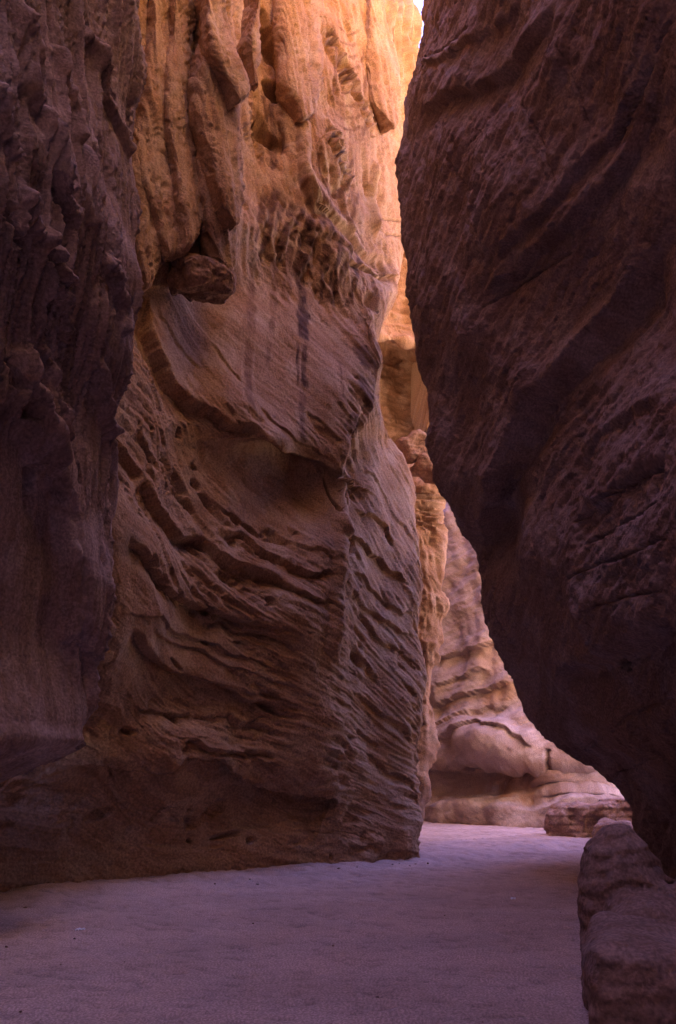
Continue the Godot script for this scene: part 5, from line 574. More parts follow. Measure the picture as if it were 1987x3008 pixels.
func _ready() -> void:
	# camera, sky, sun, exposure
	var cam := Camera3D.new()
	cam.name = "camera"
	cam.fov = 62.0
	cam.near = 0.05
	cam.far = 900.0
	cam.position = Vector3(0, 1.6, 0)
	cam.rotation_degrees.x = 17.8
	add_child(cam)
	cam.current = true
	var sky_look := ProceduralSkyMaterial.new()
	sky_look.sky_top_color = Color(.46, .465, .76)
	sky_look.sky_horizon_color = Color(.65, .64, .80)
	sky_look.sky_curve = .12
	sky_look.ground_bottom_color = Color(.25, .18, .14)
	sky_look.ground_horizon_color = Color(.5, .42, .4)
	sky_look.sun_angle_max = 8.0
	var env := Environment.new()
	env.background_mode = Environment.BG_SKY
	env.sky = Sky.new()
	env.sky.sky_material = sky_look
	env.background_energy_multiplier = .52
	env.tonemap_mode = Environment.TONE_MAPPER_LINEAR
	env.tonemap_exposure = 18.5
	env.sdfgi_enabled = true
	env.ssao_enabled = true
	env.ssil_enabled = true
	var world := WorldEnvironment.new()
	world.name = "world_environment"
	world.environment = env
	add_child(world)
	var sun := DirectionalLight3D.new()
	sun.name = "sun"
	sun.light_color = Color(1.0, .93, .80)
	sun.light_energy = 1.6
	sun.light_angular_distance = .5
	sun.shadow_enabled = true
	add_child(sun)
	var to_sun := Vector3(-.36, .83, -.58)
	sun.look_at_from_position(to_sun * 100.0, Vector3.ZERO, Vector3.FORWARD)

	noise_a.seed = 11
	noise_a.noise_type = FastNoiseLite.TYPE_SIMPLEX_SMOOTH
	noise_a.frequency = 1.0
	noise_a.fractal_type = FastNoiseLite.FRACTAL_NONE
	noise_b.seed = 23
	noise_b.noise_type = FastNoiseLite.TYPE_SIMPLEX
	noise_b.frequency = 1.0
	noise_b.fractal_type = FastNoiseLite.FRACTAL_FBM
	noise_b.fractal_octaves = 3
	noise_c.seed = 37
	noise_c.noise_type = FastNoiseLite.TYPE_SIMPLEX
	noise_c.frequency = 1.0
	noise_c.fractal_type = FastNoiseLite.FRACTAL_NONE
	cells.seed = 5
	cells.noise_type = FastNoiseLite.TYPE_CELLULAR
	cells.frequency = 1.0
	cells.fractal_type = FastNoiseLite.FRACTAL_NONE
	cells.cellular_return_type = FastNoiseLite.RETURN_DISTANCE

	rock_material = StandardMaterial3D.new()
	rock_material.vertex_color_use_as_albedo = true
	rock_material.roughness = .92
	rock_material.metallic_specular = .25
	# sand grain: a fine speckle and its relief
	var speck := FastNoiseLite.new()
	speck.seed = 71
	speck.noise_type = FastNoiseLite.TYPE_SIMPLEX
	speck.frequency = .035
	speck.fractal_octaves = 5
	speck.fractal_gain = .65
	var relief := speck.get_seamless_image(1024, 1024)
	relief.convert(Image.FORMAT_RGBA8)
	var tone := Image.create_empty(1024, 1024, true, Image.FORMAT_RGB8)
	for y in 1024:
		for x in 1024:
			var v := clampf(.86 + (relief.get_pixel(x, y).r - .5) * .5, 0.0, 1.0)
			tone.set_pixel(x, y, Color(v, v, v))
	tone.generate_mipmaps()
	rock_material.albedo_texture = ImageTexture.create_from_image(tone)
	relief.bump_map_to_normal_map(6.0)
	relief.generate_mipmaps()
	rock_material.normal_enabled = true
	rock_material.normal_texture = ImageTexture.create_from_image(relief)
	rock_material.normal_scale = .75
	rock_material.uv1_triplanar = true
	rock_material.uv1_world_triplanar = true
	rock_material.uv1_scale = Vector3.ONE * .45

	ground()
	central_cliff()
	left_cliff()
	right_cliff()
	back_cliff()
	far_cliff()
	side_bench()
	wedged_blocks()
	far_boulders()
	small_things()

# Height of the trodden sand: broad swells, scuffs and footfalls, drifts against the cliff foot.
func floor_at(x: float, z: float) -> float:
	var y := .035 * noise_a.get_noise_2d(x * .35, z * .35) + .012 * noise_b.get_noise_2d(x * 2.2, z * 3.0) + .008 * noise_b.get_noise_2d(x * 8.0, z * 11.0)
	y -= .022 * ss(.25, .5, noise_b.get_noise_2d(x * 1.6 + 40.0, z * 4.5))
	var foot := cells.get_noise_2d(x * 1.9 + 17.0, z * 1.9) + 1.0
	y -= .018 * ss(.30, .16, foot + .12 * noise_b.get_noise_2d(x * 5.0, z * 5.0)) - .010 * ss(.22, .32, foot) * ss(.45, .34, foot)
	var wall := (x + 5.2) * .726 + (z + 13.2) * .688
	if wall < 1.2 and wall > -3.0: y += .10 * ss(1.0, -.3, wall + .5 * noise_a.get_noise_2d(x * .9, z * .9))
	return y

func ground() -> void:
	var xs := PackedFloat32Array()
	var zs := PackedFloat32Array()
	for x in [-160.0, -60.0, -25.0, -12.0]: xs.append(x)
	for i in 241: xs.append(-8.0 + 18.0 * i / 240.0)
	for x in [13.0, 25.0, 60.0, 160.0]: xs.append(x)
	for z in [150.0, 50.0, 20.0, 8.0, 2.0, -2.0]: zs.append(z)
	for i in 420: zs.append(-4.5 * pow(12.0, i / 419.0))
	for z in [-60.0, -80.0, -160.0]: zs.append(z)
	var p := PackedVector3Array()
	var c := PackedColorArray()
	for z in zs:
		for x in xs:
			var y := floor_at(x, z)
			var scuff := noise_b.get_noise_2d(x * 1.6 + 40.0, z * 4.5)
			p.append(Vector3(x, y, z))
			var v := 1.0 + .12 * noise_b.get_noise_2d(x * 6.0, z * 9.0) + .10 * noise_a.get_noise_2d(x * .5, z * .7) - .22 * ss(.22, .5, scuff)
			var warm := .5 + .5 * noise_a.get_noise_2d(x * .8 + 9.0, z * .8)
			c.append(Color(.64 * v, lerpf(.485, .465, warm) * v, lerpf(.42, .385, warm) * v))
	var nx := xs.size()
	var nz := zs.size()
	var nor := PackedVector3Array()
	for j in nz:
		for i in nx:
			nor.append((p[mini(j + 1, nz - 1) * nx + i] - p[maxi(j - 1, 0) * nx + i]).cross(p[j * nx + maxi(i - 1, 0)] - p[j * nx + mini(i + 1, nx - 1)]).normalized())
	var idx := PackedInt32Array()
	for j in nz - 1:
		for i in nx - 1:
			var a := j * nx + i
			idx.append_array(PackedInt32Array([a, a + nx, a + 1, a + 1, a + nx, a + nx + 1]))
	var arr := []
	arr.resize(Mesh.ARRAY_MAX)
	arr[Mesh.ARRAY_VERTEX] = p
	arr[Mesh.ARRAY_NORMAL] = nor
	arr[Mesh.ARRAY_COLOR] = c
	arr[Mesh.ARRAY_INDEX] = idx
	var m := ArrayMesh.new()
	m.add_surface_from_arrays(Mesh.PRIMITIVE_TRIANGLES, arr)
	var o := put(self, "ground", m)
	var sand: StandardMaterial3D = rock_material.duplicate()
	sand.normal_scale = .15
	sand.uv1_scale = Vector3.ONE * .8
	o.material_override = sand
	o.set_meta("kind", "structure")
	o.set_meta("label", "pinkish sand floor of the canyon")

func central_cliff() -> void:
	var r := Rock.new(CENTRAL, 18, CENTRAL_U, CENTRAL_V)
	for k in r.nu * r.nv:
		var p := r.pos[k]
		var a := (p.x + 5.2) * .688 - (p.z + 13.2) * .726 - 2.0
		r.bed[k] = p.y + (.6 + 2.6 * ss(1.0, 6.0, p.y)) * (1.0 - exp(-maxf(0.0, a) / 1.3)) + .16 * a + .8 * log(1.0 + exp((a - 5.4) * 1.6)) / 1.6 * ss(.6, 3.0, p.y)
		r.calm[k] = .35
		r.run[k] = a + .3 * p.y
		# high up the beds give way to upright flutes
		var up := ss(10.5, 17.0, p.y + .25 * a)
		r.bed[k] = lerpf(r.bed[k], a * 1.1 + .12 * p.y + 10.5, up)
		r.run[k] = lerpf(r.run[k], p.y * .8, up)
	prepare_central(r)
	weather(r, {lump = .26, beds = .62, plates = .4, pits = .8, fibre = .35, grain = 1.2,
		c0 = Color(.52, .325, .185), c1 = Color(.44, .25, .13), c2 = Color(.55, .37, .225), c3 = Color(.29, .16, .09)})
	carve_central(r)
	var o := put(self, "banded_cliff", r.mesh())
	tag(o, "golden brown banded cliff with dark streaks in the middle of the canyon", "cliff")
	var slabs := 0
	for g in SLABS:
		var s := Rock.new(g[0], 8, g[1], g[2])
		for k in s.nu * s.nv:
			var p := s.pos[k]
			s.bed[k] = ((p.x + 5.2) * .688 - (p.z + 13.2) * .726) * 1.3 + .25 * p.y
			s.run[k] = p.y * .35
			s.calm[k] = .5
		weather(s, {lump = .14, beds = .7, plates = 1.0, pits = .3, fibre = 1.3, grain = 1.0,
			c0 = Color(.52, .335, .20), c1 = Color(.44, .26, .15), c2 = Color(.55, .38, .25), c3 = Color(.29, .165, .10)})
		put(o, "draped_lobe" if slabs > 6 else "hanging_slab", s.mesh())
		slabs += 1

func left_cliff() -> void:
	var r := Rock.new(LEFT, 13, LEFT_U, LEFT_V)
	for k in r.nu * r.nv:
		var p := r.pos[k]
		r.bed[k] = (-p.z + .16 * p.y + p.x * .6) * 1.5
		r.run[k] = p.y * .2
	prepare_left(r)
	weather(r, {lump = .2, beds = .35, plates = .3, pits = .1, fibre = 1.6, grain = .8, ribs = .8, iso = .3, warp = .35,
		c0 = Color(.40, .28, .245), c1 = Color(.33, .22, .18), c2 = Color(.48, .36, .335), c3 = Color(.23, .145, .11)})
	carve_left(r)
	var o := put(self, "shaggy_cliff", r.mesh())
	tag(o, "dark rough cliff with bark-like upright ribs at the left edge", "cliff")

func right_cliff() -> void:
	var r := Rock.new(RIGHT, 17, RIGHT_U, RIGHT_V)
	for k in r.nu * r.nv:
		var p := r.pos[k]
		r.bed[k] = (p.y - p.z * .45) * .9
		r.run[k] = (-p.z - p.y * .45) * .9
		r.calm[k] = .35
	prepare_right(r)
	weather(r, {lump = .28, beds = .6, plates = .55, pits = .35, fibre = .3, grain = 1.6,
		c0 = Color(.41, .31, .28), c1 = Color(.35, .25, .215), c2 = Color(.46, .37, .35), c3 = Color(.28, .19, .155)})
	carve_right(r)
	# unseen upper wall coloured bright orange to bounce warm light onto the cliffs
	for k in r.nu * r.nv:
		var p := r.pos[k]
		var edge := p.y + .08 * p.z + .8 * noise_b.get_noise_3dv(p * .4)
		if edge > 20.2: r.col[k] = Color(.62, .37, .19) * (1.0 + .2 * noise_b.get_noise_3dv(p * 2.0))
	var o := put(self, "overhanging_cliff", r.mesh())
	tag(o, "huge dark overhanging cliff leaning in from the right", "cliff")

func back_cliff() -> void:
	var r := Rock.new(BACK, 10, BACK_U, BACK_V)
	for k in r.nu * r.nv:
		var p := r.pos[k]
		r.bed[k] = lerpf(p.x * 1.2, p.y, ss(9.5, 11.0, p.y))
		r.run[k] = lerpf(p.y, p.x, ss(9.5, 11.0, p.y))
	weather(r, {lump = .5, beds = .6, plates = .7, pits = .6, fibre = .6, grain = 1.0,
		c0 = Color(.40, .245, .15), c1 = Color(.33, .185, .105), c2 = Color(.44, .29, .19), c3 = Color(.24, .135, .08)})
	var o := put(self, "pillar_cliff", r.mesh())
	tag(o, "narrow brown pillar of cliff behind the banded cliff beside the gap", "cliff")

func far_cliff() -> void:
	var r := Rock.new(FAR, 15, FAR_U, FAR_V)
	for k in r.nu * r.nv:
		var p := r.pos[k]
		r.bed[k] = (p.y - p.x * .3) * .9
		r.run[k] = p.x * .5
		r.calm[k] = .45
	prepare_far(r)
	weather(r, {lump = .45, beds = .8, plates = .5, pits = .2, fibre = .5, grain = 1.0,
		c0 = Color(.50, .39, .335), c1 = Color(.44, .32, .265), c2 = Color(.54, .43, .385), c3 = Color(.32, .21, .16)})
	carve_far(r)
	var o := put(self, "distant_cliff", r.mesh())
	tag(o, "pale violet cliff in the distance seen through the gap", "cliff")

# ------------------------------------------------------------------ boulders
func blend(a: float, b: float, k: float) -> float:
	var h := clampf(.5 + .5 * (b - a) / k, 0.0, 1.0)
	return lerpf(b, a, h) - k * h * (1.0 - h)

func egg(p: Vector3, c: Vector3, r: Vector3) -> float:
	var q := (p - c) / r
	var k := q.length()
	return (k - 1.0) * minf(r.x, minf(r.y, r.z)) if k < .001 else k * (k - 1.0) / (q / r).length()

func block(p: Vector3, c: Vector3, half: Vector3, round_by: float) -> float:
	var q := (p - c).abs() - half + Vector3.ONE * round_by
	return Vector3(maxf(q.x, 0.0), maxf(q.y, 0.0), maxf(q.z, 0.0)).length() + minf(maxf(q.x, maxf(q.y, q.z)), 0.0) - round_by

# Surface nets over a distance field: one vertex in each cell the surface crosses, one quad round each crossed edge.
func nets(field: Callable, from: Vector3, to: Vector3, cell: float, tint: Callable) -> ArrayMesh:
	var n := Vector3i(((to - from) / cell).ceil()) + Vector3i.ONE
	var f := PackedFloat32Array()
	f.resize(n.x * n.y * n.z)
	for z in n.z:
		for y in n.y:
			for x in n.x: f[(z * n.y + y) * n.x + x] = field.call(from + Vector3(x, y, z) * cell)
	var at := PackedInt32Array()
	at.resize(f.size())
	at.fill(-1)
	var p := PackedVector3Array()
	var step := [1, n.x, n.x * n.y]
	for z in n.z - 1:
		for y in n.y - 1:
			for x in n.x - 1:
				var k := (z * n.y + y) * n.x + x
				var sum := Vector3.ZERO
				var hits := 0
				for e in 12:
					var ax := e / 4
					var b1 := (e & 1)
					var b2 := (e >> 1) & 1
					var o := Vector3i.ZERO
					o[(ax + 1) % 3] = b1
					o[(ax + 2) % 3] = b2
					var ka: int = k + o.x * step[0] + o.y * step[1] + o.z * step[2]
					var fa := f[ka]
					var fb := f[ka + step[ax]]
					if (fa < 0.0) != (fb < 0.0):
						var v := Vector3(o)
						v[ax] = fa / (fa - fb)
						sum += v
						hits += 1
				if hits > 0:
					at[k] = p.size()
					p.append(from + (Vector3(x, y, z) + sum / hits) * cell)
	var idx := PackedInt32Array()
	for z in range(1, n.z - 1):
		for y in range(1, n.y - 1):
			for x in range(1, n.x - 1):
				var k := (z * n.y + y) * n.x + x
				for ax in 3:
					var fa := f[k]
					var fb := f[k + step[ax]]
					if (fa < 0.0) == (fb < 0.0): continue
					var s1: int = step[(ax + 1) % 3]
					var s2: int = step[(ax + 2) % 3]
					var a := at[k]
					var b := at[k - s1]
					var c := at[k - s1 - s2]
					var d := at[k - s2]
					if a < 0 or b < 0 or c < 0 or d < 0: continue
					if fa < 0.0: idx.append_array(PackedInt32Array([a, c, b, a, d, c]))
					else: idx.append_array(PackedInt32Array([a, b, c, a, c, d]))
	var nor := PackedVector3Array()
	var col := PackedColorArray()
	var h := cell * .6
	for q in p:
		nor.append(Vector3(field.call(q + Vector3(h, 0, 0)) - field.call(q - Vector3(h, 0, 0)), field.call(q + Vector3(0, h, 0)) - field.call(q - Vector3(0, h, 0)), field.call(q + Vector3(0, 0, h)) - field.call(q - Vector3(0, 0, h))).normalized())
		col.append(tint.call(q))
	var arr := []
	arr.resize(Mesh.ARRAY_MAX)
	arr[Mesh.ARRAY_VERTEX] = p
	arr[Mesh.ARRAY_NORMAL] = nor
	arr[Mesh.ARRAY_COLOR] = col
	arr[Mesh.ARRAY_INDEX] = idx
	var m := ArrayMesh.new()
	m.add_surface_from_arrays(Mesh.PRIMITIVE_TRIANGLES, arr)
	return m

func stone_tint(p: Vector3, c0: Color, c1: Color) -> Color:
	var t := ss(-.4, .4, noise_b.get_noise_3d(p.x * 1.6, p.y * 4.0, p.z * 1.6))
	var v := 1.0 + .2 * noise_b.get_noise_3dv(p * 9.0)
	var c := c0.lerp(c1, t)
	return Color(c.r * v, c.g * v, c.b * v)

func side_bench() -> void:
	var turned := Basis(Vector3.UP, -.25).inverse()
	var field := func(p: Vector3) -> float:
		var d := egg(p, Vector3(3.3, -.15, -9.3), Vector3(.90, .74, 1.0))
		d = blend(d, egg(p, Vector3(2.98, .42, -9.75), Vector3(.46, .76, .46)), .12)
		d = blend(d, block(p, Vector3(4.8, .0, -9.2), Vector3(1.3, .66, 1.2), .35), .3)
		d = blend(d, block(turned * (p - Vector3(3.32, -.1, -7.05)), Vector3.ZERO, Vector3(1.42, .62, 1.0), .18), .22)
		d = -blend(-d, egg(p, Vector3(3.15, .62, -8.5), Vector3(.38, .28, .34)), .05)
		d = -blend(-d, egg(p, Vector3(2.45, .40, -8.6), Vector3(.26, .13, .24)), .05)
		d = -blend(-d, egg(p, Vector3(2.7, .50, -7.85), Vector3(.09, .05, .1)), .03)
		var low := noise_a.get_noise_3dv(p * 1.1)
		d += .06 * low + .035 * noise_b.get_noise_3dv(p * 2.6) + .012 * noise_b.get_noise_3dv(p * 9.0)
		d -= .03 * shelf(p.y * 5.5 + .8 * low + .25 * p.x)
		return d
	var tint := func(p: Vector3) -> Color:
		return stone_tint(p, Color(.44, .315, .26), Color(.36, .245, .195))
	var m := nets(field, Vector3(1.6, -.3, -10.8), Vector3(6.0, 1.5, -5.6), .045, tint)
	var o := put(self, "rock_bench", m)
	tag(o, "low eroded rock bench with a rounded hump at the foot of the right cliff", "rock")

# A broken block of stone: a tilted slab of rock with worn corners.
func stone(at: Vector3, half: Vector3, turn: Vector3, round_by: float, cell: float, c0: Color, c1: Color) -> ArrayMesh:
	var t := Basis.from_euler(turn).inverse()
	var small := minf(half.x, minf(half.y, half.z))
	var field := func(p: Vector3) -> float:
		var d := block(t * p, Vector3.ZERO, half, round_by)
		var w := p + at
		return d + small * (.28 * noise_a.get_noise_3dv(w * (.8 / small)) + .10 * noise_b.get_noise_3dv(w * (2.4 / small))) - small * .06 * shelf(w.y * 3.0 / small)
	var tint := func(p: Vector3) -> Color: return stone_tint(p + at, c0, c1)
	var reach := Vector3.ONE * (half.length() + small * .4)
	return nets(field, -reach, reach, cell, tint)

func wedged_blocks() -> void:
	var brown := Color(.36, .21, .135)
	var dark := Color(.28, .165, .11)
	var at := Vector3(-2.74, 11.32, -14.95)
	var o := put(self, "wedged_boulder", stone(at, Vector3(.58, .34, .5), Vector3(.2, .75, .1), .2, .035, dark, brown), at)
	tag(o, "dark brown block jammed under the hanging slabs of the banded cliff", "boulder")
	at = Vector3(2.36, 11.75, -25.0)
	o = put(self, "wedged_boulder", stone(at, Vector3(.42, .40, .4), Vector3(.2, .4, .5), .12, .04, brown, Color(.38, .24, .16)), at)
	tag(o, "upper block wedged in the dark crack above the gap", "boulder")
	at = Vector3(2.85, 11.1, -25.0)
	o = put(self, "wedged_boulder", stone(at, Vector3(.46, .32, .4), Vector3(-.2, .2, -.5), .14, .04, dark, brown), at)
	tag(o, "lower rounded block wedged just above the top of the gap", "boulder")

func far_boulders() -> void:
	var c0 := Color(.46, .31, .25)
	var c1 := Color(.34, .21, .15)
	var at := Vector3(8.6, .35, -28.6)
	var o := put(self, "ledge_boulder", stone(at, Vector3(1.9, .68, .9), Vector3(0, -.35, .06), .15, .05, c0, c1), at)
	tag(o, "long jagged pale boulder by the far bend of the sand floor", "boulder")
	at = Vector3(8.9, .1, -26.6)
	o = put(self, "ledge_boulder", stone(at, Vector3(1.3, .42, .7), Vector3(0, -.45, -.05), .12, .05, c0, c1), at)
	tag(o, "low pale boulder in front of the long jagged one", "boulder")

func pebble_mesh(seed_at: float, flat: float) -> ArrayMesh:
	var field := func(p: Vector3) -> float:
		var q := Vector3(p.x, p.y / flat, p.z * 1.2)
		return q.length() - 1.0 + .35 * noise_a.get_noise_3dv(p * .9 + Vector3.ONE * seed_at) + .12 * noise_b.get_noise_3dv(p * 2.0 + Vector3.ONE * seed_at)
	var tint := func(p: Vector3) -> Color: return stone_tint(p * .3 + Vector3.ONE * seed_at, Color(.36, .24, .18), Color(.22, .145, .11))
	return nets(field, Vector3.ONE * -1.5, Vector3.ONE * 1.5, .25, tint)

func small_things() -> void:
	var rng := RandomNumberGenerator.new()
	rng.seed = 404
	var kinds: Array[ArrayMesh] = []
	for k in 6: kinds.append(pebble_mesh(3.0 + 7.0 * k, .55 + .06 * k))
	# pebbles thrown about the sand
	for k in 18:
		var z := -6.5 - 17.0 * pow(rng.randf(), 1.4)
		var x := rng.randf_range(-.38, .25) * -z
		var s := rng.randf_range(.006, .016)
		var o := put(self, "pebble" if k == 0 else "pebble_%03d" % k, kinds[rng.randi() % 6], Vector3(x, floor_at(x, z) + s * .25, z))
		o.rotation.y = rng.randf() * TAU
		o.scale = Vector3.ONE * s
		tag(o, "tiny dark pebble lying loose on the open sand floor", "pebble", "pebbles on the sand")
	# fallen stones along the foot of the banded cliff
	for k in 12:
		var t := rng.randf()
		var foot := Vector3(lerpf(-5.0, 2.0, t), 0, lerpf(-12.6, -20.4, t)) + Vector3(.726, 0, .688) * (.12 + .5 * pow(rng.randf(), 2.5))
		var s := rng.randf_range(.015, .045) * (1.0 - .4 * rng.randf())
		var o := put(self, "fallen_stone" if k == 0 else "fallen_stone_%03d" % k, kinds[rng.randi() % 6], foot + Vector3(0, floor_at(foot.x, foot.z) + s * .2, 0))
		o.rotation.y = rng.randf() * TAU
		o.scale = Vector3.ONE * s
		tag(o, "small fallen stone at the foot of the banded cliff", "stone", "fallen stones along the banded cliff")
	scrap(Vector3(-2.98, 0, -10.85), .5, "white scrap of paper on the sand near the left cliff")
	scrap(Vector3(2.62, 0, -13.9), 1.3, "white scrap of paper on the sand in the middle of the path")

# A crumpled bit of litter, a hand's width long.
func scrap(at: Vector3, turn: float, label: String) -> void:
	var st := SurfaceTool.new()
	st.begin(Mesh.PRIMITIVE_TRIANGLES)
	var n := 9
	for j in n:
		for i in n:
			var x := (i / float(n - 1) - .5) * .11
			var z := (j / float(n - 1) - .5) * .07
			st.set_smooth_group(-1)
			st.add_vertex(Vector3(x, .014 + .016 * noise_a.get_noise_3d(x * 30.0 + at.x, z * 30.0, 3.0), z))
	for j in n - 1:
		for i in n - 1:
			var a := j * n + i
			for q in [a, a + 1, a + n, a + 1, a + n + 1, a + n]: st.add_index(q)
	st.generate_normals()
	var o := put(self, "paper_scrap", st.commit(), Vector3(at.x, floor_at(at.x, at.z), at.z))
	o.rotation.y = turn
	var paper := StandardMaterial3D.new()
	paper.albedo_color = Color(.88, .88, .90)
	paper.roughness = .7
	paper.cull_mode = BaseMaterial3D.CULL_DISABLED
	o.material_override = paper
	tag(o, label, "paper")

func prepare_central(r: Rock) -> void:
	calm(r, Vector2(8.75, 17.54), 3, 2.3, -0.436332, 0.96)
	calm(r, Vector2(11.04, 17.33), 1.6, 1.8, 0, 0.95)
	calm(r, Vector2(6.38, 18.21), 1.2, 1.6, -0.610865, 0.9)
	calm(r, Vector2(9.71, 11.42), 2.6, 0.9, -0.349066, 0.85)
	calm(r, Vector2(4.54, 8.54), 0.8, 2.2, 0.436332, 0.85)
	calm(r, Vector2(6.46, 6.75), 2.2, 0.8, -0.488692, 0.8)
	calm(r, Vector2(13.29, 11.71), 1.6, 2.2, -0.698132, 0.75)
	calm(r, Vector2(13.21, 8.29), 1, 3, 0.174533, 0.68)
	calm(r, Vector2(13.29, 3.67), 1.2, 2, 0, 0.6)
	calm(r, Vector2(10.62, 28.79), 0.8, 1.6, 0, 0.9)
	calm(r, Vector2(12.96, 28.58), 0.6, 1.6, 0, 0.9)
	calm(r, Vector2(5.42, 0.83), 3.5, 0.7, 0, 0.7)
	calm(r, Vector2(2.71, 0.96), 3.5, 0.7, 0, 0.7)


func carve_central(r: Rock) -> void:
	ledge(r, [Vector2(5.21, 19.88), Vector2(5.25, 18.96), Vector2(5.38, 18.29), Vector2(5.67, 17.54), Vector2(6.04, 17.04), Vector2(6.25, 16.42), Vector2(6.58, 15.96), Vector2(7.00, 15.62), Vector2(7.54, 15.33), Vector2(8.00, 14.75), Vector2(8.58, 14.62), Vector2(9.04, 13.92), Vector2(9.75, 13.50), Vector2(10.83, 13.04), Vector2(11.38, 12.75), Vector2(11.92, 12.17), Vector2(11.88, 12.92), Vector2(11.88, 13.92), Vector2(11.88, 15.00), Vector2(11.88, 16.04)], 0.306, 1.8, 0.056, 0.05)
	ledge(r, [Vector2(5.50, 18.88), Vector2(5.88, 18.42), Vector2(6.29, 17.75), Vector2(6.71, 17.25), Vector2(7.04, 16.83)], 0.034, 0.3, 0.007, 0.05)
	ledge(r, [Vector2(7.33, 17.75), Vector2(7.67, 17.25), Vector2(8.00, 16.83), Vector2(8.46, 16.42)], 0.034, 0.3, 0.007, 0.05)
	ledge(r, [Vector2(9.00, 15.62), Vector2(9.54, 14.92), Vector2(10.46, 14.04), Vector2(11.21, 13.29), Vector2(11.67, 12.71)], 0.0476, 0.8, 0.014, 0.05)
	ledge(r, [Vector2(10.96, 15.50), Vector2(11.21, 14.92), Vector2(11.50, 14.17), Vector2(11.67, 13.79)], 0.0476, 0.7, 0.014, 0.05)
	ledge(r, [Vector2(11.42, 15.79), Vector2(11.62, 15.12), Vector2(11.88, 14.92)], 0.0408, 0.6, 0.014, 0.05)
	ledge(r, [Vector2(5.25, 12.17), Vector2(5.38, 11.62), Vector2(5.71, 10.83), Vector2(6.17, 10.21), Vector2(6.62, 9.79), Vector2(7.25, 9.71), Vector2(7.67, 9.33), Vector2(8.17, 9.00), Vector2(8.79, 8.79), Vector2(9.62, 8.50), Vector2(10.79, 8.08)], 0.2448, 1, 0.042, 0.05)
	ledge(r, [Vector2(4.50, 9.92), Vector2(4.75, 9.42), Vector2(5.04, 9.21), Vector2(5.33, 8.88), Vector2(5.50, 8.62), Vector2(5.83, 8.29), Vector2(6.38, 7.96), Vector2(6.92, 7.71), Vector2(7.62, 7.50), Vector2(8.33, 7.29), Vector2(9.33, 7.08), Vector2(10.79, 6.88)], 0.204, 0.7, 0.035, 0.07)
	ledge(r, [Vector2(7.29, 7.12), Vector2(7.54, 7.08), Vector2(8.08, 7.17), Vector2(8.38, 6.79), Vector2(9.04, 6.83), Vector2(9.92, 6.71), Vector2(10.79, 6.54)], 0.1088, 0.35, 0.021, 0.08)
	ledge(r, [Vector2(4.38, 7.62), Vector2(5.04, 7.38), Vector2(5.79, 7.21), Vector2(6.71, 6.79), Vector2(7.62, 6.46), Vector2(8.33, 6.21), Vector2(9.04, 5.96), Vector2(10.79, 5.62)], 0.068, 0.35, 0.014, 0.05)
	ledge(r, [Vector2(5.21, 7.04), Vector2(6.00, 6.71), Vector2(6.92, 6.38), Vector2(7.88, 5.96), Vector2(9.04, 5.62), Vector2(10.79, 5.29)], 0.068, 0.35, 0.014, 0.05)
	ledge(r, [Vector2(4.54, 7.17), Vector2(5.04, 6.83), Vector2(5.38, 6.46), Vector2(5.62, 6.04), Vector2(6.08, 5.75), Vector2(6.62, 5.58), Vector2(7.62, 5.42), Vector2(8.54, 4.96), Vector2(9.92, 4.71), Vector2(10.79, 4.58)], 0.2176, 1.1, 0.035, 0.05)
	ledge(r, [Vector2(7.29, 5.54), Vector2(8.33, 5.33), Vector2(9.33, 5.08), Vector2(10.79, 4.88)], 0.0544, 0.3, 0.014, 0.05)
	ledge(r, [Vector2(4.54, 4.79), Vector2(5.50, 4.79), Vector2(6.17, 4.54), Vector2(7.42, 4.58), Vector2(8.46, 4.33), Vector2(9.33, 4.46)], 0.0952, 0.4, 0.021, 0.1)
	ledge(r, [Vector2(6.17, 3.42), Vector2(6.67, 3.75), Vector2(7.21, 3.54), Vector2(7.88, 3.42), Vector2(8.79, 3.42), Vector2(9.25, 3.08), Vector2(9.92, 3.17)], 0.136, 0.45, 0.028, 0.1)
	ledge(r, [Vector2(3.25, 3.08), Vector2(3.88, 2.88), Vector2(4.96, 2.88), Vector2(5.83, 2.96), Vector2(6.54, 3.12), Vector2(7.58, 3.08), Vector2(8.00, 2.67), Vector2(8.88, 2.33), Vector2(10.33, 2.25), Vector2(11.17, 2.04), Vector2(11.83, 2.00), Vector2(11.92, 1.75)], 0.34, 1.1, 0.056, 0.08)
	ledge(r, [Vector2(4.67, 1.25), Vector2(5.75, 1.12), Vector2(6.83, 1.08), Vector2(7.58, 1.08), Vector2(8.12, 1.17)], 0.034, 0.3, 0.021, 0.03, -1, 0)
	ledge(r, [Vector2(7.12, 11.33), Vector2(8.12, 10.42), Vector2(8.79, 10.04), Vector2(10.00, 9.71), Vector2(11.29, 9.21), Vector2(11.88, 8.96)], 0.068, 0.3, 0.021, 0.06)
	ledge(r, [Vector2(7.67, 9.96), Vector2(8.50, 9.88), Vector2(9.38, 9.38), Vector2(10.42, 8.88), Vector2(11.33, 8.58), Vector2(11.92, 8.58)], 0.1768, 0.4, 0.021, 0.07)
	ledge(r, [Vector2(8.21, 8.62), Vector2(8.92, 8.67), Vector2(10.00, 8.29), Vector2(11.00, 8.04), Vector2(11.75, 7.83)], 0.1088, 0.35, 0.021, 0.07)
	ledge(r, [Vector2(5.12, 15.08), Vector2(5.17, 14.12), Vector2(5.38, 13.29), Vector2(5.67, 12.58)], 0.0816, 0.25, 0.021, 0.05)
	ledge(r, [Vector2(4.25, 14.12), Vector2(4.67, 13.67), Vector2(4.96, 12.71), Vector2(5.21, 12.21)], 0.204, 0.6, 0.028, 0.05)
	hollow(r, Vector2(6.42, 11.50), 0.138, 0.483, 0.488692, 0.16, 0.45, 0.12)
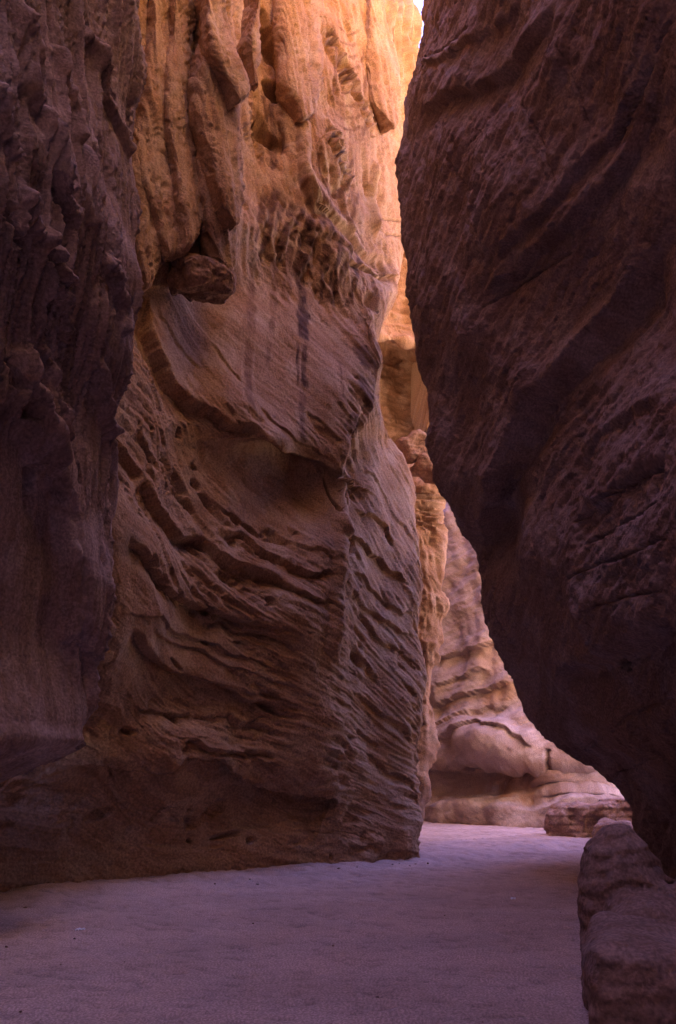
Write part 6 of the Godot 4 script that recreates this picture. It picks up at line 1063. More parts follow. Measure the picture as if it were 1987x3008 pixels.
	hollow(r, Vector2(7.21, 11.08), 0.138, 0.299, 0.698132, 0.16, 0.45, 0.12)
	hollow(r, Vector2(6.75, 11.00), 0.069, 0.23, 0.523599, 0.16, 0.45, 0.12)
	hollow(r, Vector2(7.21, 9.62), 0.207, 0.138, -0.523599, 0.16, 0.45, 0.12)
	hollow(r, Vector2(5.79, 8.33), 0.184, 0.1495, -0.785398, 0.16, 0.45, 0.12)
	hollow(r, Vector2(6.38, 8.00), 0.161, 0.115, -0.523599, 0.16, 0.45, 0.12)
	hollow(r, Vector2(6.04, 7.92), 0.069, 0.0805, 0, 0.16, 0.45, 0.12)
	hollow(r, Vector2(7.08, 7.46), 0.092, 0.092, 0, 0.16, 0.45, 0.12)
	hollow(r, Vector2(7.46, 7.50), 0.138, 0.092, -0.349066, 0.16, 0.45, 0.12)
	hollow(r, Vector2(7.29, 6.58), 0.0805, 0.046, -0.349066, 0.16, 0.45, 0.12)
	hollow(r, Vector2(6.25, 6.00), 0.253, 0.0575, -0.558505, 0.16, 0.45, 0.12)
	hollow(r, Vector2(9.54, 7.83), 0.138, 0.115, -0.872665, 0.16, 0.45, 0.12)
	hollow(r, Vector2(6.88, 11.79), 0.184, 0.1495, -0.523599, 0.16, 0.45, 0.12)
	hollow(r, Vector2(8.17, 8.54), 0.345, 0.184, -0.610865, 0.16, 0.45, 0.12)
	hollow(r, Vector2(5.38, 8.92), 0.115, 0.161, 0.523599, 0.16, 0.45, 0.12)
	hollow(r, Vector2(8.17, 10.38), 0.161, 0.092, -0.523599, 0.16, 0.45, 0.12)
	hollow(r, Vector2(8.75, 10.04), 0.138, 0.0805, -0.523599, 0.16, 0.45, 0.12)
	hollow(r, Vector2(5.92, 14.12), 0.28, 0.07, -1.01229, 0.16, 0.45, 0.12)
	hollow(r, Vector2(5.50, 14.62), 0.06, 0.06, 0, 0.16, 0.45, 0.12)
	hollow(r, Vector2(5.38, 13.21), 0.3, 0.04, -1.0821, 0.16, 0.45, 0.12)
	hollow(r, Vector2(5.88, 13.00), 0.14, 0.03, -1.0472, 0.16, 0.45, 0.12)
	hollow(r, Vector2(6.42, 11.92), 0.4, 0.1, -1.01229, 0.16, 0.45, 0.12)
	hollow(r, Vector2(7.12, 11.17), 0.25, 0.08, -0.872665, 0.16, 0.45, 0.12)
	hollow(r, Vector2(6.58, 14.29), 0.1, 0.14, 0, 0.16, 0.45, 0.12)
	hollow(r, Vector2(6.83, 12.54), 0.14, 0.1, -0.523599, 0.16, 0.45, 0.12)
	hollow(r, Vector2(6.79, 1.54), 0.22, 0.16, 0, 0.14, 0.3, 0.12)
	hollow(r, Vector2(6.75, 1.21), 0.07, 0.05, 0, 0.14, 0.3, 0.12)
	hollow(r, Vector2(8.79, 1.17), 0.15, 0.09, 0, 0.14, 0.3, 0.12)
	hollow(r, Vector2(3.79, 1.71), 0.35, 0.12, 0.174533, 0.14, 0.3, 0.12)
	hollow(r, Vector2(7.62, 1.79), 0.4, 0.14, 0.349066, 0.14, 0.3, 0.12)
	hollow(r, Vector2(4.50, 4.12), 0.22, 0.09, -0.174533, 0.14, 0.3, 0.12)
	hollow(r, Vector2(9.33, 3.29), 0.3, 0.1, -0.261799, 0.14, 0.3, 0.12)
	hollow(r, Vector2(11.54, 0.75), 0.05, 0.1, 0, 0.14, 0.3, 0.12)
	hollow(r, Vector2(8.00, 1.29), 0.5, 0.08, 0.139626, 0.14, 0.3, 0.12)
	rib(r, [Vector2(11.96, 12.42), Vector2(12.12, 11.71), Vector2(12.00, 11.08), Vector2(11.96, 10.42), Vector2(12.08, 9.79), Vector2(11.96, 9.25), Vector2(12.00, 8.29), Vector2(12.04, 7.12), Vector2(12.04, 6.00)], 0.32, 0.16)
	crack(r, [Vector2(11.58, 12.08), Vector2(11.62, 11.54), Vector2(11.75, 11.17), Vector2(11.92, 10.62)], 0.05, 0.18)
	crack(r, [Vector2(12.21, 11.71), Vector2(12.08, 11.33), Vector2(12.12, 10.96)], 0.05, 0.16)
	hollow(r, Vector2(12.08, 10.17), 0.26, 0.36, 0.174533, -0.12, 0.3, 0.12)
	hollow(r, Vector2(12.25, 9.46), 0.35, 0.2, 0.523599, 0.35, 0.4, 0.12)
	hollow(r, Vector2(12.25, 9.96), 0.1, 0.2, 0, 0.25, 0.4, 0.12)
	ledge(r, [Vector2(12.33, 10.83), Vector2(12.62, 10.75), Vector2(12.92, 10.33), Vector2(13.17, 10.17), Vector2(13.29, 9.79), Vector2(13.38, 9.42)], 0.08976, 0.54, 0.028, 0.09)
	ledge(r, [Vector2(12.25, 9.79), Vector2(12.67, 9.46), Vector2(13.08, 8.92), Vector2(13.38, 8.50), Vector2(13.75, 8.29)], 0.10608, 0.6, 0.028, 0.09)
	ledge(r, [Vector2(12.25, 8.83), Vector2(12.79, 8.33), Vector2(13.17, 7.96), Vector2(13.54, 7.54), Vector2(14.79, 7.42)], 0.06528, 0.42, 0.028, 0.09)
	ledge(r, [Vector2(12.42, 8.29), Vector2(12.67, 7.88), Vector2(13.04, 7.46), Vector2(13.46, 6.96), Vector2(14.79, 6.67)], 0.06528, 0.48, 0.028, 0.09)
	ledge(r, [Vector2(12.54, 7.62), Vector2(12.83, 7.21), Vector2(13.21, 6.75), Vector2(13.58, 6.29), Vector2(14.08, 5.75)], 0.06528, 0.48, 0.028, 0.09)
	ledge(r, [Vector2(12.46, 12.58), Vector2(12.96, 11.71), Vector2(13.25, 11.00), Vector2(13.62, 10.08), Vector2(14.42, 9.08)], 0.03264, 0.48, 0.028, 0.09)
	ledge(r, [Vector2(12.54, 6.46), Vector2(12.88, 6.00), Vector2(13.17, 5.54)], 0.05712, 0.48, 0.028, 0.09)
	ledge(r, [Vector2(12.54, 5.29), Vector2(13.04, 4.96), Vector2(13.29, 4.50), Vector2(13.62, 4.00), Vector2(14.17, 3.58)], 0.068, 0.4, 0.021, 0.09)
	ledge(r, [Vector2(12.83, 3.29), Vector2(13.29, 2.92), Vector2(13.71, 2.42), Vector2(14.25, 1.71)], 0.068, 0.4, 0.021, 0.09)
	ledge(r, [Vector2(12.75, 4.21), Vector2(12.96, 3.88), Vector2(13.17, 3.83)], 0.068, 0.4, 0.021, 0.09)
	ledge(r, [Vector2(11.83, 0.96), Vector2(12.88, 0.88), Vector2(13.46, 0.79), Vector2(14.25, 0.67)], 0.068, 0.4, 0.021, 0.09)
	ledge(r, [Vector2(10.67, 25.25), Vector2(10.79, 24.62), Vector2(11.21, 23.92), Vector2(11.92, 23.58), Vector2(12.21, 23.00), Vector2(12.42, 22.46), Vector2(12.88, 21.67), Vector2(13.79, 21.29)], 0.272, 1, 0.07, 0.05, 1, 0.3)
	ledge(r, [Vector2(10.42, 24.83), Vector2(10.62, 23.58), Vector2(11.17, 22.88), Vector2(11.75, 22.62), Vector2(12.17, 21.96), Vector2(12.46, 21.50)], 0.136, 0.7, 0.042, 0.05, 1, 0.25)
	hollow(r, Vector2(9.25, 26.42), 1, 0.75, -0.436332, 0.45, 0.1, 0.3)
	hollow(r, Vector2(9.54, 27.83), 0.35, 0.5, 0, 0.6, 0.4, 0.12)
	hollow(r, Vector2(9.38, 29.25), 0.3, 1.6, 0, 0.7, 0.4, 0.12)
	rib(r, [Vector2(10.83, 27.08), Vector2(10.79, 26.42), Vector2(10.79, 25.50), Vector2(10.92, 24.62), Vector2(11.33, 23.92)], 0.22, 0.2)
	scallops(r, Vector2(12.04, 28.33), 0.55, 2.6, 0.0698132, 0.34, 0.3)
	scallops(r, Vector2(12.12, 25.83), 0.5, 1.1, 0.139626, 0.28, 0.24)
	rib(r, [Vector2(13.46, 30.71), Vector2(13.17, 29.71), Vector2(13.12, 29.04), Vector2(13.12, 28.46)], 0.2, 0.2)
	rib(r, [Vector2(13.79, 30.71), Vector2(13.38, 29.71), Vector2(13.33, 29.00), Vector2(13.38, 27.79)], 0.18, 0.24)
	rib(r, [Vector2(13.96, 30.62), Vector2(13.54, 29.67), Vector2(13.54, 29.00), Vector2(13.62, 27.58)], 0.2, 0.26)
	rib(r, [Vector2(13.96, 30.54), Vector2(13.79, 29.71), Vector2(13.75, 29.00), Vector2(13.79, 28.62)], 0.16, 0.2)
	rib(r, [Vector2(13.29, 30.46), Vector2(13.25, 29.50), Vector2(13.29, 28.46)], 0.16, 0.12)
	rib(r, [Vector2(13.08, 25.50), Vector2(13.04, 24.21), Vector2(12.96, 22.58)], 0.25, 0.2)
	rib(r, [Vector2(12.33, 25.17), Vector2(12.29, 23.88), Vector2(12.42, 22.58)], 0.2, 0.15)
	hollow(r, Vector2(12.67, 26.83), 0.18, 0.2, 0, 0.15, 0.2, 0.3)
	crack(r, [Vector2(13.04, 23.58), Vector2(13.25, 23.33), Vector2(13.79, 23.04)], 0.04, 0.12)
	crack(r, [Vector2(13.00, 22.88), Vector2(13.33, 22.62), Vector2(13.83, 22.54)], 0.04, 0.12)
	hollow(r, Vector2(13.00, 19.42), 0.5, 0.5, 0, 0.2, 0.1, 0.3)
	hollow(r, Vector2(13.29, 20.79), 0.5, 0.18, -0.174533, 0.25, 0.2, 0.3)
	ledge(r, [Vector2(12.04, 21.67), Vector2(12.42, 21.17), Vector2(13.17, 20.75), Vector2(14.46, 20.54)], 0.204, 0.5, 0.035, 0.08)
	rib(r, [Vector2(9.83, 24.00), Vector2(9.54, 23.21), Vector2(9.42, 22.58), Vector2(9.71, 21.50)], 0.12, 0.09)
	rib(r, [Vector2(10.42, 23.54), Vector2(10.17, 22.58), Vector2(9.96, 21.50)], 0.12, 0.09)
	rib(r, [Vector2(11.29, 22.88), Vector2(10.96, 21.83), Vector2(10.71, 20.67)], 0.12, 0.09)
	rib(r, [Vector2(11.50, 21.33), Vector2(11.29, 20.67), Vector2(11.46, 20.00), Vector2(11.54, 19.42)], 0.12, 0.09)
	rib(r, [Vector2(9.04, 24.04), Vector2(9.25, 23.54), Vector2(9.04, 22.88)], 0.12, 0.09)
	stain(r, [Vector2(9.29, 24.38), Vector2(9.08, 23.67), Vector2(8.88, 22.71), Vector2(8.75, 21.96)], 0.12, Color(0.15, 0.078, 0.048), 1.0625)
	stain(r, [Vector2(9.71, 24.50), Vector2(9.46, 23.79), Vector2(9.25, 22.83), Vector2(9.08, 21.67)], 0.156, Color(0.15, 0.078, 0.048), 1.0625)
	stain(r, [Vector2(10.08, 24.33), Vector2(9.88, 23.58), Vector2(9.62, 22.62), Vector2(9.50, 20.92)], 0.12, Color(0.15, 0.078, 0.048), 1.0625)
	stain(r, [Vector2(10.46, 24.12), Vector2(10.25, 23.42), Vector2(10.00, 22.46), Vector2(9.88, 21.67)], 0.156, Color(0.15, 0.078, 0.048), 1.0625)
	stain(r, [Vector2(10.88, 23.92), Vector2(10.67, 23.21), Vector2(10.42, 22.25), Vector2(10.29, 20.92)], 0.12, Color(0.15, 0.078, 0.048), 1.0625)
	stain(r, [Vector2(11.25, 23.67), Vector2(11.04, 22.96), Vector2(10.83, 21.96), Vector2(10.71, 20.08)], 0.156, Color(0.15, 0.078, 0.048), 1.0625)
	stain(r, [Vector2(11.62, 23.46), Vector2(11.33, 22.75), Vector2(11.17, 21.75), Vector2(11.04, 20.83)], 0.12, Color(0.15, 0.078, 0.048), 1.0625)
	stain(r, [Vector2(11.92, 23.17), Vector2(11.62, 22.46), Vector2(11.42, 21.33), Vector2(11.29, 19.92)], 0.156, Color(0.15, 0.078, 0.048), 1.0625)
	stain(r, [Vector2(12.17, 22.96), Vector2(11.88, 22.25), Vector2(11.62, 21.08), Vector2(11.46, 19.21)], 0.12, Color(0.15, 0.078, 0.048), 1.0625)
	stain(r, [Vector2(12.42, 22.71), Vector2(12.12, 21.96), Vector2(11.83, 20.75), Vector2(11.71, 19.88)], 0.156, Color(0.15, 0.078, 0.048), 1.0625)
	stain(r, [Vector2(12.71, 22.38), Vector2(12.46, 21.58), Vector2(12.12, 20.33), Vector2(11.79, 18.96)], 0.12, Color(0.15, 0.078, 0.048), 1.0625)
	stain(r, [Vector2(8.62, 27.54), Vector2(8.75, 27.00), Vector2(8.83, 26.29)], 0.132, Color(0.17, 0.09, 0.055), 0.9375)
	stain(r, [Vector2(9.00, 27.75), Vector2(9.12, 27.17), Vector2(9.21, 26.50)], 0.132, Color(0.17, 0.09, 0.055), 0.9375)
	stain(r, [Vector2(9.38, 27.46), Vector2(9.50, 26.88), Vector2(9.58, 26.17)], 0.132, Color(0.17, 0.09, 0.055), 0.9375)
	stain(r, [Vector2(9.75, 27.29), Vector2(9.88, 26.67), Vector2(10.00, 25.96)], 0.132, Color(0.17, 0.09, 0.055), 0.9375)
	stain(r, [Vector2(8.88, 26.79), Vector2(9.00, 26.12), Vector2(9.08, 25.29)], 0.132, Color(0.17, 0.09, 0.055), 0.9375)
	stain(r, [Vector2(9.38, 26.58), Vector2(9.50, 25.88), Vector2(9.58, 25.04)], 0.132, Color(0.17, 0.09, 0.055), 0.9375)
	patch(r, Vector2(11.83, 17.17), 0.28, 0.5, 0.174533, Color(0.15, 0.075, 0.045), 0.85)
	patch(r, Vector2(11.92, 16.04), 0.25, 0.5, 0.174533, Color(0.15, 0.075, 0.045), 0.85)
	patch(r, Vector2(11.83, 14.75), 0.4, 0.25, 0.174533, Color(0.15, 0.075, 0.045), 0.85)
	stain(r, [Vector2(11.29, 23.21), Vector2(11.00, 22.25), Vector2(10.79, 20.67), Vector2(10.75, 19.04), Vector2(10.71, 17.83)], 0.204, Color(0.11, 0.055, 0.036), 1.0625)
	stain(r, [Vector2(10.62, 17.83), Vector2(10.67, 17.17), Vector2(10.71, 16.25)], 0.054, Color(0.11, 0.055, 0.036), 1)
	stain(r, [Vector2(10.88, 17.83), Vector2(10.88, 17.17), Vector2(10.88, 16.54), Vector2(10.92, 16.21)], 0.102, Color(0.11, 0.055, 0.036), 1.0625)
	stain(r, [Vector2(10.88, 16.33), Vector2(10.83, 15.50), Vector2(10.79, 14.46), Vector2(10.67, 13.58)], 0.12, Color(0.19, 0.1, 0.07), 0.75)
	stain(r, [Vector2(8.92, 22.25), Vector2(8.75, 20.25), Vector2(8.62, 19.04), Vector2(8.58, 17.83)], 0.144, Color(0.24, 0.125, 0.07), 0.875)
	stain(r, [Vector2(8.62, 17.83), Vector2(8.62, 17.00), Vector2(8.62, 16.21), Vector2(8.58, 15.21)], 0.144, Color(0.24, 0.125, 0.07), 0.9375)
	stain(r, [Vector2(9.88, 21.50), Vector2(9.54, 19.83), Vector2(9.42, 17.83)], 0.12, Color(0.24, 0.125, 0.07), 0.75)
	stain(r, [Vector2(9.42, 17.83), Vector2(9.38, 17.00)], 0.084, Color(0.24, 0.125, 0.07), 0.625)
	stain(r, [Vector2(13.50, 30.62), Vector2(13.25, 29.50), Vector2(13.21, 28.17)], 0.06, Color(0.26, 0.13, 0.07), 0.9375)
	stain(r, [Vector2(14.00, 30.67), Vector2(13.46, 29.46), Vector2(13.46, 28.17)], 0.06, Color(0.26, 0.13, 0.07), 0.9375)
	stain(r, [Vector2(13.96, 30.54), Vector2(13.67, 29.46), Vector2(13.67, 28.17)], 0.06, Color(0.26, 0.13, 0.07), 0.9375)
	stain(r, [Vector2(11.46, 17.17), Vector2(11.46, 16.50), Vector2(11.50, 15.67)], 0.042, Color(0.24, 0.125, 0.07), 1.0625)
	stain(r, [Vector2(8.83, 17.83), Vector2(8.83, 16.83), Vector2(8.88, 16.08)], 0.036, Color(0.56, 0.37, 0.23), 0.75)
	stain(r, [Vector2(10.75, 17.83), Vector2(10.75, 17.08), Vector2(10.79, 16.33)], 0.018, Color(0.56, 0.37, 0.23), 0.875)
	stain(r, [Vector2(11.38, 17.79), Vector2(11.38, 16.75), Vector2(11.42, 16.04)], 0.072, Color(0.56, 0.37, 0.23), 0.625)
	stain(r, [Vector2(8.42, 17.83), Vector2(8.42, 16.75), Vector2(8.38, 15.50)], 0.048, Color(0.56, 0.37, 0.23), 0.625)
	stain(r, [Vector2(10.42, 22.25), Vector2(10.17, 20.67), Vector2(10.00, 19.42)], 0.168, Color(0.24, 0.125, 0.07), 1)
	stain(r, [Vector2(10.96, 19.04), Vector2(10.83, 18.38), Vector2(10.79, 17.83)], 0.192, Color(0.11, 0.055, 0.036), 1.125)
	stain(r, [Vector2(8.46, 22.75), Vector2(8.75, 22.25), Vector2(9.50, 21.83), Vector2(10.17, 21.17)], 0.084, Color(0.6, 0.4, 0.22), 0.875)
	stain(r, [Vector2(8.75, 23.21), Vector2(9.50, 22.75), Vector2(10.42, 22.38), Vector2(11.17, 21.83)], 0.096, Color(0.6, 0.4, 0.22), 0.875)
	stain(r, [Vector2(9.71, 23.67), Vector2(10.42, 23.17), Vector2(11.25, 22.62), Vector2(11.83, 22.12)], 0.096, Color(0.6, 0.4, 0.22), 0.875)
	stain(r, [Vector2(9.25, 23.54), Vector2(9.04, 22.38), Vector2(8.79, 21.08)], 0.072, Color(0.6, 0.4, 0.22), 0.875)
	stain(r, [Vector2(9.83, 23.42), Vector2(9.54, 22.25), Vector2(9.38, 21.17)], 0.072, Color(0.6, 0.4, 0.22), 0.875)
	stain(r, [Vector2(11.67, 21.83), Vector2(11.38, 21.17), Vector2(11.42, 20.33), Vector2(11.54, 19.83)], 0.072, Color(0.6, 0.4, 0.22), 0.875)
	stain(r, [Vector2(12.08, 21.17), Vector2(11.75, 20.50), Vector2(11.67, 19.42)], 0.084, Color(0.6, 0.4, 0.22), 0.875)
	stain(r, [Vector2(12.54, 20.67), Vector2(12.08, 19.83), Vector2(12.04, 18.71)], 0.084, Color(0.6, 0.4, 0.22), 0.875)
	stain(r, [Vector2(9.50, 23.54), Vector2(9.29, 22.38), Vector2(9.04, 21.33)], 0.108, Color(0.12, 0.06, 0.04), 1)
	stain(r, [Vector2(10.29, 23.33), Vector2(9.96, 22.25), Vector2(9.71, 20.83)], 0.12, Color(0.12, 0.06, 0.04), 1)
	stain(r, [Vector2(10.96, 22.62), Vector2(10.62, 21.67), Vector2(10.46, 20.50)], 0.108, Color(0.12, 0.06, 0.04), 1)
	stain(r, [Vector2(11.58, 21.83), Vector2(11.33, 20.67), Vector2(11.33, 19.42)], 0.096, Color(0.12, 0.06, 0.04), 1)
	stain(r, [Vector2(11.96, 21.33), Vector2(11.62, 20.17), Vector2(11.58, 19.04)], 0.108, Color(0.12, 0.06, 0.04), 1)
	stain(r, [Vector2(11.33, 26.42), Vector2(11.46, 25.17), Vector2(11.88, 24.33), Vector2(12.21, 24.21), Vector2(12.42, 25.08), Vector2(12.54, 26.12)], 0.108, Color(0.22, 0.11, 0.06), 1.0625)
	stain(r, [Vector2(11.00, 25.83), Vector2(11.12, 24.71), Vector2(11.62, 23.92), Vector2(12.17, 23.54), Vector2(12.54, 22.75), Vector2(12.92, 21.83)], 0.108, Color(0.22, 0.11, 0.06), 1.0625)
	stain(r, [Vector2(10.67, 25.08), Vector2(10.79, 24.33), Vector2(11.33, 23.54), Vector2(11.96, 23.08), Vector2(12.25, 22.38), Vector2(12.54, 21.75)], 0.108, Color(0.22, 0.11, 0.06), 1.0625)
	stain(r, [Vector2(12.71, 24.50), Vector2(12.54, 23.88), Vector2(12.46, 23.00), Vector2(12.75, 22.25)], 0.108, Color(0.22, 0.11, 0.06), 1.0625)
	stain(r, [Vector2(11.62, 29.75), Vector2(11.71, 28.58), Vector2(11.79, 27.54)], 0.108, Color(0.22, 0.11, 0.06), 1.0625)
	stain(r, [Vector2(12.54, 29.25), Vector2(12.58, 28.08), Vector2(12.62, 27.17), Vector2(12.54, 26.12)], 0.108, Color(0.22, 0.11, 0.06), 1.0625)
	stain(r, [Vector2(11.62, 26.12), Vector2(11.75, 25.08), Vector2(12.04, 24.50), Vector2(12.21, 24.83), Vector2(12.38, 25.83)], 0.144, Color(0.6, 0.42, 0.22), 0.9375)
	stain(r, [Vector2(10.88, 25.50), Vector2(11.00, 24.50), Vector2(11.46, 23.75), Vector2(12.08, 23.33), Vector2(12.38, 22.71)], 0.144, Color(0.6, 0.42, 0.22), 0.9375)
	stain(r, [Vector2(12.00, 29.50), Vector2(12.04, 28.33), Vector2(12.17, 27.17), Vector2(12.25, 26.12)], 0.144, Color(0.6, 0.42, 0.22), 0.9375)
	stain(r, [Vector2(13.12, 25.17), Vector2(12.96, 24.21), Vector2(12.88, 22.88)], 0.144, Color(0.6, 0.42, 0.22), 0.9375)
	stain(r, [Vector2(10.29, 29.96), Vector2(10.42, 28.79), Vector2(10.62, 27.83)], 0.144, Color(0.6, 0.42, 0.22), 0.9375)
	stain(r, [Vector2(11.71, 29.67), Vector2(11.92, 29.54), Vector2(12.21, 29.46), Vector2(12.42, 29.62)], 0.06, Color(0.27, 0.14, 0.07), 1)
	stain(r, [Vector2(11.71, 29.33), Vector2(11.92, 29.17), Vector2(12.21, 29.12), Vector2(12.42, 29.25)], 0.06, Color(0.27, 0.14, 0.07), 1)
	stain(r, [Vector2(11.71, 29.00), Vector2(11.92, 28.83), Vector2(12.21, 28.79), Vector2(12.42, 28.92)], 0.06, Color(0.27, 0.14, 0.07), 1)
	stain(r, [Vector2(11.71, 28.62), Vector2(11.92, 28.46), Vector2(12.21, 28.42), Vector2(12.42, 28.58)], 0.06, Color(0.27, 0.14, 0.07), 1)
	stain(r, [Vector2(11.71, 28.29), Vector2(11.92, 28.12), Vector2(12.21, 28.08), Vector2(12.42, 28.21)], 0.06, Color(0.27, 0.14, 0.07), 1)
	stain(r, [Vector2(11.71, 27.96), Vector2(11.96, 27.79), Vector2(12.21, 27.75), Vector2(12.46, 27.88)], 0.06, Color(0.27, 0.14, 0.07), 1)
	stain(r, [Vector2(11.75, 27.58), Vector2(12.00, 27.42), Vector2(12.25, 27.38), Vector2(12.46, 27.54)], 0.06, Color(0.27, 0.14, 0.07), 1)
	stain(r, [Vector2(11.75, 27.25), Vector2(12.04, 27.08), Vector2(12.33, 27.04), Vector2(12.54, 27.17)], 0.06, Color(0.27, 0.14, 0.07), 1)
	stain(r, [Vector2(11.83, 26.88), Vector2(12.08, 26.71), Vector2(12.38, 26.67), Vector2(12.58, 26.79)], 0.06, Color(0.27, 0.14, 0.07), 1)


func prepare_left(r: Rock) -> void:
	calm(r, Vector2(9.58, 18.92), 0.5, 4, 0, 0.6)
	calm(r, Vector2(10.75, 10.42), 0.4, 4, 0, 0.6)
	calm(r, Vector2(9.12, 7.96), 1.6, 2.2, 0, 0.92)
	calm(r, Vector2(9.29, 4.83), 1.6, 1, 0, 0.92)


func carve_left(r: Rock) -> void:
	ledge(r, [Vector2(8.12, 11.29), Vector2(8.38, 11.12), Vector2(8.83, 10.67), Vector2(9.25, 10.00), Vector2(9.42, 9.21), Vector2(9.58, 8.21), Vector2(9.71, 7.25), Vector2(10.79, 6.50)], 0.3, 1, 0.1, 0.06, 1, 0.35)
	ledge(r, [Vector2(10.88, 5.67), Vector2(10.92, 4.75), Vector2(10.08, 3.88)], 0.15, 0.6, 0.05, 0.03, 1, 0.3)
	rib(r, [Vector2(7.46, 19.83), Vector2(7.54, 19.17), Vector2(7.58, 18.33), Vector2(7.79, 17.96), Vector2(7.92, 17.46), Vector2(8.04, 16.58), Vector2(8.38, 16.17)], 0.16, 0.2)
	rib(r, [Vector2(8.79, 22.12), Vector2(9.04, 21.92), Vector2(9.25, 21.29), Vector2(9.54, 21.04), Vector2(9.75, 20.58)], 0.16, 0.16)
	rib(r, [Vector2(8.17, 20.54), Vector2(8.25, 20.00), Vector2(8.42, 19.33), Vector2(8.38, 18.46)], 0.12, 0.14)
	rib(r, [Vector2(9.04, 16.71), Vector2(9.33, 16.33), Vector2(9.54, 15.96), Vector2(9.58, 15.25)], 0.16, 0.16)
	rib(r, [Vector2(8.08, 15.25), Vector2(8.33, 14.92), Vector2(8.62, 14.58), Vector2(8.88, 14.21)], 0.12, 0.14)
	rib(r, [Vector2(7.50, 15.67), Vector2(7.71, 15.50), Vector2(7.83, 15.21), Vector2(8.08, 15.25)], 0.14, 0.14)
	rib(r, [Vector2(7.12, 17.17), Vector2(7.29, 16.33), Vector2(7.46, 15.92)], 0.12, 0.12)
	rib(r, [Vector2(8.62, 18.92), Vector2(8.54, 17.46), Vector2(8.67, 16.75)], 0.1, 0.1)
	rib(r, [Vector2(8.17, 12.96), Vector2(8.29, 12.12), Vector2(8.58, 11.79), Vector2(8.88, 11.12), Vector2(9.12, 10.54)], 0.14, 0.16)
	rib(r, [Vector2(9.25, 14.46), Vector2(9.54, 13.75), Vector2(9.83, 13.00), Vector2(10.71, 11.92), Vector2(10.79, 10.38), Vector2(10.62, 9.42)], 0.14, 0.2)
	rib(r, [Vector2(9.25, 10.25), Vector2(9.42, 9.38), Vector2(9.58, 8.21), Vector2(9.75, 6.92)], 0.1, 0.12)
	rib(r, [Vector2(8.46, 13.50), Vector2(8.83, 12.88), Vector2(9.04, 12.04), Vector2(9.17, 11.29)], 0.1, 0.12)
	crack(r, [Vector2(7.92, 16.75), Vector2(8.12, 16.29), Vector2(8.33, 15.92)], 0.07, 0.3)
	crack(r, [Vector2(8.08, 18.33), Vector2(8.08, 17.83), Vector2(8.17, 17.58)], 0.07, 0.3)
	crack(r, [Vector2(9.12, 22.21), Vector2(9.38, 21.92), Vector2(9.54, 21.67)], 0.07, 0.3)
	crack(r, [Vector2(8.08, 15.17), Vector2(8.29, 14.92), Vector2(8.50, 14.75)], 0.07, 0.3)
	crack(r, [Vector2(7.42, 14.96), Vector2(7.58, 14.75), Vector2(7.75, 14.67)], 0.07, 0.3)
	crack(r, [Vector2(9.17, 13.17), Vector2(9.21, 12.04), Vector2(9.33, 11.25), Vector2(9.42, 10.42)], 0.06, 0.25)
	crack(r, [Vector2(8.88, 13.25), Vector2(9.04, 12.21)], 0.06, 0.25)
	crack(r, [Vector2(8.08, 12.21), Vector2(8.29, 11.54)], 0.06, 0.25)
	hollow(r, Vector2(8.42, 14.25), 0.14, 0.3, 0.174533, 0.22, 0.4, 0.12)
	hollow(r, Vector2(7.83, 14.58), 0.12, 0.3, 0.174533, 0.22, 0.4, 0.12)
	hollow(r, Vector2(7.54, 15.75), 0.1, 0.3, 0.174533, 0.22, 0.4, 0.12)
	hollow(r, Vector2(7.42, 18.17), 0.1, 0.15, 0.174533, 0.22, 0.4, 0.12)
	hollow(r, Vector2(8.50, 11.42), 0.2, 0.14, 0.174533, 0.22, 0.4, 0.12)
	hollow(r, Vector2(8.96, 9.75), 0.2, 0.4, 0.174533, 0.22, 0.4, 0.12)


func prepare_right(r: Rock) -> void:
	calm(r, Vector2(6.25, 11.83), 2, 3, 0, 0.7)


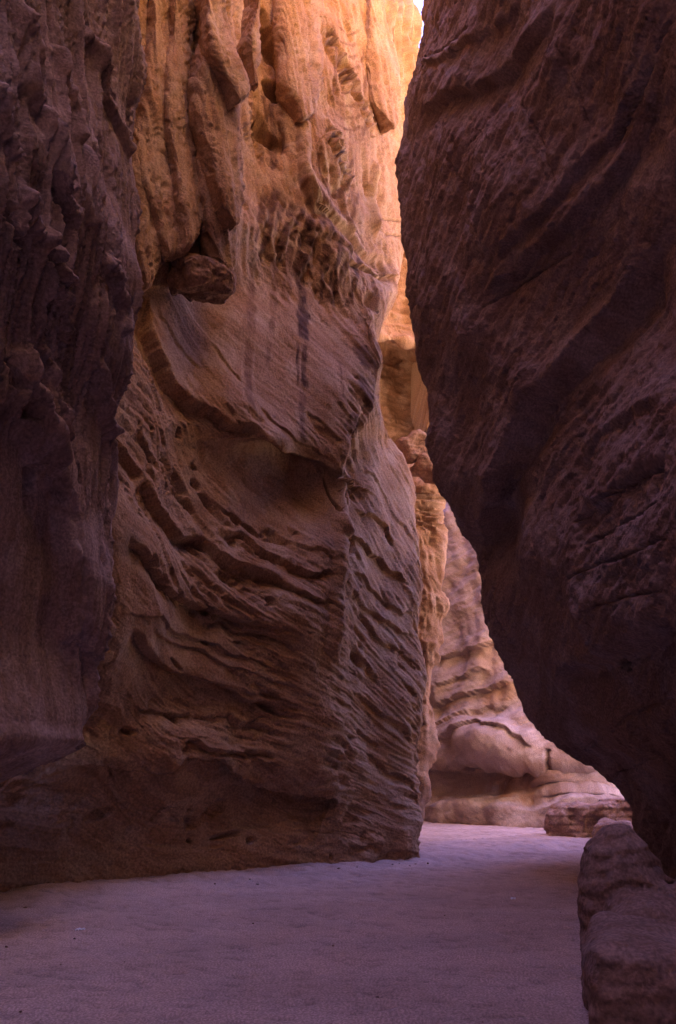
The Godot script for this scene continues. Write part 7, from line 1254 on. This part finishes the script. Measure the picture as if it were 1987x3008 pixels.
func carve_right(r: Rock) -> void:
	ledge(r, [Vector2(4.67, 14.62), Vector2(5.58, 15.33), Vector2(6.38, 16.08), Vector2(6.75, 16.62), Vector2(7.12, 16.96), Vector2(7.58, 17.04), Vector2(8.21, 17.54), Vector2(8.67, 17.83), Vector2(9.12, 18.00)], 0.5, 1.6, 0.18, 0.04, 1, 0.3)
	ledge(r, [Vector2(7.12, 19.71), Vector2(7.42, 19.71), Vector2(8.08, 19.62), Vector2(8.71, 19.67), Vector2(9.33, 19.75), Vector2(9.92, 20.00)], 0.16, 0.7, 0.06, 0.04, 1, 0.14)
	ledge(r, [Vector2(6.54, 19.50), Vector2(7.46, 19.33), Vector2(7.96, 19.21), Vector2(8.54, 19.21), Vector2(9.17, 19.33), Vector2(9.92, 19.75)], 0.24, 0.8, 0.09, 0.04, 1, 0.16)
	ledge(r, [Vector2(5.67, 23.62), Vector2(6.25, 23.29), Vector2(7.33, 22.38), Vector2(8.04, 21.92), Vector2(8.58, 21.75), Vector2(9.04, 21.75)], 0.26, 0.9, 0.09, 0.05, 1, 0.16)
	ledge(r, [Vector2(4.96, 25.38), Vector2(6.46, 23.83), Vector2(7.29, 23.17), Vector2(8.00, 22.67), Vector2(8.38, 22.50)], 0.12, 0.5, 0.05, 0.05, 1, 0.12)
	ledge(r, [Vector2(6.38, 11.17), Vector2(6.88, 11.08), Vector2(7.62, 11.08), Vector2(8.21, 11.17), Vector2(8.79, 11.21), Vector2(9.29, 11.12)], 0.4, 1.3, 0.1, 0.05, 1, 0.4)
	ledge(r, [Vector2(7.62, 13.79), Vector2(8.17, 13.75), Vector2(8.71, 13.75), Vector2(9.17, 13.79), Vector2(9.50, 13.75)], 0.14, 0.9, 0.06, 0.05, 1, 0.18)
	ledge(r, [Vector2(7.50, 15.12), Vector2(8.17, 15.21), Vector2(8.75, 15.17), Vector2(9.38, 14.92)], 0.12, 0.7, 0.05, 0.05, 1, 0.16)
	crack(r, [Vector2(6.62, 16.58), Vector2(6.21, 16.04), Vector2(5.83, 15.58), Vector2(4.83, 14.79), Vector2(4.42, 14.46)], 0.1, 0.12)
	crack(r, [Vector2(7.17, 14.54), Vector2(7.17, 13.29), Vector2(7.04, 12.25)], 0.08, 0.06)
	crack(r, [Vector2(10.33, 20.04), Vector2(9.88, 19.88), Vector2(9.42, 19.71), Vector2(9.04, 19.67)], 0.035, 0.09)
	crack(r, [Vector2(6.54, 22.04), Vector2(6.88, 21.12), Vector2(7.00, 20.38), Vector2(6.96, 19.92)], 0.035, 0.09)
	crack(r, [Vector2(8.12, 21.25), Vector2(8.29, 20.38), Vector2(8.29, 19.83)], 0.035, 0.09)
	crack(r, [Vector2(8.96, 21.21), Vector2(8.96, 20.58), Vector2(8.92, 20.04)], 0.035, 0.09)
	crack(r, [Vector2(5.96, 24.46), Vector2(6.75, 23.71), Vector2(7.38, 23.33)], 0.035, 0.09)
	crack(r, [Vector2(6.62, 19.29), Vector2(7.17, 19.21), Vector2(7.62, 19.04), Vector2(8.17, 18.88)], 0.035, 0.09)
	crack(r, [Vector2(7.54, 13.83), Vector2(8.29, 13.79), Vector2(8.96, 13.79), Vector2(9.46, 13.67)], 0.03, 0.08)
	crack(r, [Vector2(7.79, 13.21), Vector2(8.62, 13.12), Vector2(9.38, 13.12)], 0.03, 0.08)
	crack(r, [Vector2(7.29, 12.75), Vector2(8.08, 12.67), Vector2(8.88, 12.46), Vector2(9.50, 12.46)], 0.03, 0.08)
	crack(r, [Vector2(7.83, 12.00), Vector2(8.58, 11.92), Vector2(9.33, 11.75)], 0.03, 0.08)
	crack(r, [Vector2(6.79, 16.17), Vector2(6.75, 14.83), Vector2(6.83, 13.71)], 0.03, 0.08)
	crack(r, [Vector2(5.29, 13.88), Vector2(5.12, 12.96), Vector2(5.33, 12.04)], 0.03, 0.08)
	crack(r, [Vector2(3.50, 7.71), Vector2(5.92, 8.17), Vector2(7.42, 9.62), Vector2(8.54, 9.96)], 0.03, 0.07)
	crack(r, [Vector2(3.58, 5.79), Vector2(5.29, 6.17), Vector2(7.29, 7.17)], 0.03, 0.07)
	hollow(r, Vector2(9.12, 11.17), 0.17, 0.09, 0.0872665, 0.5, 0.7, 0.1)
	hollow(r, Vector2(7.79, 10.88), 0.12, 0.1, 0, 0.5, 0.7, 0.1)
	patch(r, Vector2(7.21, 8.62), 1.6, 1.2, 0, Color(0.4, 0.25, 0.16), 0.6)


func prepare_far(r: Rock) -> void:
	pass


func carve_far(r: Rock) -> void:
	hollow(r, Vector2(6.58, 12.04), 3.4, 1.3, -0.20944, -0.9, 0.1, 0.1)
	hollow(r, Vector2(9.83, 9.12), 2, 2, 0, -0.6, 0.1, 0.15)
	ledge(r, [Vector2(4.17, 17.17), Vector2(5.46, 17.21), Vector2(6.42, 17.25), Vector2(7.08, 17.29)], 0.176, 1.6, 0.1, 0.08)
	ledge(r, [Vector2(4.08, 15.33), Vector2(5.04, 15.67), Vector2(6.50, 15.92), Vector2(7.71, 16.08)], 0.208, 1.8, 0.1, 0.08)
	ledge(r, [Vector2(4.00, 12.54), Vector2(4.83, 12.75), Vector2(5.42, 13.08), Vector2(5.79, 13.50), Vector2(6.25, 13.46), Vector2(7.17, 12.92), Vector2(8.00, 12.08), Vector2(8.75, 11.38)], 0.24, 1.6, 0.1, 0.08)
	ledge(r, [Vector2(3.96, 8.88), Vector2(5.12, 8.71), Vector2(6.25, 9.17), Vector2(6.79, 8.50), Vector2(7.50, 9.08), Vector2(8.21, 9.42), Vector2(8.75, 8.58)], 0.56, 1.5, 0.1, 0.08)
	ledge(r, [Vector2(4.33, 16.33), Vector2(5.42, 16.46), Vector2(6.75, 16.62)], 0.096, 1.2, 0.1, 0.08)
	ledge(r, [Vector2(4.00, 14.00), Vector2(5.08, 14.54), Vector2(6.25, 15.04), Vector2(7.54, 15.08)], 0.096, 1.2, 0.1, 0.08)
	crack(r, [Vector2(8.96, 11.38), Vector2(8.96, 10.21), Vector2(9.00, 8.58)], 0.12, 0.3)
	patch(r, Vector2(4.92, 7.79), 3.4, 0.9, 0, Color(0.36, 0.25, 0.2), 0.7)  # browner rock, with the shade of the recess put into its colour
	patch(r, Vector2(7.88, 7.88), 1.8, 0.9, 0, Color(0.34, 0.19, 0.12), 0.8)
	patch(r, Vector2(6.25, 12.08), 2.2, 0.9, -0.261799, Color(0.4, 0.29, 0.25), 0.6)
	patch(r, Vector2(9.79, 8.29), 1.4, 1.6, 0, Color(0.27, 0.17, 0.125), 0.7)
	patch(r, Vector2(7.04, 15.71), 1.2, 0.5, 0.261799, Color(0.5, 0.33, 0.22), 0.8)
	patch(r, Vector2(6.83, 16.96), 0.9, 0.9, 0.261799, Color(0.58, 0.42, 0.34), 0.7)
